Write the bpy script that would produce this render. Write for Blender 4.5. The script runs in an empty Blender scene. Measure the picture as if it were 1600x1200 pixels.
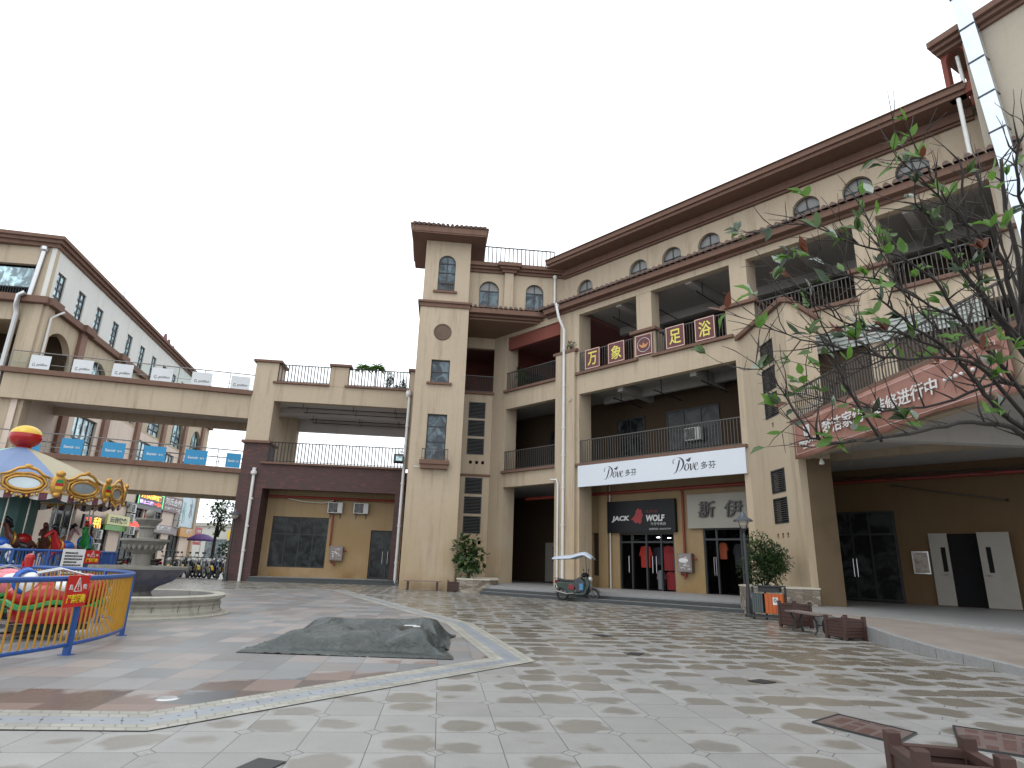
import bpy, bmesh, math, random
from mathutils import Vector, Matrix, noise
R=math.radians; PI=math.pi
rnd=random.Random(7)
S=bpy.context.scene; COL=S.collection
# ---------------------------------------------------------------- camera, sky, sun, exposure
CF,CP,CR,CH=958.17,R(16.3886),R(1.81383),1.3
cam=bpy.data.cameras.new('camera'); cam.sensor_width=36; cam.lens=CF/1600*36; cam.clip_start=.05; cam.clip_end=3000
co=bpy.data.objects.new('camera',cam); COL.objects.link(co); S.camera=co
co.matrix_world=Matrix.Translation((0,0,CH))@Matrix.Rotation(PI/2+CP,4,'X')@Matrix.Rotation(CR,4,'Z')
def ray(px,py):
    x=(px-800)/CF; y=-(py-600)/CF
    c,s=math.cos(CR),math.sin(CR); x,y=c*x-s*y,s*x+c*y
    c,s=math.cos(CP),math.sin(CP); return Vector((x,c-s*y,s+c*y))
def G(px,py,z=0.0):
    v=ray(px,py); t=(z-CH)/v.z; return Vector((v.x*t,v.y*t,z))
def at(px,py,Y):
    v=ray(px,py); t=Y/v.y; return Vector((v.x*t,Y,CH+v.z*t))
W=bpy.data.worlds.new('World'); S.world=W; W.use_nodes=True
nt=W.node_tree; bg=nt.nodes['Background']
sky=nt.nodes.new('ShaderNodeTexSky'); sky.sky_type='NISHITA'; sky.sun_disc=False
SUN_EL,SUN_AZ=R(62),R(200)
sky.sun_elevation=SUN_EL; sky.sun_rotation=SUN_AZ; sky.dust_density=1.5; sky.air_density=1.0
hs=nt.nodes.new('ShaderNodeHueSaturation'); hs.inputs['Saturation'].default_value=.12
nt.links.new(sky.outputs[0],hs.inputs['Color']); mx=nt.nodes.new('ShaderNodeMix'); mx.data_type='RGBA'; mx.inputs[0].default_value=.93; nt.links.new(hs.outputs[0],mx.inputs[6]); mx.inputs[7].default_value=(9.7,10.2,10.6,1)  # closed cloud cover evens the sky out
nt.links.new(mx.outputs[2],bg.inputs[0]); bg.inputs[1].default_value=.12
sun=bpy.data.lights.new('sun','SUN'); sun.energy=.5; sun.angle=R(30); sun.color=(1,.96,.9)
so=bpy.data.objects.new('sun',sun); COL.objects.link(so)
sd=Vector((math.sin(SUN_AZ)*math.cos(SUN_EL),math.cos(SUN_AZ)*math.cos(SUN_EL),math.sin(SUN_EL)))
so.rotation_euler=sd.to_track_quat('Z','Y').to_euler()
S.view_settings.view_transform='Standard'; S.view_settings.look='None'; S.view_settings.exposure=.5; S.view_settings.gamma=1
# ---------------------------------------------------------------- node helpers
class X:
    def __init__(s,nt,sock): s.nt=nt; s.k=sock
    def _m(s,op,*a,clamp=False):
        n=s.nt.nodes.new('ShaderNodeMath'); n.operation=op; n.use_clamp=clamp
        for i,v in enumerate((s,)+a):
            if isinstance(v,X): s.nt.links.new(v.k,n.inputs[i])
            else: n.inputs[i].default_value=v
        return X(s.nt,n.outputs[0])
    def __add__(s,o): return s._m('ADD',o)
    def __sub__(s,o): return s._m('SUBTRACT',o)
    def __mul__(s,o): return s._m('MULTIPLY',o)
    def __truediv__(s,o): return s._m('DIVIDE',o)
    def abs(s): return s._m('ABSOLUTE')
    def floor(s): return s._m('FLOOR')
    def frac(s): return s._m('FRACT')
    def lt(s,o): return s._m('LESS_THAN',o)
    def gt(s,o): return s._m('GREATER_THAN',o)
    def min(s,o): return s._m('MINIMUM',o)
    def max(s,o): return s._m('MAXIMUM',o)
    def mod(s,o): return s._m('FLOORED_MODULO',o)
    def rsub(s,o): return (s*-1.0)+o
    def ss(s,a,b):
        n=s.nt.nodes.new('ShaderNodeMapRange'); n.interpolation_type='SMOOTHSTEP'
        s.nt.links.new(s.k,n.inputs[0]); n.inputs[1].default_value=a; n.inputs[2].default_value=b
        return X(s.nt,n.outputs[0])
def sep(nt,sock):
    n=nt.nodes.new('ShaderNodeSeparateXYZ'); nt.links.new(sock,n.inputs[0]); return [X(nt,o) for o in n.outputs]
def comb(nt,x,y,z=0.0):
    n=nt.nodes.new('ShaderNodeCombineXYZ')
    for i,v in enumerate((x,y,z)):
        if isinstance(v,X): nt.links.new(v.k,n.inputs[i])
        else: n.inputs[i].default_value=v
    return n.outputs[0]
def noi(nt,vec,scale,detail=3,rough=.55,dist=0):
    n=nt.nodes.new('ShaderNodeTexNoise'); n.inputs['Scale'].default_value=scale; n.inputs['Detail'].default_value=detail
    n.inputs['Roughness'].default_value=rough; n.inputs['Distortion'].default_value=dist
    if vec is not None: nt.links.new(vec,n.inputs['Vector'])
    return X(nt,n.outputs[0])
def wn(nt,vec):
    n=nt.nodes.new('ShaderNodeTexWhiteNoise'); n.noise_dimensions='3D'; nt.links.new(vec,n.inputs[0]); return X(nt,n.outputs[0])
def mixc(nt,f,a,b):
    n=nt.nodes.new('ShaderNodeMix'); n.data_type='RGBA'
    if isinstance(f,X): nt.links.new(f.k,n.inputs[0])
    else: n.inputs[0].default_value=f
    for i,v in ((6,a),(7,b)):
        if isinstance(v,(tuple,list)): n.inputs[i].default_value=(*v[:3],1)
        else: nt.links.new(v,n.inputs[i])
    return n.outputs[2]
def mulc(nt,col,f):
    n=nt.nodes.new('ShaderNodeVectorMath'); n.operation='SCALE'
    if isinstance(col,(tuple,list)): n.inputs[0].default_value=col[:3]
    else: nt.links.new(col,n.inputs[0])
    if isinstance(f,X): nt.links.new(f.k,n.inputs['Scale'])
    else: n.inputs['Scale'].default_value=f
    return n.outputs[0]
def newmat(name):
    m=bpy.data.materials.new(name); m.use_nodes=True; nt=m.node_tree; return m,nt,nt.nodes['Principled BSDF']
def bump(nt,b,h,strength=.3,dist=.01):
    n=nt.nodes.new('ShaderNodeBump'); n.inputs['Strength'].default_value=strength; n.inputs['Distance'].default_value=dist
    nt.links.new(h.k,n.inputs['Height']); nt.links.new(n.outputs[0],b.inputs['Normal'])
def pos(nt):
    return nt.nodes.new('ShaderNodeNewGeometry').outputs['Position']
MC={}
def mat(name,c,rough=.7,var=.1,scale=4.0,metal=0.0,bmp=0.0,emit=0.0,spec=.5,dirt=0.0,alpha=None):
    if name in MC: return MC[name]
    m,nt,b=newmat(name); MC[name]=m
    b.inputs['Roughness'].default_value=rough; b.inputs['Metallic'].default_value=metal; b.inputs['Specular IOR Level'].default_value=spec
    p=nt.nodes.new('ShaderNodeTexCoord').outputs['Object']
    n1=noi(nt,p,scale,4); col=mulc(nt,c,n1*(2*var)+(1-var))
    if dirt:
        n2=noi(nt,p,scale*.35,5,.65); col=mixc(nt,n2.ss(.5,.75)*dirt,col,(c[0]*.35,c[1]*.3,c[2]*.25))
    nt.links.new(col,b.inputs['Base Color'])
    if bmp: bump(nt,b,noi(nt,p,scale*12,3),bmp,.01)
    if emit:
        b.inputs['Emission Color'].default_value=(*c,1); b.inputs['Emission Strength'].default_value=emit
    return m
def stucco(name,c,streak=.35,grime=.25):
    m,nt,b=newmat(name); MC[name]=m
    p=pos(nt); x,y,z=sep(nt,p)
    big=noi(nt,p,.35,5,.6); fine=noi(nt,p,6,4)
    col=mulc(nt,c,big*.22+.89); col=mulc(nt,col,fine*.1+.95)
    sv=comb(nt,x*2.2,y*2.2,z*.16); st=noi(nt,sv,1.6,5,.65).ss(.48,.78)
    col=mixc(nt,st*streak,col,(c[0]*.55,c[1]*.5,c[2]*.45))
    crk=noi(nt,comb(nt,x*.6,y*.6,z*1.3),1.1,6,.7,.8); col=mixc(nt,((crk-.5).abs().lt(.0035))*.22*streak,col,(c[0]*.4,c[1]*.35,c[2]*.3))
    pt=noi(nt,p,.8,2,.4).ss(.6,.66); col=mixc(nt,pt*.10,col,(c[0]*1.12,c[1]*1.12,c[2]*1.14))
    lo_=(z*-1.0+7.0).ss(0.0,7.0); col=mixc(nt,lo_*grime*2.0*noi(nt,p,.5,4).ss(.25,.7),col,(c[0]*.86,c[1]*.76,c[2]*.58))
    # splash stain with a shape of its own near the pavement, orange-brown
    sp=(z*-1.0+1.1).ss(0.0,1.1)*noi(nt,p,1.1,5,.6).ss(.38,.7)
    col=mixc(nt,sp*grime*1.6,col,(c[0]*.62,c[1]*.46,c[2]*.3))
    nt.links.new(col,b.inputs['Base Color']); b.inputs['Roughness'].default_value=.9; b.inputs['Specular IOR Level'].default_value=.25
    bump(nt,b,noi(nt,p,60,3),.25,.006); return m
BEIGE=stucco('beige_stucco',(.44,.36,.268),.6,.32); YEL=stucco('ochre_stucco',(.345,.255,.152),.45,.5)
WHITEW=stucco('white_stucco',(.60,.60,.575),.3,0); PINK=stucco('pink_stucco',(.60,.50,.43),.3,.2)
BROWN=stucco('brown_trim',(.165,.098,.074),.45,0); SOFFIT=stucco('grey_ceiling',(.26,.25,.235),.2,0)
ROSE=stucco('rose_panel',(.20,.065,.05),.2,0); DKYEL=stucco('inner_wall_shaded',(.14,.092,.05),.3,.3)  # inner wall colour darkened for the shade of deep rooms
DKBR=stucco('inner_wall_deep_shade',(.055,.036,.022),.2,0)  # shade of the deepest rooms put into this wall colour
METAL=mat('rail_grey_metal',(.075,.07,.065),.5,.15,6,.3); DARKR=mat('rail_dark_metal',(.03,.028,.027),.6,.15,6,spec=.2)
BLACKM=mat('black_metal',(.02,.022,.025),.45,.2,8)
PVC=mat('white_pvc',(.62,.62,.60),.45,.08,3,dirt=.25); STEEL=mat('steel',(.55,.55,.56),.28,.1,5,1.0)
TILE=mat('roof_tile_brown',(.12,.075,.06),.75,.35,9,bmp=.3,dirt=.4)
GRAN=mat('grey_granite',(.25,.25,.25),.5,.25,30,dirt=.3); DGRAN=mat('dark_granite',(.045,.05,.052),.4,.25,30,dirt=.2)
WHITEP=mat('white_paint',(.72,.72,.71),.5,.05,4,dirt=.1); BLK=mat('black_matte',(.012,.012,.013),.8,.2,5,spec=.1)
DOORG=mat('door_leaf_grey',(.30,.275,.24),.6,.08,3,dirt=.15); DARKV=mat('painted_void_shade',(.015,.013,.011),.9,.2,3,spec=.1)  # near-black void colour stands in for shade inside shops and recesses
LGREY=mat('light_grey_paint',(.50,.50,.48),.5,.07,6,dirt=.2); RED=mat('pipe_red',(.22,.03,.02),.5,.15,6)
def glassmat(name,c=(.03,.04,.045),rough=.06,curt=0.0,sp=.7):
    m,nt,b=newmat(name); p=pos(nt)
    n1=noi(nt,p,1.4,4,.6,1.2); col=mixc(nt,n1.ss(.4,.65),c,(c[0]*4,c[1]*4.2,c[2]*4))  # lighter blotches put reflections into the pane colour
    nt.links.new(col,b.inputs['Base Color']); b.inputs['Roughness'].default_value=rough; b.inputs['Specular IOR Level'].default_value=sp
    return m
GLASS=glassmat('dark_glass'); GLASSB=glassmat('pale_blue_glass',(.16,.22,.25),.1); GLASSM=glassmat('tower_glass',(.035,.045,.055),.15,.0,.35); GLASSD=glassmat('shop_glass',(.010,.011,.012),.2,.0,.25)
CLEAR,ntc,bb=newmat('clear_glass'); bb.inputs['Transmission Weight'].default_value=1; bb.inputs['Roughness'].default_value=.02; bb.inputs['IOR'].default_value=1.05; bb.inputs['Base Color'].default_value=(.9,.97,.96,1)
def brickmat():
    m,nt,b=newmat('dark_red_brick'); x,y,z=sep(nt,pos(nt))
    br=nt.nodes.new('ShaderNodeTexBrick'); nt.links.new(comb(nt,x+y*.4,z,0.0),br.inputs['Vector'])
    br.inputs['Color1'].default_value=(.062,.032,.030,1); br.inputs['Color2'].default_value=(.085,.038,.034,1); br.inputs['Mortar'].default_value=(.035,.03,.03,1)
    br.inputs['Scale'].default_value=1; br.inputs['Brick Width'].default_value=.26; br.inputs['Row Height'].default_value=.075; br.inputs['Mortar Size'].default_value=.006; br.inputs['Bias'].default_value=-.1
    wv=wn(nt,comb(nt,((x+y*.4)/.26).floor(),(z/.075).floor(),0.0)); col=mixc(nt,wv.gt(.9)*.5,br.outputs[0],(.13,.045,.035))
    nt.links.new(col,b.inputs['Base Color']); b.inputs['Roughness'].default_value=.75
    return m
BRICK=brickmat()
def stonemat():
    m,nt,b=newmat('rough_stone_cladding'); x,y,z=sep(nt,pos(nt)); v=comb(nt,(x+y)*3.6,z*9.0,0.0)
    vo=nt.nodes.new('ShaderNodeTexVoronoi'); vo.inputs['Scale'].default_value=1; nt.links.new(v,vo.inputs['Vector'])
    vr=X(nt,vo.outputs['Color']); s0=sep(nt,vo.outputs['Color'])[0]
    vo2=nt.nodes.new('ShaderNodeTexVoronoi'); vo2.feature='DISTANCE_TO_EDGE'; nt.links.new(v,vo2.inputs['Vector']); vo2.inputs['Scale'].default_value=1
    e=X(nt,vo2.outputs['Distance']).lt(.04)
    col=mixc(nt,s0,(.13,.105,.08),(.34,.30,.25)); col=mixc(nt,e*.6,col,(.1,.08,.06))
    nt.links.new(col,b.inputs['Base Color']); b.inputs['Roughness'].default_value=.85; bump(nt,b,X(nt,vo2.outputs['Distance']).min(.15),.6,.05); return m
STONE=stonemat()
# ---------------------------------------------------------------- mesh helpers
class M:
    def __init__(s): s.v=[]; s.f=[]; s.m=[]; s.uv={}
    def add(s,vs,fs,mi=0):
        o=len(s.v); s.v+= [tuple(v) for v in vs]; s.f+=[tuple(i+o for i in f) for f in fs]; s.m+=[mi]*len(fs); return s
    def hexa(s,p,mi=0): # 8 points bottom 4, top 4
        return s.add(p,[(0,3,2,1),(4,5,6,7),(0,1,5,4),(1,2,6,5),(2,3,7,6),(3,0,4,7)],mi)
    def box(s,x0,x1,y0,y1,z0,z1,mi=0):
        return s.hexa([(x0,y0,z0),(x1,y0,z0),(x1,y1,z0),(x0,y1,z0),(x0,y0,z1),(x1,y0,z1),(x1,y1,z1),(x0,y1,z1)],mi)
    def obox(s,c,sx,sy,sz,ang=0,mi=0,tilt=None):
        m=Matrix.Rotation(ang,3,'Z')
        if tilt: m=m@tilt
        pts=[Vector(c)+m@Vector((a*sx/2,b*sy/2,z*sz/2)) for z in(-1,1) for a,b in((-1,-1),(1,-1),(1,1),(-1,1))]
        return s.hexa(pts,mi)
    def bx(s,F,s0,s1,d0,d1,z0,z1,mi=0):
        if s1<s0: s0,s1=s1,s0
        if d1<d0: d0,d1=d1,d0
        return s.hexa([F.p(s0,d1,z0),F.p(s1,d1,z0),F.p(s1,d0,z0),F.p(s0,d0,z0),F.p(s0,d1,z1),F.p(s1,d1,z1),F.p(s1,d0,z1),F.p(s0,d0,z1)],mi)
    def prism(s,poly,z0,z1,mi=0,ms=None):
        n=len(poly); z=lambda i,zz:zz(i) if callable(zz) else zz
        vs=[(p[0],p[1],z(i,z0)) for i,p in enumerate(poly)]+[(p[0],p[1],z(i,z1)) for i,p in enumerate(poly)]
        s.add(vs,[tuple(range(n))[::-1],tuple(range(n,2*n))],mi)
        return s.add(vs,[(i,(i+1)%n,(i+1)%n+n,i+n) for i in range(n)],mi if ms is None else ms)
    def fprism(s,F,poly,d0,d1,mi=0): # polygon in (s,z), extruded over d
        n=len(poly); vs=[F.p(a,d0,b) for a,b in poly]+[F.p(a,d1,b) for a,b in poly]
        return s.add(vs,[tuple(range(n)),tuple(range(n,2*n))[::-1]]+[(i,i+n,(i+1)%n+n,(i+1)%n) for i in range(n)],mi)
    def tube(s,pts,r,n=8,mi=0,caps=True):
        pts=[Vector(p) for p in pts]; rs=r if isinstance(r,(list,tuple)) else [r]*len(pts); o=len(s.v); up=None
        for i,p in enumerate(pts):
            d=(pts[min(i+1,len(pts)-1)]-pts[max(i-1,0)]).normalized()
            if up is None: up=d.orthogonal().normalized()
            up=(up-d*up.dot(d)); up=up.normalized() if up.length>1e-6 else d.orthogonal().normalized(); q=d.cross(up)
            for k in range(n):
                a=2*PI*k/n; s.v.append(tuple(p+(up*math.cos(a)+q*math.sin(a))*rs[i]))
        fs=[]
        for i in range(len(pts)-1):
            for k in range(n): fs.append((o+i*n+k,o+i*n+(k+1)%n,o+(i+1)*n+(k+1)%n,o+(i+1)*n+k))
        if caps: fs.append(tuple(o+k for k in range(n))[::-1]); fs.append(tuple(o+(len(pts)-1)*n+k for k in range(n)))
        s.f+=fs; s.m+=[mi]*len(fs); return s
    def lathe(s,prof,c,n=32,mi=0,sx=1,sy=1,mif=None):
        o=len(s.v)
        for r,z in prof:
            for k in range(n): a=2*PI*k/n; s.v.append((c[0]+r*sx*math.cos(a),c[1]+r*sy*math.sin(a),c[2]+z))
        for i in range(len(prof)-1):
            for k in range(n):
                s.f.append((o+i*n+k,o+i*n+(k+1)%n,o+(i+1)*n+(k+1)%n,o+(i+1)*n+k)); s.m.append(mif(i,k) if mif else mi)
        return s
    def ball(s,c,rx,ry=None,rz=None,n=16,mi=0,rot=None,mif=None):
        ry=ry or rx; rz=rz or rx; o=len(s.v); h=n//2
        for i in range(h+1):
            t=PI*i/h
            for k in range(n):
                a=2*PI*k/n; v=Vector((rx*math.sin(t)*math.cos(a),ry*math.sin(t)*math.sin(a),rz*math.cos(t)))
                if rot: v=rot@v
                s.v.append(tuple(Vector(c)+v))
        for i in range(h):
            for k in range(n): s.f.append((o+i*n+k,o+(i+1)*n+k,o+(i+1)*n+(k+1)%n,o+i*n+(k+1)%n)); s.m.append(mif(i,k) if mif else mi)
        return s
    def torus(s,c,R0,r,axis='Y',n=24,m=8,mi=0,rot=None):
        o=len(s.v)
        for i in range(n):
            a=2*PI*i/n
            for k in range(m):
                b=2*PI*k/m; q=(R0+r*math.cos(b)); v=Vector((q*math.cos(a),r*math.sin(b),q*math.sin(a)))
                if axis=='Z': v=Vector((v.x,v.z,v.y))
                if rot: v=rot@v
                s.v.append(tuple(Vector(c)+v))
        for i in range(n):
            for k in range(m): s.f.append((o+i*m+k,o+i*m+(k+1)%m,o+((i+1)%n)*m+(k+1)%m,o+((i+1)%n)*m+k)); s.m.append(mi)
        return s
    def build(s,name,mats,parent=None,smooth=False,bevel=0,uvf=None):
        if not isinstance(mats,(list,tuple)): mats=[mats]
        o0=Vector((0,0,0)); q=parent
        while q is not None: o0+=Vector(q.location); q=q.parent
        me=bpy.data.meshes.new(name); me.from_pydata([tuple(Vector(v)-o0) for v in s.v],[],s.f); 
        for m in mats: me.materials.append(m)
        me.polygons.foreach_set('material_index',s.m)
        bm=bmesh.new(); bm.from_mesh(me); bmesh.ops.recalc_face_normals(bm,faces=bm.faces); bm.to_mesh(me); bm.free()
        if smooth: me.polygons.foreach_set('use_smooth',[True]*len(me.polygons))
        if smooth and smooth!='all': me.set_sharp_from_angle(angle=R(40))
        o=bpy.data.objects.new(name,me); COL.objects.link(o); o.parent=parent
        if bevel:
            b=o.modifiers.new('bevel','BEVEL'); b.width=bevel; b.segments=2; b.limit_method='ANGLE'
        return o
class Fr:
    def __init__(s,o,h): s.o=Vector((o[0],o[1],0)); a=R(h); s.a=a; s.u=Vector((math.cos(a),math.sin(a),0)); s.n=Vector((math.sin(a),-math.cos(a),0))
    def p(s,a,d,z): return s.o+s.u*a+s.n*d+Vector((0,0,z))
def tag(o,label=None,cat=None,group=None,kind=None):
    if label: o['label']=label
    if cat: o['category']=cat
    if group: o['group']=group
    if kind: o['kind']=kind
    return o
def thing(name,label,cat,loc=(0,0,0),group=None):
    o=bpy.data.objects.new(name,None); o.empty_display_size=.2; COL.objects.link(o); o.location=loc
    return tag(o,label,cat,group)
def copytree(o,loc=None,rz=None,sc=None,label=None,parent=None):
    c=o.copy(); COL.objects.link(c)
    if parent is not None: c.parent=parent
    if loc is not None: c.location=loc
    if rz is not None: c.rotation_euler=(0,0,rz)
    if sc is not None: c.scale=(sc,sc,sc)
    if label: c['label']=label
    for ch in o.children: copytree(ch,parent=c)
    return c
def wall(m,F,s0,s1,z0,z1,holes,th=.25,d=0,mi=0):
    "wall from d-th to d with rectangular holes (a0,a1,b0,b1)"
    xs=sorted({s0,s1}|{h[i] for h in holes for i in(0,1) if s0<h[i]<s1})
    for a,b in zip(xs,xs[1:]):
        c=(a+b)/2; hs=sorted([(h[2],h[3]) for h in holes if h[0]<c<h[1]]); z=z0
        for u,v in hs:
            if u>z: m.bx(F,a,b,d-th,d,z,u,mi)
            z=max(z,v)
        if z<z1: m.bx(F,a,b,d-th,d,z,z1,mi)
def arch(m,F,s0,s1,zs,zt,th,d=0,mi=0,n=12):
    "fills the corners of a hole above springing zs so that it is arched"
    c=(s0+s1)/2; r=(s1-s0)/2; h=zt-zs
    for sg in(-1,1):
        P=[(c+sg*r,zt)]+[(c+sg*r*math.cos(PI/2*k/n),zs+h*math.sin(PI/2*k/n)) for k in range(n+1)]
        for k in range(1,n+1):
            m.fprism(F,[P[0],P[k],P[k+1]],d-th,d,mi)
def railing(F,s0,s1,z0,z1,d,parent,sp=.14,mt=None,name='railing',bw=.013):
    m=M(); m.bx(F,s0,s1,d-.03,d+.03,z1-.045,z1); m.bx(F,s0,s1,d-.015,d+.015,z0+.06,z0+.09)
    n=max(2,int((s1-s0)/sp))
    for i in range(n+1):
        s=s0+.02+(s1-s0-.04)*i/n; m.bx(F,s-bw,s+bw,d-bw,d+bw,z0,z1-.045)
    return m.build(name,mt or METAL,parent)
def window(F,s0,s1,z0,z1,d,parent,nx=2,nz=2,glass=None,fr=None,arc=False,t=.05,rails=None,head=False):
    fr=fr or BLACKM; w=M(); z1f=z1
    if arc:
        r=(s1-s0)/2; zs=z1-r; c=(s0+s1)/2
        pts=[(s0,z0),(s0,zs)]+[(c-r*math.cos(PI*k/14),zs+r*math.sin(PI*k/14)) for k in range(1,14)]+[(s1,zs),(s1,z0)]
        for a,b in zip(pts,pts[1:]+pts[:1]):
            w.tube([F.p(a[0],d,a[1]),F.p(b[0],d,b[1])],t*.6,4)
        for z in [z0+(zs-z0)*k/nz for k in range(1,nz+1)]: w.bx(F,s0,s1,d-t/2,d+t/2,z-t/2,z+t/2)
        for i in range(1,nx): 
            s=s0+(s1-s0)*i/nx; w.bx(F,s-t/2,s+t/2,d-t/2,d+t/2,z0,z1-.02)
        gp=pts
    else:
        for i in range(nx+1):
            s=s0+t/2+(s1-s0-t)*i/nx; w.bx(F,s-t/2,s+t/2,d-t/2,d+t/2,z0,z1)
        zz=rails if rails else [z0+t/2+(z1-z0-t)*k/nz for k in range(nz+1)]
        for z in zz: w.bx(F,s0,s1,d-t/2+.004,d+t/2-.004,z-t/2,z+t/2)
        gp=[(s0,z0),(s0,z1),(s1,z1),(s1,z0)]
    o=w.build('window',fr,parent)
    if arc and head:
        h_=M(); h_.fprism(F,[q for q in gp if q[1]>=zs-.001],d-.007,d-.003); h_.build('arch_pane',mat('arch_pane_reflection',(.19,.19,.185),.3,.35,1.2),o)  # upper pane paler: ceiling reflection put into its colour
    g=M(); g.fprism(F,gp,d-.02,d-.008); g.build('pane',glass or GLASS,o)
    return o
def text(F,s,z,d,body,size,mt,parent=None,name='lettering',bold=0.0,align='LEFT',ext=.004,shear=0,xs=1.0,flip=False):
    c=bpy.data.curves.new('t','FONT'); c.body=body; c.size=size; c.offset=bold; c.extrude=ext; c.align_x=align; c.shear=shear; c.resolution_u=3
    t=bpy.data.objects.new('t',c); COL.objects.link(t); bpy.context.view_layer.update()
    me=bpy.data.meshes.new_from_object(t.evaluated_get(bpy.context.evaluated_depsgraph_get())); bpy.data.objects.remove(t); 
    o=bpy.data.objects.new(name,me); COL.objects.link(o); me.materials.clear(); me.materials.append(mt)
    o0=Vector((0,0,0)); q=parent
    while q is not None: o0+=Vector(q.location); q=q.parent
    u,n=F.u,F.n
    for v in me.vertices:
        v.co=F.p(s+v.co.x*xs,d+v.co.z,z+v.co.y)-o0
    o.parent=parent; return o
def textc(F,s0,s1,z0,z1,d,body,mt,parent,bold=.01,**k):
    "text fitted into a rectangle"
    o=text(F,0,0,d,body,1.0,mt,parent,bold=bold,**k)
    o0=Vector((0,0,0)); q=parent
    while q is not None: o0+=Vector(q.location); q=q.parent
    vs=o.data.vertices; A=[(v.co+o0-F.o).dot(F.u) for v in vs]; B=[v.co.z+o0.z for v in vs]
    a0,a1,b0,b1=min(A),max(A),min(B),max(B)
    for v,a,b in zip(vs,A,B):
        na=s0+(a-a0)/(a1-a0)*(s1-s0); nb=z0+(b-b0)/(b1-b0)*(z1-z0)
        v.co+=F.u*(na-a); v.co.z+=nb-b
    return o
FA=Fr((1.9,31.49),-45.85); FT=Fr((-3.8,30.9),5.94); FL=Fr((-1.1,34.58),5.94); FB=Fr((-10.907,35.3),6.27)
FC=Fr((9.6,20.0),-86.76); FLf=Fr((-26.45,32.0),6); FLs=Fr((-26.45,32.0),101); FD=Fr((15.6,17.35),-61)
# ================================================================ ground
HG=R(5.94); PL=.35
def paving():
    m,nt,b=newmat('octagon_stone_paving'); x,y,z=sep(nt,pos(nt)); c,s=math.cos(HG),math.sin(HG)
    u=(x*c+y*s-.05)/.49; v=(y*c-x*s-.54)/.55
    iu,iv=(u+.5).floor(),(v+.5).floor(); du,dv=(u-iu).abs(),(v-iv).abs()      # distance to nearest grid vertex
    par=(iu+iv).mod(2.0).lt(.5)
    dm=du+dv; dia=(dm.lt(.15))*par; diaedge=((dm-.15).abs().lt(.012))*par
    joint=((du.lt(.007)).max(dv.lt(.0065)))*(dia*-1.0+1.0); joint=joint.max(diaedge)
    tu,tv=u.floor(),v.floor(); cell=comb(nt,tu,tv,3.0); rv=wn(nt,cell); fu,fv=u-tu,v-tv
    pv=comb(nt,x,y,0.0); fine=noi(nt,pv,55,3); med=noi(nt,pv,3.2,4,.6); low=noi(nt,pv,.28,3)
    # each slab holds damp on its near side, a soft brown patch; more and darker towards the shopfronts
    far=(y+x*.9).ss(5.5,16.0)
    cu=(wn(nt,comb(nt,tu,tv,5.0))-.5)*.36+.5; du_=fu-cu; ed_=fv-.10-wn(nt,comb(nt,tu,tv,9.0))*.55-(noi(nt,pv,2.2,2)-.5)*.5; e1=du_*du_*2.3+ed_*ed_*3.6
    pool=med*1.6+(rv-.5)*1.1+low*1.2-e1+far*.5+fine*.16-1.26
    wet=pool.ss(-.10,.22)*(dia*-.5+1.0)
    base=mixc(nt,rv,(.225,.222,.215),(.285,.283,.275)); base=mulc(nt,base,fine*.4+.8); base=mulc(nt,base,med*.3+.85)
    base=mixc(nt,dia*.7,base,mulc(nt,(.25,.245,.24),noi(nt,pv,70,2).ss(.35,.65)*.7+.65))
    colw=mixc(nt,noi(nt,pv,9,3),(.10,.082,.060),(.15,.128,.098)); colw=mulc(nt,colw,fine*.5+.75)
    blot=noi(nt,pv,1.9,5,.7).ss(.62,.72)*.35
    col=mixc(nt,blot,base,(.16,.14,.115)); col=mixc(nt,wet*(far*.40+.55),col,colw); col=mixc(nt,joint*.8,col,(.04,.038,.036))
    nt.links.new(col,b.inputs['Base Color'])
    rg=wet*-.16+.40+fine*.10+med*.08-far*.06; nt.links.new(rg.k,b.inputs['Roughness']); b.inputs['Specular IOR Level'].default_value=.5
    bump(nt,b,joint*-1.0+fine*.12+wn(nt,cell)*0.0,.35,.006)
    return m
PAVE=paving()
gm=M(); gm.add([(-400,-60,0),(400,-60,0),(400,900,0),(-400,900,0)],[(0,1,2,3)]); g=gm.build('plaza_paving',PAVE); tag(g,kind='structure')
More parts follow.
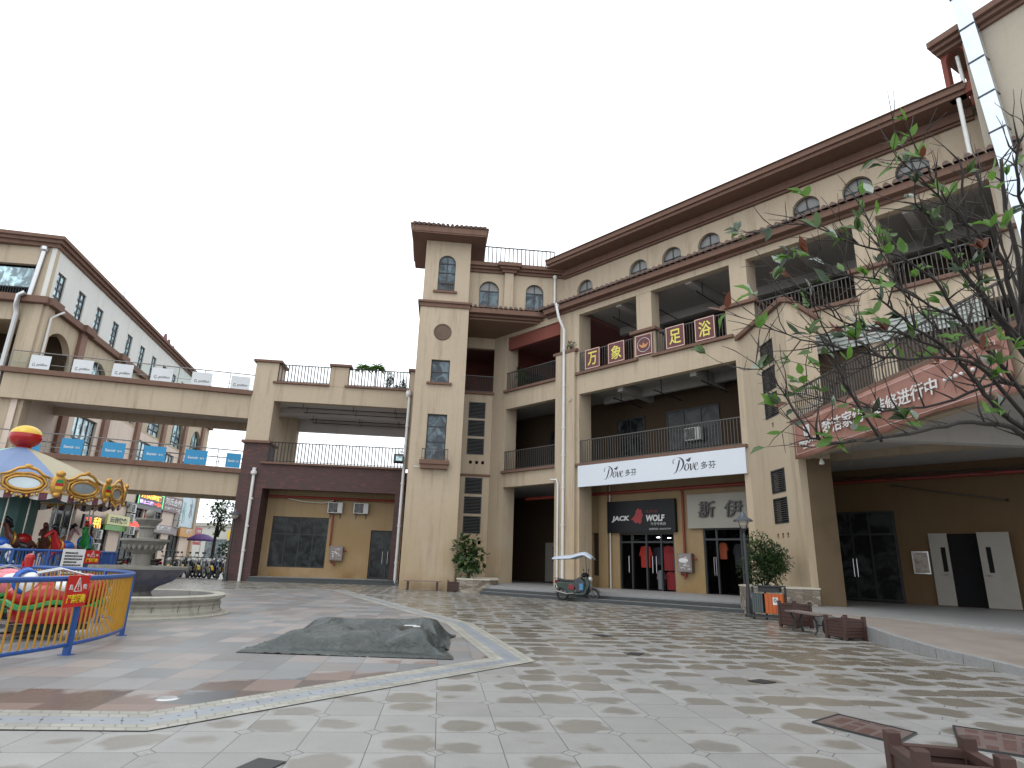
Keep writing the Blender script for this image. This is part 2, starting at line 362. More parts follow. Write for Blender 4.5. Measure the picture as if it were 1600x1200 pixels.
def slabmat():
    m,nt,b=newmat('pink_grey_slabs'); x,y,z=sep(nt,pos(nt)); c,s=math.cos(HG),math.sin(HG)
    u=(x*c+y*s-.05)/.49; v=(y*c-x*s-.2)/.62; tu,tv=u.floor(),v.floor(); fu,fv=u-tu,v-tv
    rv=wn(nt,comb(nt,tu,tv,1.0)); rb=wn(nt,comb(nt,tu,tv,7.0))
    j=((u-(u+.5).floor()).abs().lt(.008)).max((v-(v+.5).floor()).abs().lt(.006)); pv=comb(nt,x,y,0.0)
    col=mixc(nt,(rv+(noi(nt,pv,1.2)-.5)*.5).ss(.3,.7),(.205,.208,.215),(.255,.228,.218)); col=mulc(nt,col,rb*.3+.78); col=mulc(nt,col,noi(nt,pv,50,2)*.3+.85)
    dd=(y-5.95).min((x+3.0)*-.79+(y-6.0)*.61)   # damp strip that has collected along the front edge of the inner square
    wet=(noi(nt,pv,.9,4,.6)*.9-dd*.55+rv*.30-(x+3.0).ss(-.5,3.0)*.22).ss(.28,.36)
    col=mixc(nt,wet*.8,col,mulc(nt,mixc(nt,rv.gt(.5),(.14,.15,.17),(.24,.15,.12)),rb*.5+.3)); col=mixc(nt,noi(nt,pv,1.7,5,.7).ss(.55,.7)*.3,col,(.14,.125,.11)); col=mixc(nt,j*.7,col,(.05,.05,.05))
    nt.links.new(col,b.inputs['Base Color']); rg=wet*-.1+.33+rb*.1+noi(nt,pv,2.5)*.1; nt.links.new(rg.k,b.inputs['Roughness']); bump(nt,b,j*-1.0,.3,.005)
    return m
SLAB=slabmat()
def cobble():
    m,nt,b=newmat('cream_cobbles'); uvn=nt.nodes.new('ShaderNodeUVMap'); u,v,_=sep(nt,uvn.outputs[0])
    row=(v*1.0).floor(); a=u/.16+row*.5; j=((a-(a+.5).floor()).abs().lt(.045)).max((v-(v+.5).floor()).abs().lt(.06))
    r=wn(nt,comb(nt,a.floor(),row,2.0)); p=pos(nt); col=mixc(nt,r,(.26,.255,.225),(.34,.33,.295)); col=mulc(nt,col,noi(nt,p,1.0,4)*.7+.6)
    col=mixc(nt,j*.6,col,(.13,.12,.10)); nt.links.new(col,b.inputs['Base Color']); b.inputs['Roughness'].default_value=.6; bump(nt,b,j*-1.0,.5,.008); return m
def drainst():
    m,nt,b=newmat('blue_grey_drain_stone'); uvn=nt.nodes.new('ShaderNodeUVMap'); u,v,_=sep(nt,uvn.outputs[0])
    a=u/.155; da=(a-(a+.5).floor())*.155; dv=(v-.5)*.24; d=(da*da+dv*dv); hole=d.lt(.00022); jj=u/.62; j=(jj-(jj+.5).floor()).abs().lt(.008)
    p=pos(nt); col=mulc(nt,(.235,.255,.285),noi(nt,p,2.0,4)*.5+.75); col=mixc(nt,noi(nt,p,.7,4,.7).ss(.6,.72)*.5,col,(.08,.085,.09))
    col=mixc(nt,hole.max(j*.6),col,(.015,.015,.015)); nt.links.new(col,b.inputs['Base Color']); b.inputs['Roughness'].default_value=.4; return m
COB,DRS=cobble(),drainst()
def strip(name,line,o0,o1,z,mt,vs,closed=False):
    "flat strip along a polyline between inward offsets o0..o1, with uv"
    n=len(line); L=[Vector((p[0],p[1])) for p in line]; V=[]; U=[]; acc=0
    def nrm(i):
        ns=[]
        if i>0: d=(L[i]-L[i-1]).normalized(); ns.append(Vector((-d.y,d.x)))
        if i<n-1: d=(L[i+1]-L[i]).normalized(); ns.append(Vector((-d.y,d.x)))
        a=sum(ns,Vector((0,0))); a.normalize(); return a/max(.3,a.dot(ns[0]))
    for i in range(n):
        if i: acc+=(L[i]-L[i-1]).length
        k=nrm(i)
        for o,vv in((o0,0),(o1,vs)): q=L[i]+k*o; V.append((q.x,q.y,z)); U.append((acc,vv))
    me=bpy.data.meshes.new(name); F=[(2*i,2*i+2,2*i+3,2*i+1) for i in range(n-1)]; me.from_pydata(V,[],F); me.materials.append(mt)
    uv=me.uv_layers.new(name='UVMap')
    for l in me.loops: uv.data[l.index].uv=U[l.vertex_index]
    o=bpy.data.objects.new(name,me); COL.objects.link(o); tag(o,kind='structure'); return o
V4=G(500,921); V5=G(405,913)
oct_=[(-14,4.3),(-8.5,4.75),(-2.68,5.22),(.46,9.36),(-.69,14.64),(V4.x+1.0,V4.y+.2),(-13.5,24),(-18,21)]
pm=M(); pm.add([(x,y,.004) for x,y in oct_],[tuple(range(len(oct_)))]); tag(pm.build('inner_square_paving',SLAB),kind='structure')
strip('cobble_strip',oct_[:7],0,.19,.008,COB,2); strip('drain_strip',oct_[:7],.19,.41,.008,DRS,1); strip('cobble_strip',oct_[:7],.41,.62,.008,COB,2)
# platform in front of the shops, steps and ramp
pfm=M()
pL=G(764,915,PL); pR=G(1160,937.5,PL); bL=G(757,925.5); bR=G(1163,958.5)
bL=Vector((bL.x,min(bL.y,28.6),0))
pL=Vector((-.72,29.3,0)); 
def lerp(a,b,t): return a+(b-a)*t
far_=[FA.p(24,-7,0),FA.p(-8,-7,0)]
plat=[(pL.x,pL.y),(pR.x,pR.y),(8.3,20.6),(8.4,19.4),(8.05,17.5),(9.0,15.9),(9.6,14.6),(10.4,13.2),(11.2,11.5),(12.5,6.5),(24,6.5),(24,24),(far_[0].x,far_[0].y),(far_[1].x,far_[1].y),(-3.1,33.0),(-1.8,31.2)]
pfm.prism(plat,-.05,PL)
tag(pfm.build('shop_platform',[GRAN],bevel=.012),kind='structure')
st=M()
for k in (1,2):
    t0=(3-k)/2; a=lerp(pL,bL,t0); b_=lerp(pR,bR,t0); z=PL*k/3
    st.prism([(a.x-.15,a.y),(b_.x,b_.y),(pR.x,pR.y+.2),(pL.x,pL.y+.3)],-.02-.001*k,z)
tag(st.build('platform_steps',[DGRAN],bevel=.01),kind='structure')
nos=M()
for k in (1,2,3):
    t0=(3-k)/2; a=lerp(pL,bL,t0); b_=lerp(pR,bR,t0); z=PL*k/3; d=(b_-a).normalized(); n=Vector((-d.y,d.x,0))
    nos.prism([(a.x,a.y),(b_.x,b_.y),((b_+n*.28).x,(b_+n*.28).y),((a+n*.28).x,(a+n*.28).y)],z+.002,z+.006)
tag(nos.build('step_treads',[GRAN]),kind='structure')
# ramp beside the platform, with its granite kerb
KB=[(8.0,17.6),(7.82,15.6),(7.62,14.0),(7.36,12.6),(7.26,11.1),(7.34,9.3),(7.44,7.6),(7.5,5.5)]; KZ=[.36,.35,.30,.235,.17,.11,.05,.02]
rm=M()
for i in range(len(KB)-1):
    (x0,y0),(x1,y1)=KB[i],KB[i+1]; X0=12.5; rm.hexa([(x0+.12,y0,-.03),(X0,y0,-.03),(X0,y1,-.03),(x1+.12,y1,-.03),(x0+.12,y0,KZ[i]-.012),(X0,y0,KZ[i]-.012),(X0,y1,KZ[i+1]-.012),(x1+.12,y1,KZ[i+1]-.012)])
tag(rm.build('ramp',[mat('ramp_concrete',(.25,.215,.19),.5,.25,1.6,dirt=.5)]),kind='structure')
km=M(); 
for i in range(len(KB)-1):
    for t in range(3):
        a=lerp(Vector((*KB[i],KZ[i])),Vector((*KB[i+1],KZ[i+1])),t/3+.004); b_=lerp(Vector((*KB[i],KZ[i])),Vector((*KB[i+1],KZ[i+1])),(t+1)/3-.004)
        km.hexa([(a.x,a.y,-.03),(a.x+.13,a.y,-.03),(b_.x+.13,b_.y,-.03),(b_.x,b_.y,-.03),(a.x,a.y,a.z+.01),(a.x+.13,a.y,a.z+.01),(b_.x+.13,b_.y,b_.z+.01),(b_.x,b_.y,b_.z+.01)])
tag(km.build('ramp_kerb',[GRAN],bevel=.008),kind='structure')
ls=M(); 
for (a0,b0,c0,d0) in ((-3.4,-3.0+7.9,.0,.9),):
    ls.bx(FB,-3.0,4.85,-1.5,.55,-.03,.12); ls.bx(FB,-3.0,4.85,-1.5,.2,.12,.24)
tag(ls.build('entrance_step',[DGRAN],bevel=.01),kind='structure')
lt=M(); lt.bx(FB,-3.0,4.85,-1.5,.19,.243,.247); tag(lt.build('entrance_step_tread',[GRAN]),kind='structure')
# ================================================================ arcade building (facade A)
arc=thing('arcade_building','long beige stucco shopping arcade with open balconies, tiled eave and row of arched top windows','building',FA.p(5,0,0))
B=lambda m,n,mt,**k: m.build(n,mt,arc,**k)
def slab(name,s0,s1,d0,d1,z0,z1,mt=SOFFIT): m=M(); m.bx(FA,s0,s1,d0,d1,z0,z1); return B(m,name,mt)
# columns
c=M(); c.bx(FA,.89,2.18,-.95,0,PL,14.2); c.bx(FA,.72,2.0,.002,.16,PL,12.0); B(c,'column',BEIGE)
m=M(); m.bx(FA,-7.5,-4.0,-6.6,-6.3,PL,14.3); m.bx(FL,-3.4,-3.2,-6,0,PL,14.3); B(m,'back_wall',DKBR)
c=M(); c.bx(FA,-4.3,-3.2,-.9,0,PL,14.3); B(c,'column',BEIGE)
c=M(); c.bx(FA,10.5,11.25,-.9,0,PL,14.2); B(c,'column',BEIGE)
c=M(); c.bx(FA,5.72,6.56,-.7,-.02,10.7,14.2); c.bx(FA,5.55,6.72,-.75,.0,10.75,11.96); B(c,'column',BEIGE)
c=M(); c.bx(FA,10.2,11.45,-.75,.01,10.76,12.04); B(c,'column',BEIGE)
for s in(15.4,19.6): c=M(); c.bx(FA,s,s+.8,-.7,-.02,6.0,14.2); c.bx(FA,s-.15,s+.95,-.75,0,10.75,12.0); B(c,'column',BEIGE)
for a,b in((.55,2.15),(5.42,6.85),(10.05,11.6),(15.1,16.5),(19.4,20.6)): m=M(); m.bx(FA,a,b,-.78,.2,11.98,12.14); B(m,'column_cap',BROWN,bevel=.02)
# beams
for a,b,z0,z1 in((-3.2,.89,5.32,6.07),(2.18,10.5,5.25,6.0),(11.25,20.6,5.2,6.0),(-3.2,.89,9.72,10.68),(2.18,10.5,9.68,10.68),(11.25,20.6,9.9,10.9),(-3.3,20.6,14.03,14.5)):
    m=M(); m.bx(FA,a,b,-.35,-.005,z0,z1); B(m,'beam',BEIGE)
for a,b,z in((-3.3,.95,6.07),(2.0,10.72,6.0),(-3.3,1.0,10.68),(1.95,5.75,10.68),(6.55,10.5,10.68),(11.5,15.3,10.9),(16.4,19.5,10.9)):
    m=M(); m.bx(FA,a,b,-.3,.14,z,z+.14); B(m,'ledge',BROWN,bevel=.015)
# floors and ceilings
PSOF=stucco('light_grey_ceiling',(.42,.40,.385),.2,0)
slab('floor_slab',-8,11,-7,-.35,5.4,6.0); slab('floor_slab',11,21,-7,-.35,5.4,6.0,PSOF); slab('floor_slab',-8,21,-7,-.35,9.95,10.65); slab('floor_slab',-5.5,21,-7.5,-.35,14.32,14.62,PSOF)  # right bay ceiling paler, ground bounce put into its colour
for s in(4.3,8.2,13,17): slab('ceiling_beam',s,s+.3,-6,-.35,9.5,9.95); slab('ceiling_beam',s,s+.3,-6,-.35,13.95,14.32,PSOF)
slab('ceiling_beam',2.2,20,-3.9,-3.6,13.9,14.32,PSOF); slab('ceiling_beam',2.2,10.5,-2.2,-2.0,9.55,9.95)
# ground-floor shop wall
gw=M(); wall(gw,FA,.9,11.3,PL,5.4,[(1.35,2.02,PL+.55,2.95),(3.06,6.05,PL,2.92),(7.5,10.9,PL,3.08)],.2,-2.0); B(gw,'shop_wall',YEL)
m=M(); m.bx(FA,1.9,2.45,-2.0,-1.86,PL,5.3); B(m,'pilaster',YEL)
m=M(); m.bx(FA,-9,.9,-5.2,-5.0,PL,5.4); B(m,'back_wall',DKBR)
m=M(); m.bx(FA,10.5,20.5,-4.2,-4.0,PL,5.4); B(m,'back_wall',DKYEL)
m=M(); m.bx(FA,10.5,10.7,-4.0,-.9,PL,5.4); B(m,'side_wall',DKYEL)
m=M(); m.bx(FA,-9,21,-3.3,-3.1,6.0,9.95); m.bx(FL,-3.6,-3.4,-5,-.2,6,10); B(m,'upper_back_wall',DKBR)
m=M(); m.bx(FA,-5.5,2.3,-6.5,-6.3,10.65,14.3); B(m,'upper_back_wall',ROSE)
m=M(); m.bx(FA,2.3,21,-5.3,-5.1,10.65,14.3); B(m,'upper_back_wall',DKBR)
m=M(); m.bx(FA,-3.2,.9,-.34,-.1,13.3,14.03); B(m,'inner_beam',ROSE)
m=M(); m.bx(FA,-4.6,-4.3,-6.3,-.9,12.9,14.3); m.bx(FA,-4.6,.9,-6.3,-5.9,12.9,13.4);B(m,'inner_beam',ROSE)
m=M(); m.bx(FA,-3.9,2.0,-6.3,-.35,14.26,14.31); B(m,'pink_ceiling',mat('pink_ceiling',(.30,.13,.12),.7,.1,2))
lampm=mat('spot_light',(1,.85,.6),.5,0,1,emit=6)
for s,d in((-2.2,-1.6),(-.6,-2.4),(-.8,-1.2),(-5.0,-3.2)):
    m=M(); q=FA.p(s,d,14.24); m.lathe([(.001,0),(.06,0),(.06,.02)],q,12); B(m,'ceiling_spot',lampm)
# windows and doors seen inside the balconies and arcade
for a,b in((2.3,4.0),(5.3,8.1),(9.3,10.4),(-2.5,-.9)): window(FA,a,b,6.9,8.85,-3.06,arc,2 if b-a<2 else 3,2,glass=GLASSD)
for a,b in((3.0,5.0),(7.3,9.6),(12.2,14.6)): window(FA,a,b,11.0,13.2,-5.05,arc,2,2,glass=GLASSD)
def leaf(F,s0,s1,z0,z1,d,parent,mt,win=True,hs=1):
    m=M(); m.bx(F,s0,s1,d,d+.05,z0,z1); o=m.build('door',mt,parent)
    if win: w=M(); c=s0+(s1-s0)*(.7 if hs>0 else .3); w.bx(F,c-.07,c+.07,d+.05,d+.056,z0+1.15,z0+2.0); w.build('door_window',BLK,o)
    h=M(); c=s1-.12 if hs>0 else s0+.12; h.tube([F.p(c,d+.05,z0+1.05),F.p(c,d+.1,z0+1.05),F.p(c-.12*hs,d+.1,z0+1.05)],.012,6); h.build('handle',STEEL,o)
leaf(FA,-4.45,-3.5,.4,2.62,-4.95,arc,DOORG); m=M(); m.bx(FA,-3.5,-1.7,-4.99,-4.96,.4,2.65); B(m,'doorway',BLK)  # black sheet on the wall paints the darkness beyond the open door
leaf(FA,15.48,16.05,.37,2.86,-3.96,arc,DOORG,hs=1); leaf(FA,16.98,17.87,.37,2.87,-3.7,arc,DOORG,hs=-1); m=M(); m.bx(FA,16.05,17.0,-3.99,-3.95,.37,2.84); B(m,'doorway',BLK)  # another black sheet for the unlit room between the door leaves
# big glass door in the right bay
def glassdoor(F,s0,s1,z0,z1,d,parent,bars,trans,name='glass_door',handles=()):
    m=M()
    for s in bars: m.bx(F,s-.035,s+.035,d,d+.09,z0,z1)
    for z in (z0+.06,trans,z1-.03): m.bx(F,s0,s1,d+.005,d+.085,z-.035,z+.035)
    o=m.build(name,BLACKM,parent); p=M(); p.bx(F,s0,s1,d+.03,d+.045,z0,z1); p.build('pane',GLASSD,o)
    for s in handles:
        h=M(); h.tube([F.p(s,d+.08,z0+.85),F.p(s,d+.13,z0+.88),F.p(s,d+.13,z0+1.55),F.p(s,d+.08,z0+1.58)],.016,6); h.build('handle',STEEL,o)
    return o
glassdoor(FA,12.2,14.45,.37,3.72,-3.98,arc,(12.22,12.9,13.55,14.42),2.85,handles=(12.85,12.98))
# shop fronts with interiors
for (s0,s1,z1,bars,tr,hd) in((3.06,6.05,2.92,(3.1,3.75,4.55,5.35,6.02),2.5,(3.6,4.9,5.1)),(7.5,10.9,3.08,(7.53,8.1,9.2,10.3,10.88),2.6,(7.95,8.05))):
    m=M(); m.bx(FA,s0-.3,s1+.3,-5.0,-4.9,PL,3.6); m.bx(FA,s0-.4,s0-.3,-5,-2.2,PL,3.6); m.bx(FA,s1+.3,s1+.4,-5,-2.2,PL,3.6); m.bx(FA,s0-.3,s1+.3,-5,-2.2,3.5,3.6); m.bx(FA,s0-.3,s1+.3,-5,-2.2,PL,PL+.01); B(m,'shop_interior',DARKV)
    mf=M()
    for s in bars: mf.bx(FA,s-.04,s+.04,-2.16,-2.04,PL,z1)
    for z in(tr,z1-.04): mf.bx(FA,s0,s1,-2.155,-2.045,z-.04,z+.04)
    fo=B(mf,'shopfront_frame',BLACKM)
    pn=M(); pn.bx(FA,s0,bars[1],-2.11,-2.1,PL,z1); pn.bx(FA,bars[-2],s1,-2.11,-2.1,PL,z1); pn.bx(FA,bars[1],bars[-2],-2.11,-2.1,tr,z1); pn.build('pane',CLEAR,fo)
    for s in hd: h=M(); h.tube([FA.p(s,-2.03,1.1),FA.p(s,-1.98,1.12),FA.p(s,-1.98,1.85),FA.p(s,-2.03,1.87)],.018,6); h.build('handle',STEEL,fo)
clc=[(.75,.05,.03),(.05,.055,.08),(.5,.03,.04),(.3,.3,.32),(.08,.1,.06),(.04,.04,.05),(.6,.12,.04),(.12,.2,.4),(.2,.18,.15),(.35,.6,.2)]
def garment(s,d,z,w,h,ci):
    m=M(); m.fprism(FA,[(s-w/2,z-h),(s-w/2*1.05,z-h*.35),(s-w*.62,z-h*.5),(s-w*.72,z-h*.42),(s-w/2,z-.05),(s-w*.15,z),(s+w*.15,z),(s+w/2,z-.05),(s+w*.72,z-h*.42),(s+w*.62,z-h*.5),(s+w/2*1.05,z-h*.35),(s+w/2,z-h)],d-.05,d+.05)
    o=m.build('hanging_garment',mat('cloth%d'%ci,tuple(q*.6 for q in clc[ci]),.8,.2,5)); return o
gi=0
for s,d,z,w,h,ci,lb in((4.05,-2.75,2.35,.5,1.0,0,'bright red coat hanging left in the doorway of the shop with the black sign'),(4.5,-3.1,2.3,.45,.8,1,'dark blue grey jacket hanging beside the bright red coat'),(5.35,-2.7,2.35,.5,1.1,2,'crimson jacket hanging above another red garment, right side of the doorway'),(5.35,-2.8,1.2,.42,.8,2,'crimson garment hanging under the crimson jacket in the same doorway'),(4.95,-2.6,1.25,.3,.85,3,'pale grey garment on a low hanger by the door handle'),
    (8.0,-2.8,2.5,.3,.7,6,'orange red top hanging behind the left pane of the shop with grey sign'),(8.6,-3.0,2.45,.35,.9,5,'black coat on the wall rail beside the orange red top'),(8.95,-3.0,2.45,.3,.9,8,'brown grey coat hanging next to the black coat'),(9.35,-3.0,2.45,.3,.85,9,'bright green shirt hanging among coats in the grey sign shop'),(9.7,-3.0,2.45,.3,.9,3,'light grey coat right of the green shirt'),(10.05,-3.0,2.45,.28,.9,7,'blue jacket at the right end of the clothes rail')):
    tag(garment(s,d,z,w,h,ci),lb,'clothing','garments hanging in the shops')
for s,z,d in((4.35,2.78,-3.4),(4.95,2.75,-3.4),(9.2,2.65,-3.2),(10.4,2.6,-3.2)):
    m=M(); q=FA.p(s,d,z); m.obox(q,.16,.03,.03,FA.a,0); o=m.build('ceiling_lamp',mat('shop_lamp',(1,1,1),.5,0,1,emit=9)); tag(o,'small white lamp lit under the shop ceiling','lamp','lit lamps inside the clothing shops')
# railings
for a,b,z0,z1,d,dd in((-3.2,.85,6.2,7.3,-.06,0),(2.2,10.48,6.13,7.3,-.06,0),(-3.2,.85,10.81,11.88,-.06,0),(2.2,5.5,10.8,11.9,-.06,0),(6.75,10.15,10.8,11.9,-.06,0),(11.5,15.25,11.03,12.0,-.06,0),(16.4,19.5,11.03,12.0,-.06,0)):
    railing(FA,a,b,z0,z1,d,arc)
# sprinkler pipes and red main under the ceilings
for z,dl,s0,s1 in((9.3,(-1.2,-2.4),2.4,10.3),(13.6,(-1.3,-2.7),2.4,10.3),):
    for s in (3.9,6.2,8.6):
        m=M(); m.tube([FA.p(s,-.5,z),FA.p(s,-3,z)],.03,6); m.tube([FA.p(s,-1.2,z),FA.p(s,-1.2,z+.65)],.02,5); m.tube([FA.p(s,-.5,z),FA.p(s,-.5,z-.15)],.02,5); B(m,'sprinkler_pipe',BLACKM)
m=M(); m.tube([FA.p(-3.1,-1.75,4.85),FA.p(10.4,-1.75,4.85)],.08,8); m.tube([FA.p(6.62,-1.75,4.85),FA.p(6.62,-1.9,4.7),FA.p(6.62,-1.9,1.0)],.055,8); B(m,'fire_pipe',RED,smooth=True)
m=M(); m.tube([FA.p(10.6,-3.8,4.9),FA.p(20,-3.8,4.9)],.08,8); B(m,'fire_pipe',RED,smooth=True)
for i,z in enumerate((5.0,5.08,5.14)):
    m=M(); m.tube([FA.p(11+s*.6,-3.7,z-.12*abs(math.sin(s*1.3+i))) for s in range(14)],.015,5); B(m,'ceiling_cable',BLACKM)
m=M(); m.tube([FA.p(14.5,-3.9,4.7),FA.p(16,-3.85,4.35),FA.p(18.0,-3.85,3.95)],.02,5); m.ball(FA.p(18.0,-3.85,3.95),.06,n=8); B(m,'wall_cable',BLACKM)
m=M(); 
for k in range(9): z=9.2+.08*k; m.bx(FA,13.0,18.8,.0,.05 if k%2 else .09,z,z+.078)
B(m,'rolled_shutter',mat('shutter_metal',(.33,.36,.34),.45,.1,4,.3,dirt=.3))
m=M(); m.bx(FA,11.4,19.8,-.2,-.12,6.0,9.2); B(m,'shutter_wall',DKBR)
# downpipes
def downpipe(F,pts,r,parent,mt=PVC,zs=()):
    m=M(); m.tube([F.p(*p) for p in pts],r,10)
    for s,d,z in zs: m.lathe([(r*1.3,-.05),(r*1.3,.05)],F.p(s,d,z),10)
    return m.build('downpipe',mt,parent,smooth=True)
downpipe(FA,[(1.0,.42,14.72),(1.05,.5,14.6),(1.15,.45,14.0),(1.36,.26,13.3),(1.36,.26,PL)],.075,arc,zs=[(1.36,.26,z) for z in(12.2,10.2,8.0,6.6,5.0,3.2)])
downpipe(FA,[(.5,.2,5.45),(.92,.24,5.42),(1.0,.24,5.2),(1.0,.24,PL)],.05,arc)
m=M(); m.lathe([(.12,.12),(.14,-.02),(.08,-.12)],FA.p(1.0,.42,14.75),12); B(m,'rain_hopper',PVC)
m=M(); m.tube([FA.p(2.62,-1.84,5.2),FA.p(2.62,-1.84,PL)],.03,6); B(m,'downpipe',PVC)
m=M(); m.lathe([(.0,.0),(.05,.0),(.09,.12)],FA.p(1.75,.2,9.35),10); B(m,'wall_lamp',LGREY)
# eave with barrel tiles
kA=0.0
def tileroof(name,F,s0,s1,dz0,dz1,parent,pitch=.27,t0=0,t1=0):
    "barrel-tile roof from (d0,z0) at the eave to (d1,z1); t0,t1 shift of the ends at the upper edge"
    (d0,z0),(d1,z1)=dz0,dz1; n=int((s1-s0)/pitch); m=M(); K=6; rows=9
    for i in range(n):
        a=s0+(s1-s0)*i/n; w=(s1-s0)/n
        P=[]
        for j in range(rows+1):
            t=j/rows; sh=(t0*(1-i/n)+t1*i/n)*t
            for kk in(0,1):
                if j==0 and kk==0: continue
                dd=d0+(d1-d0)*t; zz=z0+(z1-z0)*t+(.035 if kk else 0)
                for k in range(K+1):
                    an=PI*k/K; ss=a+sh+w*.5-math.cos(an)*w*.36; P.append(F.p(ss,dd,zz+math.sin(an)*w*.52))
                P.append(F.p(a+sh+w*.5+w*.5,dd,zz-.0)); 
        L=K+2; nr=len(P)//L; fs=[]
        for r in range(nr-1):
            for k in range(L-1): fs.append((r*L+k,r*L+k+1,(r+1)*L+k+1,(r+1)*L+k))
        fs.append(tuple(range(K+1))); m.add(P,fs)
    return m.build(name,TILE,parent,smooth=True)
eA0=-.02
e=M(); 
for d,z0,z1 in((.12,14.34,14.48),(.4,14.48,14.76)): e.bx(FA,-.0,20.6,-.4,d,z0,z1)
B(e,'eave_moulding',BROWN,bevel=.015)
tileroof('tile_eave',FA,-.35,20.6,(.52,14.75),(-1.25,15.28),arc,t0=.5,pitch=.30)
# top storey
m=M(); hs=[(1.06,2.15),(4.55,5.65),(6.52,7.6),(8.5,9.62),(12.95,14.05),(14.94,16.04),(16.83,17.95)]
wall(m,FA,.07,19.6,14.8,17.6,[(a,b,15.0,16.66) for a,b in hs],.25,-1.2)
for a,b in hs: arch(m,FA,a,b,16.66-(b-a)/2,16.66,.25,-1.2)
B(m,'top_storey_wall',BEIGE)
for a,b in hs:
    window(FA,a,b,15.0,16.66,-1.4,arc,2,1,arc=True,head=True,glass=GLASSM)
m=M(); 
for d,z0,z1 in((-1.07,17.14,17.24),(-.97,17.24,17.60),(-.10,17.60,17.76),(0.0,17.76,18.0),(.07,18.0,18.04)): m.bx(FA,.2+(-1.2-d)*.42,19.5,-1.4,d,z0,z1)
B(m,'cornice',BROWN,bevel=.012)
m=M(); m.bx(FA,.2,19.6,-7,-1.2,17.3,17.7); B(m,'roof_slab',SOFFIT)
# --- T-direction part: louvre wall, balcony, eave, top storey
lh=[(-1.36,-.39,z0,z1) for z0,z1 in((9.31,10.27),(8.26,9.2),(7.21,8.13),(5.0,5.9),(3.92,4.85),(2.86,3.78))]
hh=[(s,s+.16,6.68,6.86) for s in(-1.19,-.84,-.5)]+[(s,s+.16,2.3,2.48) for s in(-1.1,-.8,-.5)]
m=M(); wall(m,FL,-3.5,.0,PL-.3,10.75,lh+hh,.2); B(m,'louvre_wall',BEIGE)
m=M(); m.bx(FL,-3.5,.1,-.6,-.5,PL,10.6); B(m,'shaft_back',BLK)
m=M(); m.bx(FL,-1.9,.12,-.05,.06,5.98,6.1); B(m,'ledge',BROWN); m=M(); m.bx(FL,-1.9,.2,-.2,.12,10.75,10.88); B(m,'ledge',BROWN)
def louvre(F,s0,s1,z0,z1,parent,n=10):
    f=M(); 
    for a,b,c,d in((s0,s0+.05,z0,z1),(s1-.05,s1,z0,z1),(s0+.05,s1-.05,z0,z0+.05),(s0+.05,s1-.05,z1-.05,z1)): f.bx(F,a,b,-.06,.02,c,d)
    o=f.build('louvre_vent',BLACKM,parent); sl=M()
    for k in range(n):
        z=z0+.07+(z1-z0-.14)*(k+.5)/n; h=(z1-z0)/n*.5; sl.fprism  (F,[(s0+.05,z-h*.2),(s1-.05,z-h*.2),(s1-.05,z+h*.2),(s0+.05,z+h*.2)],-.0,-.055)
    sl.build('slat',mat('louvre_slat',(.10,.10,.10),.5,.15,5),o)
for a,b,z0,z1 in lh: louvre(FL,a,b,z0,z1,arc)
railing(FL,-1.9,.1,10.88,11.9,-.05,arc)
# eave segment running from the tower to the long eave, soffit behind it
kx=(FA.p(-.0,.35,0)); 
e=M()
for d,z0,z1 in((-.3,14.34,14.48),(-.02,14.48,14.76)): e.bx(FT,1.25,5.62-(d+.02)*.3,-.9,d,z0,z1)
B(e,'eave_moulding',BROWN,bevel=.015)
tileroof('tile_eave',FT,1.25,5.7,(.02,14.76),(-.95,15.1),arc,t1=.3)
sof=[FT.p(1.2,-.5,0),FT.p(5.6,-.5,0),FA.p(.3,-.2,0),FA.p(-4.6,-.2,0),FL.p(-3.8,-.8,0)]
m=M(); m.prism([(p.x,p.y) for p in sof],14.25,14.35); B(m,'eave_soffit',mat('eave_soffit',(.20,.13,.09),.8,.1,2))
m=M(); m.bx(FL,-3.6,.0,-.3,0,13.6,14.3); B(m,'beam',BEIGE)
m=M(); m.bx(FL,-3.5,.5,-4.2,-4.0,10.65,14.3); B(m,'upper_back_wall',ROSE)
xy=lambda p:(p.x,p.y)
reg=[xy(FL.p(-3.7,-.1,0)),xy(FL.p(.1,-.1,0)),xy(FA.p(-3.4,-.36,0)),xy(FA.p(2.2,-.36,0)),xy(FA.p(2.2,-6.6,0)),xy(FA.p(-6.5,-6.6,0)),xy(FL.p(-3.7,-5.5,0))]
m=M(); m.prism(reg,14.12,14.24); B(m,'pink_ceiling',MC['pink_ceiling']); m=M(); m.prism(reg,10.4,10.62); B(m,'floor_slab',SOFFIT)
m=M(); P=[FL.p(-3.6,0,0),FL.p(-3.6,-5.5,0),FA.p(-6.4,-6.5,0),FA.p(-5,-6.5,0)]
for a_,b_ in zip(P,P[1:]):
    n_=(b_-a_).cross(Vector((0,0,1))).normalized()*.12; m.prism([xy(a_),xy(b_),xy(b_+n_),xy(a_+n_)],PL,14.2)
B(m,'upper_back_wall',ROSE)
F4=Fr((2.81,32.28),5.94)
m=M(); ws=[(-4.85,-3.73),(-2.2,-1.18)]
wall(m,F4,-5.6,.0,14.8,17.4,[(a,b,15.0,16.71) for a,b in ws],.25)
for a,b in ws: arch(m,F4,a,b,16.71-(b-a)/2,16.71,.25)
m.bx(F4,-3.45,-2.95,0,.22,14.8,17.3); B(m,'top_storey_wall',BEIGE)
for a,b in ws: window(F4,a,b,15.0,16.71,-.17,arc,2,1,arc=True,head=True,glass=GLASSM)
m=M(); 
for d,z0,z1 in((.12,17.2,17.36),(.25,17.36,17.5),(.38,17.5,17.72)):
    m.bx(F4,-5.6,-.05+d*.4,-.3,d,z0,z1); m.bx(F4,-3.5-d,-2.9+d,.1,.22+d,z0-.002,z1+.003)
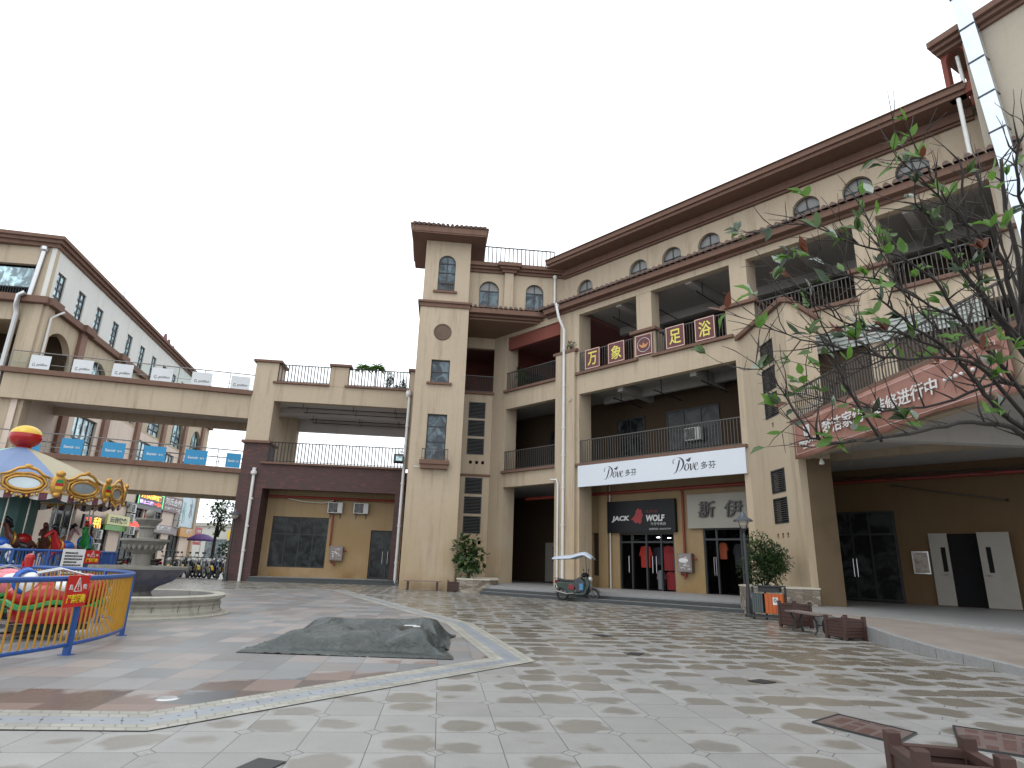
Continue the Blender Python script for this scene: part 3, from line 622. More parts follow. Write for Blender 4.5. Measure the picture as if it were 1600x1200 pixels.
B(m,'cornice',BROWN,bevel=.012)
railing(F4,-4.7,-.6,17.72,18.8,.2,arc,sp=.24,mt=DARKR,bw=.024)
m=M(); m.prism([(F4.p(-5.6,-.2,0).x,F4.p(-5.6,-.2,0).y),(F4.p(.1,-.2,0).x,F4.p(.1,-.2,0).y),(6,38),(-3,38)],17.2,17.6); B(m,'roof_slab',SOFFIT)
downpipe(F4,[(-.55,.1,17.15),(-.55,.1,15.1)],.07,arc); m=M(); m.lathe([(.11,.1),(.12,0),(.07,-.12)],F4.p(-.55,.12,17.2),10); B(m,'rain_hopper',PVC)
# ================================================================ corner tower
tw=thing('corner_tower','tall square beige stair tower with overhanging hipped tile roof and a round blind opening','tower',FT.p(0,0,0))
TB=lambda m,n,mt,**k: m.build(n,mt,tw,**k)
m=M(); wall(m,FT,-1.3,1.33,0,14.62,[(-.5,.48,10.36,11.6),(-.5,.5,6.2,8.64)],.3)
m.bx(FT,-1.3,-1.0,-3.0,-.3,0,14.62); m.bx(FT,1.03,1.33,-3.0,-.3,0,14.62); m.bx(FT,-1.0,1.03,-3,-2.7,0,14.62)
TB(m,'tower_wall',BEIGE)
m=M(); wall(m,FT,-1.22,1.27,14.95,18.6,[(-.47,.47,15.6,17.75)],.3); arch(m,FT,-.47,.47,17.28,17.75,.3)
m.bx(FT,-1.22,-.92,-2.8,-.3,14.95,18.6); m.bx(FT,.97,1.27,-2.8,-.3,14.95,18.6); m.bx(FT,-.92,.97,-2.8,-2.5,14.95,18.6); TB(m,'belfry_wall',BEIGE)
m=M(); m.bx(FT,-1.36,1.40,-3.05,.07,14.6,14.82); m.bx(FT,-1.45,1.48,-3.1,.14,14.82,14.95); TB(m,'ledge',BROWN,bevel=.015)
window(FT,-.47,.47,15.6,17.75,-.12,tw,2,3,arc=True,glass=GLASSM); window(FT,-.5,.48,10.36,11.6,-.15,tw,1,2,rails=(10.4,10.95,11.57),glass=GLASSM); window(FT,-.5,.5,6.2,8.64,-.15,tw,1,3,rails=(6.25,7.2,8.0,8.6),glass=GLASSM)
railing(FT,-.42,.42,15.62,16.1,-.04,tw,sp=.1)
m=M(); m.bx(FT,-.68,.62,-.02,.1,15.46,15.58); TB(m,'window_sill',BROWN); m=M(); m.bx(FT,-.68,.64,-.02,.12,10.22,10.34); TB(m,'window_sill',BROWN)
m=M(); m.bx(FT,-.74,.74,0,.34,6.0,6.22); m.bx(FT,-.68,.68,0,.28,5.78,6.0); TB(m,'balcony_box',BROWN,bevel=.01)
railing(FT,-.66,.66,6.22,6.78,.28,tw,sp=.13)
m=M(); c0=FT.p(-.02,.0,13.18)
m.torus(c0,.43,.05,n=32,m=8,rot=Matrix.Rotation(FT.a,3,'Z')); m.fprism(FT,[(-.02+.42*math.cos(a*PI/16),13.18+.42*math.sin(a*PI/16)) for a in range(32)],0,.02); TB(m,'round_opening',mat('blind_opening',(.13,.085,.062),.85,.2,4,dirt=.3))
ov=.78
m=M(); m.bx(FT,-1.22-ov,1.27+ov,-2.8-ov,.86,18.6,18.68,0); m.bx(FT,-1.22-ov-.03,1.27+ov+.03,-2.83-ov,.89,18.68,19.05,0); TB(m,'roof_overhang',BROWN,bevel=.012)
m=M(); a,b,c,d=-1.22-ov-.06,1.27+ov+.06,-2.86-ov,.94; hz=19.9
P=[FT.p(a,d,19.05),FT.p(b,d,19.05),FT.p(b,c,19.05),FT.p(a,c,19.05),FT.p(.02,-.95,hz),FT.p(.02,-1.0,hz)]
m.add(P,[(0,1,4),(1,2,5,4),(2,3,5),(3,0,4,5),(0,3,2,1)]); rf=TB(m,'tile_roof',TILE)
m=M()
for i in range(16): s=a+(b-a)*(i+.5)/16; m.tube([FT.p(s,d+.03,19.09),FT.p(s*.55,-.1,19.52)],.09,8)
for i in range(18): q=c+(d-c)*(i+.5)/18; m.tube([FT.p(b+.03,q,19.09),FT.p(.8,-1+(q+1)*.4,19.6)],.09,8); m.tube([FT.p(a-.03,q,19.09),FT.p(-.8,-1+(q+1)*.4,19.6)],.09,8)
m.build('tile_row',TILE,rf,smooth=True)
m=M(); m.tube([FT.p(-1.62,-.3,14.9),FT.p(-1.8,-.3,14.2),FT.p(-1.75,-.3,13.2),FT.p(-1.35,-.2,12.2)],.012,4); TB(m,'cable',BLACKM)
m=M(); m.tube([FT.p(-1.02,.1,5.87),FT.p(-.72,.1,5.87)],.025,6); TB(m,'drain_spout',PVC)
# ================================================================ stair tower beside the right wing
sw=thing('stair_tower','beige stucco stair block with sloping brown coping, black louvres and stone planter base','tower',FC.p(-2,-1,0))
lv=[(-2.14,-1.16,z0,z1) for z0,z1 in((8.72,9.62),(7.72,8.6),(6.73,7.6),(4.0,4.82),(2.95,3.82))]
ho=[(s,s+.13,6.36,6.52) for s in(-1.75,)]+[(s,s+.15,2.45,2.62) for s in(-2.1,-1.75,-1.4)]
m=M(); wall(m,FC,-4.3,-.18,PL,9.6,lv+ho,.25)
m.fprism(FC,[(-4.3,9.6),(-.18,9.6),(-.18,10.62),(-.3,10.62),(-4.05,10.62)],-.25,-.001) if False else m.fprism(FC,[(-4.3,9.6),(-.18,9.6),(-.18,10.6),(-4.3,10.55)],-.25,0)
m.bx(FC,-.43,-.18,-1.1,-.25,5.0,9.9); m.bx(FC,-4.3,-.43,-1.1,-.85,5.0,10.3); m.hexa([FC.p(-.43,-1.1,9.9),FC.p(-.18,-1.1,9.9),FC.p(-.18,-.25,9.9),FC.p(-.43,-.25,9.9),FC.p(-.43,-1.1,10.0),FC.p(-.18,-1.1,10.0),FC.p(-.18,-.25,10.6),FC.p(-.43,-.25,10.6)]); m.bx(FC,-4.3,-.43,-1.05,-.8,PL,5.0)
sm=m.build('stair_wall',BEIGE,sw)
m=M(); m.bx(FC,-.44,-.19,-1.1,-.252,PL,5.0); m.build('return_wall',mat('return_wall_shaded_ochre',(.13,.09,.05),.9,.15,2,dirt=.3),sw)  # ochre darkened: shade below the wing put into its colour
m=M(); m.bx(FC,-4.0,-.5,-.6,-.5,PL,9.8); m.build('shaft_back',BLK,sw)
m=M(); m.fprism(FC,[(-4.35,10.5),(-.06,10.58),(-.06,10.77),(-4.35,10.69)],-.35,.16); m.hexa([FC.p(-.5,-1.2,9.94),FC.p(-.06,-1.2,9.94),FC.p(-.06,-.2,10.6),FC.p(-.5,-.2,10.6),FC.p(-.5,-1.2,10.12),FC.p(-.06,-1.2,10.12),FC.p(-.06,-.2,10.78),FC.p(-.5,-.2,10.78)]); m.build('coping',BROWN,sw,bevel=.015)
for a,b,z0,z1 in lv: louvre(FC,a,b,z0,z1,sw)
# ================================================================ right wing with balcony and red banner
wg=thing('side_wing','beige terrace wing with grey balcony railing over a deep arcade, beside the stair block','building',FC.p(4,-1,0))
m=M(); m.bx(FC,-.14,12.5,-.35,-.03,4.95,6.1); m.build('beam',BEIGE,wg)
m=M(); m.bx(FC,-.25,12.5,-.38,.14,6.12,6.26); m.build('ledge',BROWN,wg,bevel=.015)
fl=[FC.p(-.15,-.35,0),FC.p(12.5,-.35,0),FA.p(22,-.1,0),FA.p(11.3,-.1,0)]
LSOF=stucco('pale_ceiling',(.50,.475,.45),.2,0)  # wing ceiling paled: light bounced off the ground put into colour
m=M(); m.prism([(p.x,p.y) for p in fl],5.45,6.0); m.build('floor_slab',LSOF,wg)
m=M(); m.bx(FC,3.0,3.35,-6,-.35,4.95,5.45); m.build('ceiling_beam',LSOF,wg); m=M(); m.bx(FC,8.2,8.55,-8,-.35,4.95,5.45); m.build('ceiling_beam',LSOF,wg)
m=M(); m.bx(FC,12.0,12.7,-1.2,-.04,0,6.1); m.build('column',BEIGE,wg)
rs=railing(FC,-.1,12.0,6.26,7.3,-.05,wg,sp=.125)
# ================================================================ tall corner block at the right edge
db=thing('corner_block','tall plain beige block with brown cornice at the upper right edge','building',FD.p(4,-2,0))
m=M(); m.bx(FD,-.0,14,-8,0,6,19.6); m.build('wall',stucco('grey_beige_stucco',(.42,.37,.30),.2,0),db)
m=M()
for d,z0,z1 in((.12,19.55,19.7),(.28,19.7,19.85),(.42,19.85,20.1)): m.bx(FD,-d*.4-.75,14,-8.4,d,z0,z1)
m.build('cornice',BROWN,db,bevel=.015)
m=M(); m.bx(FD,-.75,0,-.35,-.05,17.6,18.0); m.bx(FD,-.75,-.6,-.35,-.05,18,19.6); m.bx(FD,-.6,0,-1.5,-1.4,17.6,19.6); arch(m,FD,-.6,.0,19.2,19.56,.3,-.05); m.build('side_loggia',ROSE,db)
downpipe(FD,[(-.3,-.2,19.3),(-.22,-.1,17.9)],.06,db); downpipe(FD,[(-.35,.25,17.3),(-.35,.25,15)],.07,db)
# galvanised duct climbing the wall, in flanged sections
dk=thing('metal_duct','shiny galvanised ventilation duct climbing the tall block in flanged sections','duct',FD.p(1.3,.6,8))
gal=mat('galvanised_sheet',(.62,.68,.76),.3,.12,2.5,.85,bmp=.05)
fm=M(); m=M()
zs=[9.5+1.45*k for k in range(9)]
for z0,z1 in zip(zs,zs[1:]):
    sh=lambda z:.62-.045*(z-8.5)+.06
    for i,(z,) in enumerate(((z0,),)):
        A=[FD.p(sh(z0),.12,z0+.02),FD.p(sh(z0)+.42,.12,z0+.02),FD.p(sh(z0)+.46,.5,z0+.02),FD.p(sh(z0),.5,z0+.02)]
        T=[FD.p(sh(z1),.12,z1-.02),FD.p(sh(z1)+.42,.12,z1-.02),FD.p(sh(z1)+.46,.5,z1-.02),FD.p(sh(z1),.5,z1-.02)]
        m.hexa(A+T); c0=(A[3]+A[2]+T[3]+T[2])/4+FD.n*.03; c1=(A[3]+A[0]+T[3]+T[0])/4-FD.u*.03
        m.add([A[3],A[2],T[2],T[3],c0],[(0,1,4),(1,2,4),(2,3,4),(3,0,4)]); m.add([A[3],A[0],T[0],T[3],c1],[(0,1,4),(1,2,4),(2,3,4),(3,0,4)])
    fm=M(); fm.bx(FD,sh(z1)-.03,sh(z1)+.45,.1,.53,z1-.02,z1+.02); fm.build('flange',mat('duct_flange',(.08,.08,.09),.5,.1,4,.5),dk)
m.build('duct_section',gal,dk)
# ================================================================ link building with brick base
lk=thing('link_building','two-storey beige link with dark red brick base, open terrace and roof railing','building',FB.p(0,0,0))
LB=lambda m,n,mt,**k: m.build(n,mt,lk,**k)
m=M(); m.bx(FB,-4.35,-3.0,-1.6,0,0,7.55); LB(m,'brick_pier',BRICK)
m=M(); m.bx(FB,-3.0,4.86,-.5,0,5.0,6.38); m.bx(FB,4.4,4.86,-.5,-.01,0,5.0); LB(m,'brick_beam',BRICK)
m=M(); m.bx(FB,-4.5,-2.9,-1.7,.14,7.55,7.7); LB(m,'ledge',BROWN,bevel=.015); m=M(); m.bx(FB,-3.3,4.86,-.5,.14,6.38,6.5); LB(m,'ledge',BROWN,bevel=.015)
m=M(); m.bx(FB,-4.35,-3.05,-1.5,0,7.7,12.45); LB(m,'pier',BEIGE)
m=M(); m.bx(FB,-3.05,4.9,-.4,-.01,10.1,11.18); m.bx(FB,4.72,5.2,-.45,-.005,6.5,12.45); m.bx(FB,.0,1.05,-.45,0,11.18,12.4); LB(m,'parapet_beam',BEIGE)
for a,b in((-4.5,-2.85),(-.1,1.2),(4.6,5.3)): m=M(); m.bx(FB,a,b,-1.6 if a<-4 else -.6,.14,12.42,12.57); LB(m,'pier_cap',BROWN,bevel=.015)
for a,b in((-3.25,.0),(.9,4.7)): m=M(); m.bx(FB,a,b,-.35,.13,11.16,11.28); LB(m,'ledge',BROWN,bevel=.015)
m=M(); m.bx(FB,-4.3,5.2,-6.3,-.4,10.35,10.7); LB(m,'ceiling_slab',LSOF); m=M(); m.bx(FB,-4.3,5.2,-6.4,-6.0,9.55,10.35); LB(m,'back_beam',LSOF); m=M(); m.bx(FB,-4.3,5.2,-3.2,-2.9,10.0,10.35); LB(m,'ceiling_beam',LSOF)
m=M(); m.bx(FB,-4.3,5.2,-6.3,-.5,5.9,6.3); LB(m,'floor_slab',SOFFIT)
m=M(); m.bx(FB,-4.3,-2.86,-6.3,-5.6,6.3,10.35); LB(m,'back_pier',BEIGE)
m=M(); wall(m,FB,-3.0,4.86,.24,5.9,[(-2.58,.6,.76,3.58),(3.08,4.8,.24,2.98)],.25,-1.5); LB(m,'ground_wall',YEL)
m=M(); m.bx(FB,-3.4,5,-2.4,-2.3,0,5.9); LB(m,'inner_dark_wall',DARKV)
window(FB,-2.58,.6,.76,3.58,-1.6,lk,4,2,glass=GLASSD,rails=(.8,2.6,3.54)); 
glassdoor(FB,3.08,4.8,.24,2.98,-1.7,lk,(3.14,3.95,4.05,4.74),2.9,handles=(3.85,4.15))
railing(FB,-3.05,4.8,6.5,7.68,-.06,lk,sp=.19,mt=DARKR,bw=.024); railing(FB,-3.05,0,11.28,12.38,-.06,lk,sp=.19,mt=DARKR,bw=.024); railing(FB,1.05,4.72,11.28,12.38,-.06,lk,sp=.19,mt=DARKR,bw=.024)
for d in(-1.0,-2.2,-4.2,-5.2):
    m=M(); m.tube([FB.p(-1.8 if d<-2 else -2.5,d,10.0),FB.p(4.6,d,10.0)],.025,5)
    for s in(-1.6,1.4,3.9): m.tube([FB.p(s,d,10.35),FB.p(s,d,9.9)],.018,5)
    LB(m,'sprinkler_pipe',BLACKM)
m=M(); m.tube([FB.p(-2.9,-1.2,4.7),FB.p(4.7,-1.2,4.7)],.07,8); m.tube([FB.p(.82,-1.2,4.7),FB.p(.82,-1.4,4.5),FB.p(.82,-1.4,2.0)],.05,8); LB(m,'fire_pipe',RED,smooth=True)
m=M(); m.tube([FB.p(-1.8,-1.3,4.6),FB.p(-.9,-1.3,4.45),FB.p(0.2,-1.3,4.42),FB.p(.8,-1.3,4.6)],.02,5); LB(m,'white_cable',PVC)
downpipe(FB,[(-3.55,.1,5.85),(-3.5,.1,0)],.085,lk,zs=[(-3.5,.1,z) for z in(4.4,2.9,1.6)]); m=M(); m.lathe([(.09,-.2),(.17,-.12),(.17,.0),(.1,.05),(.1,.22)],FB.p(-3.55,.12,5.9),12); LB(m,'rain_hopper',PVC)
downpipe(FB,[(4.72,.1,11.0),(4.78,.12,10.6),(4.78,.12,.05)],.09,lk,zs=[(4.78,.12,z) for z in(9,7.8,5.6,3.2,1.2)])
m=M(); m.lathe([(.16,.15),(.18,-.1),(.1,-.25)],FB.p(4.72,.12,11.0),12); LB(m,'rain_hopper',PVC)
# ================================================================ two bridges between the buildings
def bridge(name,label,A,Bp,zt,zb,w,railz,post,boards,bmat,btxt,bcol,panel=None):
    A=Vector(A); Bp=Vector(Bp); d=Bp-A; L=d.length; F=Fr((A.x,A.y),math.degrees(math.atan2(d.y,d.x)))
    t=thing(name,label,'bridge',F.p(L/2,0,zb))
    m=M(); m.bx(F,-.2,L,-.35,0,zb,zt-.28); m.bx(F,-.2,L,-w,-w+.35,zb,zt-.28); m.build('beam',BEIGE,t)
    m=M(); m.bx(F,-.35,L,-w-.1,.22,zt-.28,zt); m.build('deck',BROWN,t,bevel=.02)
    m=M(); m.bx(F,-.2,L,-w+.35,-.35,zb+.45,zt-.3); m.build('deck_soffit',LSOF,t)
    m=M(); n=int(L/post)
    for dd in(.1,-w+.05):
        m.tube([F.p(0,dd,zt+railz),F.p(L,dd,zt+railz)],.03,6); m.tube([F.p(0,dd,zt+.3),F.p(L,dd,zt+.3)],.015,5)
        for i in range(n+1): m.tube([F.p(L*i/n,dd,zt),F.p(L*i/n,dd,zt+railz)],.022,6)
    m.build('handrail',mat('dull_handrail',(.20,.195,.19),.45,.15,5,.5),t,smooth=True)
    if panel: m=M(); m.bx(F,0,L,.095,.105,zt+.05,zt+railz-.1); m.build('glass_panel',CLEAR,t)
    def sat(px,py):
        v=ray(px,py); n=F.n; tt=(F.o.dot(n))/Vector((v.x,v.y,0)).dot(n); return (Vector((v.x,v.y,0))*tt-F.o).dot(F.u)
    for i,(xa,xb,yy) in enumerate(boards):
        s=sat(xa,yy); wd=sat(xb,yy)-s; b=M(); hh=railz*.80; b.bx(F,s,s+wd,.13,.16,zt+.02,zt+.02+hh); o=b.build('banner_board',bmat)
        for j,(bt,a0,a1,z0,z1,kw) in enumerate(btxt):
            if bt: textc(F,s+wd*a0,s+wd*a1,zt+hh*z0,zt+hh*z1,.163,bt,bcol,o,**kw)
        tag(o,('first','second','third','fourth','fifth','sixth','seventh')[i]+(' white banner board from the left on the upper bridge railing' if 'upper' in label else ' sky blue banner board from the left on the lower bridge railing'),'banner','white boards on the upper bridge' if 'upper' in label else 'blue boards on the lower bridge')
    return F,L
wb=mat('board_white',(.58,.60,.62),.5,.06,3,dirt=.15); bb_=mat('board_blue',(.02,.23,.45),.5,.1,2); INK=mat('ink_black',(.03,.03,.035),.5,0,1); WTX=mat('letter_white',(.62,.62,.61),.5,.03,2)
rx=FB.p(-4.35,-.2,0)
bridge('upper_footbridge','upper of two beige footbridges, steel and glass railing hung with white boards','' or (-27.0,31.6,0),(rx.x,rx.y,0),10.65,9.0,4.2,.95,1.25,[(49,81,566),(115,147,573),(177,209,580),(237,271,587),(300,332,593),(361,391,599)],wb,
  [('G',.14,.27,.2,.44,dict(bold=.0)),('goldlion',.34,.88,.2,.44,dict(bold=.0,shear=.35))],INK,panel=1)
bridge('lower_footbridge','lower of two beige footbridges, steel railing hung with sky blue boards','' or (-26.2,30.2,0),(rx.x,rx.y,0),6.05,4.5,3.2,1.0,1.25,[(32,66,690),(97,132,692),(161,197,699),(225,260,706),(289,324,713),(353,376,719)],bb_,
  [('Semir',.14,.62,.40,.58,dict(bold=.02)),('森马',.68,.88,.40,.54,dict(bold=.01))],WTX)
# ================================================================ left building
lf=thing('left_building','long white and beige mall block on the left with brown cornice and tall grid windows','building',FLs.p(6,-4,0))
KB2=lambda m,n,mt,**k: m.build(n,mt,lf,**k)
uw=[(.68+2.58*i,1.63+2.58*i,14.95,16.85) for i in range(13)]
m=M(); wall(m,FLs,.0,35.3,14.9,18.0,uw,.25); KB2(m,'upper_wall',WHITEW)
for a,b,z0,z1 in uw[:12]: window(FLs,a,b,z0,z1,-.12,lf,2,4,glass=GLASSB,t=.09)
m=M(); wall(m,FLs,.0,35.3,10.6,14.5,[(1.0,4.1,10.6,13.6),(6.2,9.4,10.6,13.5)]+[(a,a+3.2,10.8,13.5) for a in(12,18,23.8,29.6)],.4)
for a in (1.0,): arch(m,FLs,a,a+3.1,12.1,13.6,.4)
for a in (6.2,12,18,23.8,29.6): arch(m,FLs,a,a+3.2,12.0,13.5,.4)
KB2(m,'arch_wall',BEIGE)
for a in(6.2,12,18,23.8,29.6): window(FLs,a,a+3.2,10.8,13.45,-.3,lf,3,2,glass=GLASSB,arc=True,t=.1)
for s in(.15,4.4,10.0,15.6,21.2,26.8,32.4): m=M(); m.bx(FLs,s,s+.75,0,.22,6.9 if s>1 else 0,14.5); KB2(m,'pilaster',BEIGE if s<1 else mat('brown_pilaster',(.20,.11,.08),.8,.12,2))
lw=[(6.3,9.4,6.8,9.7),(11.4,14.6,6.9,9.0),(16.6,19.6,7.5,10.0),(22.6,25.6,7.0,10.0),(28.2,31.2,7.0,10.0),(6.2,9.3,.3,4.4),(11.2,14.8,.3,3.2),(16.8,20.4,.2,3.0),(22,26,.2,3.0),(28,31.5,.2,3.0),(18.6,20.8,3.9,5.3),(23.0,25.4,3.9,5.3)]
m=M(); wall(m,FLs,0,35.3,0,10.6,lw,.3); KB2(m,'lower_wall',PINK)
for i,(a,b,z0,z1) in enumerate(lw): window(FLs,a,b,z0,z1,-.2,lf,4 if i<5 else 3,2 if i<5 else 2,glass=GLASSB if i<5 else GLASSD,t=.09)
m=M(); m.bx(FLs,34.6,35.3,0,.25,0,10.6); KB2(m,'end_pilaster',BEIGE)
# front (short) side
m=M(); wall(m,FLf,-9,0,14.9,18.0,[(-6.5,-.76,14.95,16.9)],.3); wall(m,FLf,-9,0,0,14.5,[(-5,-.95,9.5,13.5)],.3); m.bx(FLf,-9,-.3,-.3,-.0,14.5,14.9); KB2(m,'front_wall',BEIGE)
m=M(); m.bx(FLf,-6.5,-.76,-.2,-.15,15.55,16.7); KB2(m,'front_glass',GLASSB); m=M(); m.bx(FLf,-6.5,-.76,-.6,-.5,14.9,16.9); KB2(m,'dark_recess',DARKV)
railing(FLf,-6.5,-.8,14.9,15.5,-.1,lf,mt=BLACKM); m=M(); m.bx(FLf,-6,-.5,-4,-3.9,9,14); KB2(m,'dark_recess',DKBR); railing(FLf,-5,-.95,10.6,11.5,-.1,lf,mt=BLACKM)
for (d,z0,z1) in((.12,18.0,18.22),(.28,18.22,18.42),(.42,18.42,18.62)):
    m=M(); m.bx(FLs,-d,35.6,-6,d,z0,z1); m.bx(FLf,-9,-.3,-1,d-.003,z0+.002,z1-.002); KB2(m,'cornice',BROWN)
m=M(); m.bx(FLs,-.3,35.5,-5,.32,14.5,14.9); 
for s in(.05,4.3,9.9,15.5,21.1,26.7): m.bx(FLs,s-.15,s+1.15,0,.52,14.48,14.92)
m.bx(FLf,-9,.0,-1,.3,14.502,14.898); KB2(m,'ledge',BROWN,bevel=.02)
m=M(); m.bx(FLs,0,35,-6,-5.8,0,18); m.bx(FLs,.2,35,-5.8,-.4,10.4,10.6); m.bx(FLs,.2,35,-5.8,-.4,13.9,14.4); m.bx(FLs,5.0,5.3,-5.8,-.4,10.6,14.4); KB2(m,'inner_structure',BEIGE)
downpipe(FLf,[(-.6,.14,17.75),(-.75,.14,14.75)],.13,lf,STEEL); downpipe(FLf,[(-.75,.5,14.95),(-1.0,.55,14.75),(-1.1,.4,14.2),(-1.1,.2,13.8),(-1.12,.2,2)],.14,lf,STEEL)
m=M(); m.lathe([(.2,.1),(.22,-.1),(.13,-.2)],FLf.p(-.6,.14,17.85),12); KB2(m,'rain_hopper',STEEL)
downpipe(FLs,[(.9,.7,14.45),(.7,.5,14.2),(.5,.3,13.9),(.5,.3,10.7)],.06,lf)
for s,h in((16,3.6),(28.5,1.2)):
    m=M(); m.tube([FLs.p(s,-3,18.5),FLs.p(s,-3,18.6+h)],.09,6); KB2(m,'roof_mast',STEEL)
m=M()
for k,(s,z) in enumerate(((21,18.7),(22,18.7),(23.3,18.7),(24,18.7))): m.fprism(FLs,[(s,z),(s+1.1,z),(s+1.5,z+.9),(s+.8,z+2.0-.2*k),(s+.4,z+.9)],-1.5,-1.3)
tag(m.build('roof_sign',mat('dark_red_sign',(.13,.03,.045),.6,.2,3)),'dark red jagged sign structure standing on the roof of the left block','sign')
# ================================================================ signs
def signbox(name,label,F,s0,s1,z0,z1,d,th,mt,cat='sign',frame=None,group=None):
    m=M(); m.bx(F,s0,s1,d-th,d,z0,z1); o=m.build(name,mt); tag(o,label,cat,group)
    if frame:
        f=M(); t=.04
        for a,b,c,e in((s0,s1,z0,z0+t),(s0,s1,z1-t,z1),(s0,s0+t,z0+t,z1-t),(s1-t,s1,z0+t,z1-t)): f.bx(F,a,b,d,d+.012,c,e)
        f.build('frame',frame,o)
    return o
dv=signbox('fascia_sign','long white fascia sign with two black script logos over the shop steps',FA,2.2,10.66,4.98,6.0,.14,.13,mat('sign_white',(.60,.64,.70),.35,.04,.7,dirt=.06))
def bird(F,s,z,d,w,mt,parent):
    m=M(); P=[(-.5,.05),(-.25,.2),(.0,.1),(.1,.42),(.3,.3),(.62,.5),(.42,.12),(.25,-.22),(-.02,-.3),(-.3,-.15)]
    c=(s,z); 
    m.add([F.p(s+x*w,d+.004,z+y*w) for x,y in P],[tuple(range(len(P)))]); return m.build('bird_emblem',mt,parent)
DOVES=((3.78,1.05),(7.42,1.15))
MAR=mat('sign_maroon',(.09,.012,.015),.35,.2,2); GOLD=mat('letter_yellow',(.62,.55,.10),.4,.05,3); FRM=mat('sign_frame_pale',(.55,.36,.30),.4,.05,3)
for i,(ch,a,b,lb) in enumerate((('万',2.69,3.6,'maroon square sign with first yellow character at the left end of the third floor railing'),('象',4.13,5.08,'maroon square sign with second yellow character left of the railing pillar'),('',5.72,6.63,'maroon square emblem sign with a white circle on the pillar between railings'),('足',7.37,8.3,'maroon square sign with yellow character, first one right of the pillar'),('浴',8.82,9.75,'maroon square sign with last yellow character at the right end'))):
    z0,z1=(10.84,11.86); dd=.12 if ch else .12
    o=signbox('character_sign',lb,FA,a,b,z0,z1,.14,.05,MAR,frame=FRM,group='maroon foot bath signs on the railing')
    if ch: textc(FA,a+.17,b-.17,z0+.16,z1-.16,.145,ch,GOLD,o,bold=.012)
    else:
        c=(a+b)/2; m=M(); m.torus(FA.p(c,.145,11.35),.34,.012,n=32,m=5,rot=Matrix.Rotation(FA.a,3,'Z')); m.build('ring',WTX,o)
        m=M(); 
        for sg in(-1,1):
            for k in range(4): m.add([FA.p(c+sg*x,.148+.001*k,11.35+y) for x,y in((.02,-.05+.02*k),(.28-.04*k,.08-.05*k),(.24-.04*k,.01-.05*k),(.05,-.12-.01*k))],[(0,1,2,3)])
        m.add([FA.p(c+x,.153,11.35+y) for x,y in((-.05,.06),(.0,.1),(.05,.06),(.03,-.15),(-.03,-.15))],[(0,1,2,3,4)]); m.build('wing_emblem',mat('emblem_gold',(.5,.22,.08),.4,.1,3),o)
js=signbox('shop_sign','black shop sign with white latin letters and a red wolf head',FA,2.5,6.28,2.93,4.42,-1.78,.2,mat('sign_black',(.010,.011,.013),.45,.2,1.5,spec=.25))
textc(FA,2.78,3.82,3.42,3.72,-1.775,'JACK',WTX,js,bold=.045,shear=.15); textc(FA,4.75,5.75,3.42,3.72,-1.775,'WOLF',WTX,js,bold=.045,shear=.15)
textc(FA,5.0,5.8,3.24,3.37,-1.775,'牛仔专卖店',mat('letter_grey',(.4,.4,.4),.5,0,1),js); textc(FA,4.9,6.05,3.03,3.12,-1.775,'加盟热线: 4006767099',MC['letter_grey'],js)
textc(FA,4.72,5.4,3.8,3.95,-1.775,'杰克狼',mat('letter_dark_red',(.12,.008,.01),.5,0,1),js)
m=M(); P=[(4.35,4.05),(4.42,3.95),(4.5,4.02),(4.52,3.85),(4.6,3.7),(4.52,3.62),(4.5,3.4),(4.4,3.3),(4.3,3.38),(4.15,3.35),(4.02,3.5),(3.9,3.52),(4.02,3.62),(4.15,3.75),(4.2,3.95)]
m.add([FA.p(a,-1.772,b) for a,b in P],[tuple(range(len(P)))]); m.build('wolf_head',mat('wolf_red',(.30,.01,.015),.4,.1,3),js)
gs=signbox('shop_sign','beige grey shop sign with large raised dark brush characters behind the street lamp',FA,6.93,10.9,3.06,4.52,-1.76,.22,mat('sign_beige',(.30,.285,.24),.5,.08,1,dirt=.1))
BRN=mat('raised_character',(.035,.03,.028),.35,.2,5); SH=mat('character_side',(.18,.17,.16),.35,.2,5)
for ch,a,w in(('斯',7.5,.78),('伊',8.72,.78),('卡',9.95,.78)):
    textc(FA,a+.02,a+w+.02,3.52,4.2,-1.74,ch,SH,gs,bold=.008,ext=.02,shear=.08); textc(FA,a,a+w,3.5,4.2,-1.69,ch,BRN,gs,bold=.012,ext=.03,shear=.08)
def nib(F,s0,z0,d,w,strokes,mt,parent,name='script_letter'):
    "brush-script letter from strokes of (x,y,width), drawn with a slanted nib"
    for st_ in strokes:
        P=[Vector((x,y,0)) for x,y,_ in st_]; Wd=[q[2] for q in st_]; n=len(P); out=[]
        for i in range(n-1):
            p0,p1,p2,p3=P[max(0,i-1)],P[i],P[i+1],P[min(n-1,i+2)]
            for k in range(6): t=k/6; out.append((.5*((2*p1)+(p2-p0)*t+(2*p0-5*p1+4*p2-p3)*t*t+(3*p1-p0-3*p2+p3)*t**3),Wd[i]+(Wd[i+1]-Wd[i])*t))
        out.append((P[-1],Wd[-1])); m=M(); vs=[]
        for p,q in out: vs+= [F.p(s0+(p.x-q*.5)*w,d,z0+(p.y-q*.12)*w),F.p(s0+(p.x+q*.5)*w,d,z0+(p.y+q*.12)*w)]
        m.add(vs,[(2*i,2*i+1,2*i+3,2*i+2) for i in range(len(out)-1)]); m.build(name,mt,parent)
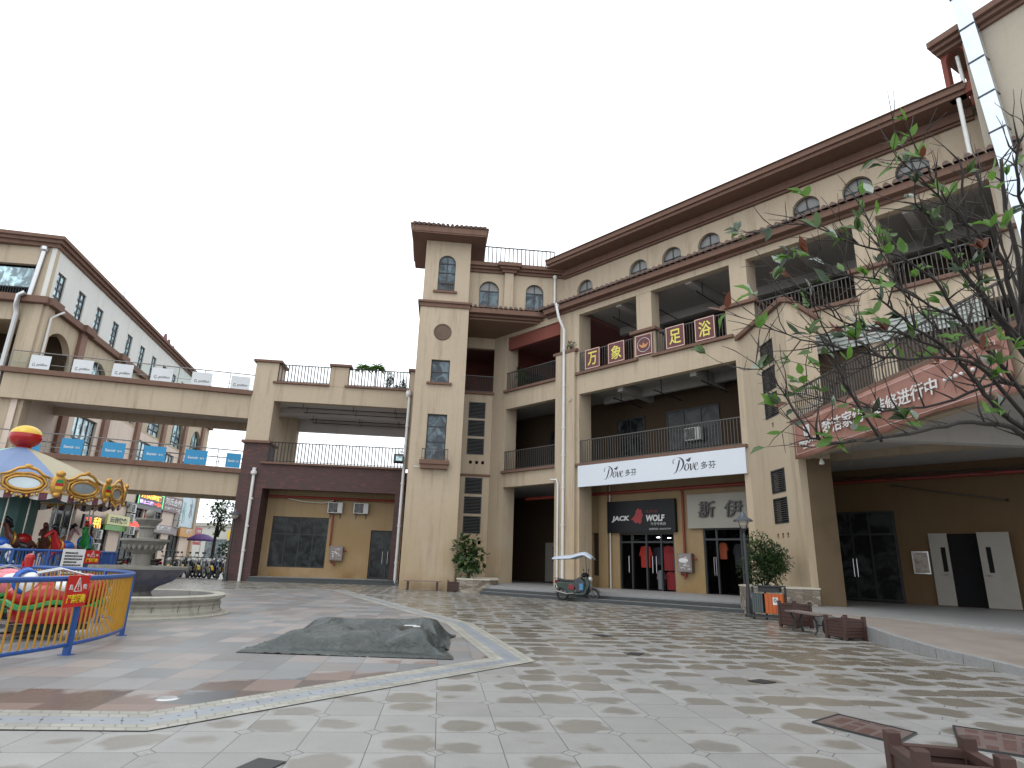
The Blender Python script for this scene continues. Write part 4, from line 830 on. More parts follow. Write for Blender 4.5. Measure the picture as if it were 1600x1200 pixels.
def dove(a,z,w):
    nib(FA,a,z,.148,w,[[(.30,.50,.05),(.25,.32,.07),(.17,.12,.06),(.08,.02,.03),(.03,.03,.02)],[(.06,.36,.02),(.02,.46,.03),(.12,.56,.03),(.30,.58,.05),(.44,.46,.07),(.45,.30,.07),(.35,.14,.05),(.2,.06,.03),(.08,.05,.02)]],INK,dv)
    nib(FA,a,z,.149,w,[[(.60,.34,.02),(.53,.28,.05),(.50,.16,.055),(.56,.08,.03),(.64,.15,.045),(.66,.28,.04),(.60,.34,.02)]],INK,dv)
    nib(FA,a,z,.149,w,[[(.70,.32,.03),(.74,.30,.05),(.74,.16,.05),(.75,.07,.03)],[(.75,.07,.02),(.83,.18,.025),(.86,.34,.035)]],INK,dv)
    nib(FA,a,z,.149,w,[[(.90,.19,.02),(1.0,.25,.03),(1.01,.33,.03),(.95,.33,.03),(.90,.22,.05),(.91,.12,.05),(.98,.07,.03),(1.06,.14,.015)]],INK,dv)
for a,w in DOVES:
    dove(a,5.2,w); bird(FA,a+w*.66,5.2+w*.46,.145,.2*w,INK,dv); textc(FA,a+w*1.14,a+w*1.72,5.3,5.6,.145,'多芬',INK,dv,bold=0.0)
# red banner on the wing
bm_,ntb,bb2=newmat('banner_vinyl'); x,y,z=sep(ntb,pos(ntb)); nn=noi(ntb,comb(ntb,y*.6,z*.8,0.0),1.6,4,.6); vv=noi(ntb,comb(ntb,y*5.0,z*.7,0.0),1.0,3)
cb=mixc(ntb,nn.ss(.35,.65),(.24,.105,.075),(.32,.16,.125)); cb=mulc(ntb,cb,vv*.3+.85); ntb.links.new(cb,bb2.inputs['Base Color']); bb2.inputs['Roughness'].default_value=.55; bump(ntb,bb2,vv,.4,.03)
m=M(); n=60; vs=[]; 
for i in range(n+1):
    s=.0+8.5*i/n
    for j in range(9):
        t=j/8; zz=6.12-t*(1.22+.05*math.sin(s*1.7)); dd=.17+.02*math.sin(s*5+t*2)*t+.03*math.sin(s*1.3)*t; vs.append(FC.p(s,dd,zz))
m.add(vs,[(i*9+j,(i+1)*9+j,(i+1)*9+j+1,i*9+j+1) for i in range(n) for j in range(8)])
bn=m.build('vinyl_banner',bm_,smooth='all'); tag(bn,'long faded brick red vinyl banner with white characters hanging below the wing railing','banner')
sm_=bn.modifiers.new('thick','SOLIDIFY'); sm_.thickness=.004
m=M()
for a,b,z0,z1 in((.18,8.3,5.02,5.035),(.18,8.3,6.0,6.015),(.18,.2,5.02,6.0),(8.28,8.3,5.02,6.0)): m.bx(FC,a,b,.225,.23,z0,z1)
m.build('border_line',mat('banner_line',(.5,.4,.38),.5,0,1),bn)
textc(FC,.42,1.45,5.22,5.42,.235,'MEJOW',WTX,bn,bold=.03); textc(FC,.62,1.3,5.12,5.17,.235,'HOME TEXTILE',WTX,bn)
m=M(); m.bx(FC,.75,1.05,.2,.24,5.5,5.86); m.build('logo_panel',WTX,bn); textc(FC,.8,1.0,5.55,5.8,.243,'梦',MC['banner_line'],bn)
m=M(); m.bx(FC,1.62,1.635,.225,.23,5.2,5.75); m.build('divider_line',WTX,bn)
textc(FC,1.8,3.85,5.32,5.78,.24,'梦洁家纺',WTX,bn,bold=.012); textc(FC,4.3,6.6,5.36,5.76,.24,'装修进行中',WTX,bn,bold=.015)
m=M()
for k in range(6): q=FC.p(6.85+.16*k,.24,5.58); m.ball(q,.045,n=8)
m.build('dot',WTX,bn)
# ================================================================ wall-mounted things
def aircon(F,s,z,d,label,group,w=.85,h=.62):
    t=thing('air_conditioner',label,'air conditioner',F.p(s+w/2,d+.18,z),group)
    m=M(); m.bx(F,s,s+w,d+.06,d+.36,z,z+h); m.build('case',LGREY,t,bevel=.02)
    m=M(); c=F.p(s+w*.38,d+.37,z+h/2); m.bx(F,s+.06,s+w*.66,d+.36,d+.366,z+.05,z+h-.05); m.build('grille',mat('fan_dark',(.03,.03,.032),.6,.2,6),t)
    m=M(); rt=Matrix.Rotation(F.a,3,'Z')
    for r in(.07,.13,.19,.24): m.torus(c,r,.006,n=20,m=4,rot=rt)
    for k in range(5): a=k*2*PI/5; m.bx(F,s+w*.38-.004,s+w*.38+.004,d+.367,d+.371,z+h/2-.2,z+h/2+.2) if k==0 else None
    m.build('fan_guard',LGREY,t)
    m=M(); 
    for a in(s+.12,s+w-.16): m.bx(F,a,a+.04,d,d+.4,z-.045,z-.002); m.bx(F,a,a+.04,d,d+.03,z-.3,z-.045)
    m.build('bracket',BLACKM,t); return t
aircon(FB,.5,3.86,-1.5,'left of two boxy white air conditioners over the big shop window','air conditioners on the link building wall')
aircon(FB,1.98,3.88,-1.5,'right of two boxy white air conditioners, nearer the glass door','air conditioners on the link building wall')
aircon(FA,6.4,7.2,-3.1,'dim grey air conditioner standing on the second floor balcony wall',None)
aircon(FA,-.4,7.4,-3.1,'air conditioner seen dimly behind the railing next to the drainpipe',None)
def hydrant(F,s,z,d,w,h,label,wh):
    t=thing('hydrant_box',label,'hydrant box',F.p(s+w/2,d+.1,z),'steel hydrant boxes')
    m=M(); m.bx(F,s,s+w,d,d+.24,z,z+h); m.build('case',mat('hydrant_frame',(.17,.15,.14),.35,.2,5,.5),t,bevel=.01)
    pm=mat('hydrant_door',(.20,.17,.16),.25,.35,6,.3); m=M(); m.bx(F,s+.05,s+w-.05,d+.24,d+.252,z+.05,z+h-.05); o=m.build('door',pm,t)
    m=M(); 
    for k in range(14):
        a=rnd.uniform(.1,w-.18); b=rnd.uniform(.1,h-.16); m.bx(F,s+a,s+a+rnd.uniform(.04,.18),d+.252,d+.2525+.0005*k,z+b,z+b+rnd.uniform(.02,.07))
    m.build('sticker',mat('sticker_grey',(.45,.43,.42),.4,.3,9),o)
    if wh: m=M(); m.ball(F.p(s+w*.45,d+.255,z+h*.62),w*.33,.01,h*.13,n=16,rot=Matrix.Rotation(F.a,3,'Z')); m.build('white_notice',WTX,o)
    m=M(); m.tube([F.p(s+w*.15,d+.1,z),F.p(s+w*.15,d+.1,z-.1),F.p(s+w*.4,d+.1,z-.14),F.p(s+w*.4,d+.1,z-.3)],.04,6); m.tube([F.p(s+w,d+.12,z+h*.7),F.p(s+w+.14,d+.12,z+h*.7)],.035,6); m.ball(F.p(s+w+.14,d+.12,z+h*.7),.05,n=8); m.build('valve',RED,t)
hydrant(FA,6.34,1.2,-1.95,.7,.8,'steel hydrant box with a white oval notice between the two clothing shops',1)
hydrant(FB,.87,1.2,-1.5,.74,.82,'weathered grey hydrant box at the foot of the red pipe on the ochre wall',0)
t=thing('flood_light','black box floodlight on a bracket at the left edge of the tower','floodlight',FB.p(4.4,.3,6.9)); m=M(); m.obox(FB.p(4.45,.4,6.98),.55,.28,.5,FB.a,tilt=Matrix.Rotation(R(-15),3,'X')); m.build('housing',BLACKM,t,bevel=.02)
m=M(); m.obox(FB.p(4.5,.56,6.98),.36,.03,.3,FB.a,tilt=Matrix.Rotation(R(-15),3,'X')); m.build('lens',GLASSB,t); m=M(); m.tube([FB.p(4.5,.3,7.2),FB.p(4.5,.25,7.42),FB.p(4.9,.0,7.42)],.025,6); m.build('bracket',BLACKM,t)
nf=signbox('notice_frame','small silver framed notice beside the grey door leaf, right arcade wall',FA,14.86,15.4,1.42,2.22,-3.94,.04,mat('notice_print',(.35,.30,.26),.2,.9,9),cat='notice',frame=STEEL)
t=thing('hanging_bulb','white bulb hanging on a short wire under the red banner','bulb',FC.p(.9,-.5,4.6)); m=M(); q=FC.p(.75,-.25,0); m.tube([(q.x,q.y,4.96),(q.x,q.y,4.8)],.008,5); m.build('wire',BLACKM,t); m=M(); m.lathe([(.03,.16),(.05,.1),(.08,.04),(.07,-.02),(.0,-.04)],(q.x,q.y,4.66),12); m.build('bulb',mat('bulb_white',(.6,.6,.55),.3,0,1),t,smooth=True)
# shop signs of the left street block
def ss(name,label,s0,s1,z0,z1,d,c,txt=None,tc=None,em=0,bold=.03,th=.15):
    mt=mat('sign_'+name+str(len(MC)),c,.4,.12,2,emit=em); o=signbox(name,label,FLs,s0,s1,z0,z1,d,th,mt,group='shop signs on the left street block')
    for (b,a0,a1,b0,b1,cc) in (txt or ()):
        textc(FLs,s0+(s1-s0)*a0,s0+(s1-s0)*a1,z0+(z1-z0)*b0,z0+(z1-z0)*b1,d+.01,b,cc,o,bold=bold)
    return o
LR=mat('led_red',(1,.05,.02),.5,0,1,emit=1.6); LO=mat('led_orange',(1,.45,.05),.5,0,1,emit=1.6); LBl=mat('led_violet',(.55,.35,1),.5,0,1,emit=1.6); LGn=mat('led_green',(.2,.9,.35),.5,0,1,emit=1.0)
o=ss('led_sign','lit orange and violet dot matrix sign with a green border over the street shops',18.6,24.4,5.1,6.2,.2,(.01,.012,.01),[('顶尖简捷',.08,.9,.5,.9,LO),('请上二楼',.05,.6,.1,.36,LBl),('→',.62,.95,.08,.38,LR)])
m=M()
for a,b,c_,e in((18.6,24.4,6.16,6.2),(18.6,18.66,5.1,6.16),(24.34,24.4,5.1,6.16)): m.bx(FLs,a,b,.2,.23,c_,e)
m.build('neon_border',LGn,o)
ss('shop_sign','dark red sign with big white characters right of the lit matrix sign',24.5,30.0,5.0,6.4,.2,(.09,.02,.03),[('刘氏合园',.08,.92,.42,.9,WTX),('休闲茶餐棋牌',.08,.92,.1,.3,WTX)])
ss('shop_sign','dark grey fascia band under the lit matrix sign',16.5,24.4,4.75,5.08,.2,(.05,.055,.06))
ss('wall_poster','tall red and orange wall poster between the upper dark windows',21.1,22.8,3.6,5.0,.12,(.42,.10,.06),[('名烟名酒',.3,.9,.55,.9,WTX),('礼品回收',.3,.9,.3,.5,WTX),('22',.3,.8,.06,.24,WTX)])
ss('shop_sign','long mauve grey sign board with red and white letters behind the fountain',16.8,29.6,3.05,3.75,.2,(.20,.16,.17),[('棋牌茶座',.06,.3,.3,.9,LR),('名烟酒行',.55,.85,.3,.9,WTX)])
ss('wall_mural','pale blue wall mural with thin blue green strokes beside the end pilaster',30.1,34.5,3.9,6.9,.1,(.45,.56,.62),[('竹',.1,.4,.1,.8,mat('mural_teal',(.18,.42,.38),.6,0,1)),('水',.6,.85,.3,.95,mat('mural_grey',(.2,.25,.3),.6,0,1))])
ss('shop_sign','orange and brown shop sign with a red square at the street block end',30.3,34.4,2.95,3.8,.3,(.50,.24,.05),[('烟酒',.45,.9,.4,.9,WTX)])
tag(signbox('hanging_sign','red vertical sign with white characters hanging past the end of the street block',FLs,35.4,38.2,2.3,4.1,.2,.15,mat('sign_red2',(.40,.03,.04),.4,.1,3),group='shop signs on the left street block'))
ho_=bpy.data.objects['hanging_sign']
for k in range(3): textc(FLs,35.9,37.8,2.55+.5*k,2.85+.5*k,.21,'酒烟茶',WTX,ho_,bold=.02)
ss('led_sign','small lit red matrix sign seen between the carousel poles',8.9,11.6,2.7,3.6,.7,(.02,.01,.01),[('二手',.08,.45,.1,.9,LR),('手机',.52,.95,.1,.9,LO)])
ss('shop_sign','pale yellow sign boards over a green strip seen right of the carousel',13.2,17.2,3.2,3.9,.4,(.55,.55,.25),[('云吞快餐',.1,.9,.2,.8,INK)])
ss('shop_sign','narrow green strip sign under the pale yellow boards',13.2,16.8,2.8,3.18,.35,(.10,.28,.05))
for i,(s,z,lb) in enumerate(((17.2,4.3,'topmost of three stacked air conditioners left of the lit matrix sign'),(17.2,3.55,'middle of three stacked air conditioners left of the lit matrix sign'),(16.9,2.6,'lowest of three stacked air conditioners, beside the mauve sign board'),(28.6,4.4,'upper air conditioner beside the pale blue mural'),(28.6,3.7,'lower air conditioner beside the pale blue mural'),(12.0,2.1,'upper of two air conditioners left of the dark doorway by the green strip'),(12.0,1.2,'lower of two air conditioners left of the dark doorway by the green strip'))):
    aircon(FLs,s,z,.0 if i!=2 else .3,lb,'air conditioners of the street block',1.0,.65)
# ================================================================ street lamps, bin, planters, benches
def lamp(x,y,h,label):
    t=thing('street_lamp',label,'street lamp',(x,y,0),'old style street lamps')
    m=M(); m.lathe([(.15,0),(.15,.06),(.1,.1),(.085,.5),(.07,.55),(.05,.9),(.05,h-.7),(.035,h-.66),(.06,h-.6),(.03,h-.55)],(x,y,0),12); m.build('pole',BLACKM,t,smooth=True)
    m=M(); 
    for k in range(4): a=k*PI/2+.4; m.tube([(x+.03*math.cos(a),y+.03*math.sin(a),h-.6),(x+.12*math.cos(a),y+.12*math.sin(a),h-.5),(x+.2*math.cos(a),y+.2*math.sin(a),h-.28)],.012,5)
    m.build('bracket',BLACKM,t); m=M(); m.lathe([(.06,h-.52),(.16,h-.42),(.22,h-.28)],(x,y,0),8); m.build('glass_shade',mat('lamp_glass',(.42,.38,.33),.2,.1,4),t)
    m=M(); m.lathe([(.29,h-.3),(.29,h-.26),(.15,h-.17),(.1,h-.14),(.06,h-.05),(.02,h),(.0,h+.06)],(x,y,0),16); m.build('lamp_cap',mat('lamp_cap_blue_grey',(.06,.07,.085),.4,.1,4),t,smooth=True)
q=G(1172,964); lamp(q.x,q.y,3.12,'black street lamp with bell shade beside the litter bin and stone planter')
q=at(362,840,34.5); lamp(q.x,34.5,3.75,'black street lamp standing at the left edge of the dark brick pier')
q=G(1202,969)
t=thing('litter_bin','twin litter bin with orange slatted front and black canopy beside the street lamp','litter bin',(q.x,q.y,0))
ang=R(-38); Fb=Fr((q.x,q.y),-38)
OR=mat('orange_slats',(.42,.085,.012),.5,.15,8,dirt=.1)
m=M()
for s0,s1 in((-.44,-.14),(-.08,.42)):
    mm=M()
    n=5
    for k in range(n): a=s0+(s1-s0)*k/n; mm.bx(Fb,a+.005,a+(s1-s0)/n-.005,-.02,.0,.18,.72)
    for k in range(4): mm.bx(Fb,s1-.02 if s1>0 else s0,s1 if s1>0 else s0+.02,-.38+.09*k,-.3+.09*k,.18,.72)
    mm.bx(Fb,s0+.01,s1-.01,-.38,-.022,.18,.7); mm.build('bin_bucket',OR if s1>0 else mat('bin_dark_side',(.06,.075,.075),.5,.1,4),t)
for s in(-.47,-.11,.45): m.bx(Fb,s-.02,s+.02,-.24,-.14,.0,.9)
m.bx(Fb,-.5,.5,-.4,.0,.06,.12); m.build('stand',BLACKM,t); m=M(); m.bx(Fb,-.36,.42,-.40,.05,.9,.94); m.bx(Fb,-.26,.32,-.34,-.02,.76,.9); m.build('canopy',BLACKM,t,bevel=.01)
m=M(); m.bx(Fb,.14,.28,.001,.004,.42,.62); m.build('recycling_label',WTX,t); textc(Fb,.16,.26,.48,.6,.006,'♲',INK,t)
WD=mat('red_brown_wood',(.050,.022,.017),.6,.3,9,dirt=.3); WD2=mat('weathered_plank',(.17,.13,.115),.65,.3,8,dirt=.3)
def planter(c,h,a,w,label,soil=True):
    F=Fr(c,a); t=thing('wooden_planter',label,'planter',(c[0],c[1],0),'red brown wooden planters'); p=w/2
    for sx in(-1,1):
        for sy in(-1,1): m=M(); m.bx(F,sx*p-.035,sx*p+.035,sy*p-.035,sy*p+.035,0,h); m.build('corner_post',WD,t,bevel=.006)
    m=M()
    for k in range(5):
        z0=.06+(h-.16)*k/5; z1=z0+(h-.16)/5-.006
        for sg in(-1,1): m.bx(F,-p+.035,p-.035,sg*p-.018,sg*p+.018,z0,z1); m.bx(F,sg*p-.018,sg*p+.018,-p+.035,p-.035,z0,z1)
    m.build('side_board',WD,t); m=M(); 
    for sg in(-1,1): m.bx(F,-p+.035,p-.035,sg*p-.03,sg*p+.03,h-.1,h-.06); m.bx(F,sg*p-.03,sg*p+.03,-p+.035,p-.035,h-.1,h-.06)
    m.build('rim',WD,t)
    m=M(); m.bx(F,-p+.02,p-.02,-p+.02,p-.02,.04,h-.18); m.build('soil',mat('soil',(.025,.018,.012),.95,.4,9),t)
planter((7.34,16.45),.62,-70,.5,'larger wooden planter at the far end of the bench, beside the litter bin')
planter((7.22,13.85),.47,-75,.5,'smaller wooden planter between the bench and the ramp kerb')
q=G(706,925); planter((q.x+.05,q.y+.3),.5,6,.55,'wooden planter against the foot of the corner tower')
def bench(a,b,w,h,label,cast=True):
    a=Vector((*a,0)); b=Vector((*b,0)); d=b-a; L=d.length; F=Fr((a.x,a.y),math.degrees(math.atan2(d.y,d.x))); t=thing('bench',label,'bench',F.p(L/2,0,0),'backless plank benches')
    m=M()
    for k in range(3): z=w/3; m.bx(F,0,L,-w/2+z*k+.006,-w/2+z*(k+1)-.006,h-.035,h)
    m.build('seat',WD2,t)
    for s in(.22,L-.22):
        m=M()
        if cast:
            for sg in(-1,1): m.tube([F.p(s,sg*w*.38,0),F.p(s,sg*w*.2,.1),F.p(s,sg*w*.2,h*.6),F.p(s,sg*w*.42,h-.05)],.022,6)
            m.bx(F,s-.02,s+.02,-w*.42,w*.42,h-.06,h-.036); m.bx(F,s-.015,s+.015,-w*.2,w*.2,h*.45,h*.5)
        else: m.bx(F,s-.05,s+.05,-w*.4,w*.4,0,h-.036)
        m.build('leg',BLACKM if cast else WD,t)
    return t
bench((6.95,15.75),(7.02,14.3),.36,.45,'weathered plank bench with cast legs between two wooden planters by the kerb')
qa,qb=G(632,921),G(682,925); bench((qa.x,30.35),(qb.x+.1,30.55),.34,.44,'low thin bench standing in front of the corner tower',False)
# near planter and bench end in the bottom right corner
q=G(1450,1150,.5); planter((q.x+.0,q.y-.12),.5,-12,.36,'near wooden planter cut by the bottom edge of the view')
q=G(1640,1185,.47); planter((q.x+.2,q.y-.15),.47,-6,.42,'near wooden planter at the very bottom right corner')
# stone planter at the stair block
def pts_prism(pts,z0,z1,mt,name,par,cap=None):
    m=M(); m.prism(pts,z0,z1); return m.build(name,mt,par)
t=thing('stone_planter','low rough stone planter wall wrapped round the foot of the stair block','planter',(8.5,20.2,0))
SP=[(7.85,21.6),(7.72,20.6),(8.15,19.75),(9.62,19.72),(9.62,20.1),(9.5,21.9),(9.3,23.6)]
pts_prism(SP,-.02,.84,STONE,'stone_wall',t); pts_prism([((x-8.7)*1.03+8.7,(y-21)*1.02+21) for x,y in SP],.84,.89,mat('cream_coping',(.5,.46,.38),.7,.1,4,dirt=.2),'coping',t)
t=thing('stone_planter','low rough stone planter between the corner tower and the steps','planter',(-1.7,30.4,0))
q0,q1=G(713,925),G(757,926); SP2=[(q0.x,29.9),(-1.5,29.4),(-.75,29.6),(-.35,30.3),(-.5,33.6),(-2.4,33.6)]
pts_prism(SP2,-.02,.56,STONE,'stone_wall',t); pts_prism([((x+1.4)*1.03-1.4,(y-31)*1.02+31) for x,y in SP2],.56,.61,MC['cream_coping'],'coping',t)
# ================================================================ foliage helpers
def leafcard(m,c,d,up,L,w,mi=0,curl=.15):
    d=d.normalized(); s=d.cross(up); s=s.normalized() if s.length>1e-4 else d.orthogonal().normalized(); n=s.cross(d)
    P=[c,c+d*L*.3+s*w*.45+n*curl*L*.1,c+d*L*.65+s*w*.42,c+d*L-n*curl*L*.6,c+d*L*.65-s*w*.42,c+d*L*.3-s*w*.45+n*curl*L*.1]
    mid=c+d*L*.45-n*w*.12
    m.add(P+[mid],[(0,1,6),(1,2,6),(2,3,6),(3,4,6),(4,5,6),(5,0,6)],mi)
def leafm(name,c,tr=.25):
    m,nt,b=newmat(name); oi=nt.nodes.new('ShaderNodeTexCoord').outputs['Object']; n1=noi(nt,oi,5,2); n2=noi(nt,oi,.8,2)
    col=mulc(nt,c,n1*.7+.65); nt.links.new(col,b.inputs['Base Color']); b.inputs['Roughness'].default_value=.42; b.inputs['Specular IOR Level'].default_value=.5
    tl=nt.nodes.new('ShaderNodeBsdfTranslucent'); nt.links.new(mulc(nt,col,1.6),tl.inputs[0]); mx=nt.nodes.new('ShaderNodeMixShader'); mx.inputs[0].default_value=tr
    o=nt.nodes['Material Output']; nt.links.new(b.outputs[0],mx.inputs[1]); nt.links.new(tl.outputs[0],mx.inputs[2]); nt.links.new(mx.outputs[0],o.inputs[0]); return m
GRL=leafm('leaf_green',(.055,.10,.025)); GRD=leafm('leaf_dark_green',(.022,.045,.016)); GRB=leafm('leaf_bright_green',(.085,.18,.028),.4); GRO=leafm('leaf_rust',(.11,.032,.014),.25); GRP=leafm('leaf_pale_back',(.26,.30,.26),.2)
BARK=mat('bark_grey_brown',(.024,.019,.016),.85,.35,20,bmp=.5)
def rv(s=1): 
    while True:
        v=Vector((rnd.uniform(-1,1),rnd.uniform(-1,1),rnd.uniform(-1,1)))
        if .05<v.length<1: return v*s
def bushy(name,label,cat,c,rad,n,L,w,mats,stems=6,base=0,group=None,lobes=7,down=0,fill=.55):
    t=thing(name,label,cat,c,group); c=Vector(c); R3=Vector(rad); m=M(); lc=[]
    for i in range(lobes): v=rv(); lc.append((Vector((v.x*R3.x*.62,v.y*R3.y*.62,R3.z+v.z*R3.z*.62)),rnd.uniform(.35,.6)))
    for i in range(n):
        l,r=lc[i%lobes]; v=rv().normalized()*rnd.uniform(fill,1)**.6; p=c+l+Vector((v.x*R3.x*r,v.y*R3.y*r,v.z*R3.z*r))
        if p.z<c.z+.02: continue
        d=(v+rv(.9)+Vector((0,0,.15-down))).normalized(); leafcard(m,p,d,Vector((0,0,1))+rv(.5),L*rnd.uniform(.6,1.2),w*rnd.uniform(.7,1.2),rnd.randrange(len(mats)))
    m.build('foliage',mats,t); s=M()
    for i in range(stems):
        l,r=lc[i%lobes]; s.tube([c+rv(.04)*Vector((1,1,0)).length,c+l*.5+rv(.05),c+l],[.02*R3.x+.008,.012*R3.x+.006,.004],5)
    s.build('stem',BARK,t); return t
bushy('shrub','dense dark green shrub growing in the stone planter behind the litter bin','shrub',(8.3,20.6,.8),(.85,.75,.85),5200,.10,.05,[GRD,GRL,GRD],8,lobes=16)
bushy('broadleaf_plant','sparse broad leaved plant against the louvre wall in the tower planter','plant',(-1.75,30.6,.55),(.85,.4,1.15),520,.26,.19,[GRL,GRL,GRD],9,lobes=13,down=.5)
bushy('potted_greenery','small green plant sitting on the column cap beside the first character sign','plant',tuple(FA.p(1.7,.0,12.1)),(.5,.25,.28),260,.12,.05,[GRL,GRP,GRD],5)
bushy('potted_greenery','dark leafy potted plant by the reddish balcony corner','plant',tuple(FA.p(-2.9,-1.0,11.0)),(.45,.4,.75),420,.16,.07,[GRD,GRL],5)
for s,h,k,lb in((1.75,1.5,0,'tall potted palm, leftmost of the plants on the roof terrace'),(2.6,1.55,0,'tall potted palm, second plant on the roof terrace'),(3.35,1.35,1,'slender dark green potted tree on the roof terrace'),(3.9,.5,1,'low dark bush in front of the terrace railing'),(4.3,.9,2,'conical dark green potted conifer near the tower'),(1.3,.2,1,'tiny dark plant at the left end of the roof railing')):
    p=FB.p(s if h>.3 else -2.85,-.7,11.2)
    if k==0:
        t=thing('potted_palm',lb,'plant',p,'plants on the roof terrace'); m=M(); 
        for i in range(70):
            v=rv().normalized(); v.z=abs(v.z)*.6-.1; q=p+Vector((0,0,h-.15))+v*.1; leafcard(m,q,v+Vector((0,0,.2)),Vector((0,0,1)),rnd.uniform(.3,.55),.09,i%2,curl=.9)
        m.build('foliage',[GRL,GRB],t); m=M(); m.tube([p+Vector((0,0,-.2)),p+Vector((0,0,h-.1))],.035,6); m.build('trunk',BARK,t)
    else: bushy('potted_shrub',lb,'plant',tuple(p),(.32 if k==2 else .42,.3,h*.5),int(500*h)+60,.09,.045,[GRD],4,group='plants on the roof terrace',lobes=9 if k==1 else 5)
# ================================================================ covers and grates in the paving
def cover(pts,label,name='manhole_cover',col=(.12,.085,.078)):
    P=[Vector((p.x,p.y,0)) for p in pts]; c=sum(P,Vector())/len(P); m=M(); m.prism([(p.x,p.y) for p in P],.004,.009); o=m.build(name,mat('cover_'+name,col,.5,.2,3,dirt=.5)); tag(o,label,'cover')
    if len(P)==4 and name=='manhole_cover':
        m=M(); a,b,cc,d=P; f=lambda u,v:(a*(1-u)+b*u)*(1-v)+(d*(1-u)+cc*u)*v
        for i in range(9):
            for j in range(4):
                if rnd.random()<.3: continue
                u0,v0=.06+i*.1,.12+j*.2; q=[f(u0,v0),f(u0+.075,v0),f(u0+.075,v0+.14),f(u0,v0+.14)]; m.prism([(p.x,p.y) for p in q],.009,.011)
        m.build('raised_tread',mat('tread_rust',(.09,.045,.038),.5,.3,6),o)
        m=M()
        for p,q in zip(P,P[1:]+P[:1]): m.tube([p+Vector((0,0,.008)),q+Vector((0,0,.008))],.012,4)
        m.build('rim',BLACKM,o)
    return o
cover([G(1270,1130),G(1310,1118),G(1432,1147),G(1402,1163)],'long maroon tread plate cover sunk in the paving, left of two')
cover([G(1490,1136),G(1500,1168),G(1640,1190),G(1640,1158)],'long maroon tread plate cover sunk in the paving at the right edge')
for p,q_,lb in (((1178,1063),(1204,1068),'black drain grate nearest the right corner of the square'),((982,1021),(1003,1023),'small black drain grate in the middle paving'),((934,992),(950,995),'small black drain grate farthest from the camera'),((384,1195),(428,1201),'dark cover cut by the bottom edge')):
    a,b=G(*p),G(*q_); d=(b-a); n=Vector((-d.y,d.x,0)).normalized()*.13; cover([a-n,b-n,b+n,a+n],lb,'drain_grate',(.015,.015,.015))
q=G(261,1092); m=M(); m.lathe([(0.0,.012),(.085,.012),(.1,.008),(.11,.004)],(q.x,q.y,0),24); tag(m.build('round_cover',STEEL),'small round steel cover in the pink slabs by the cream cobbles','cover')
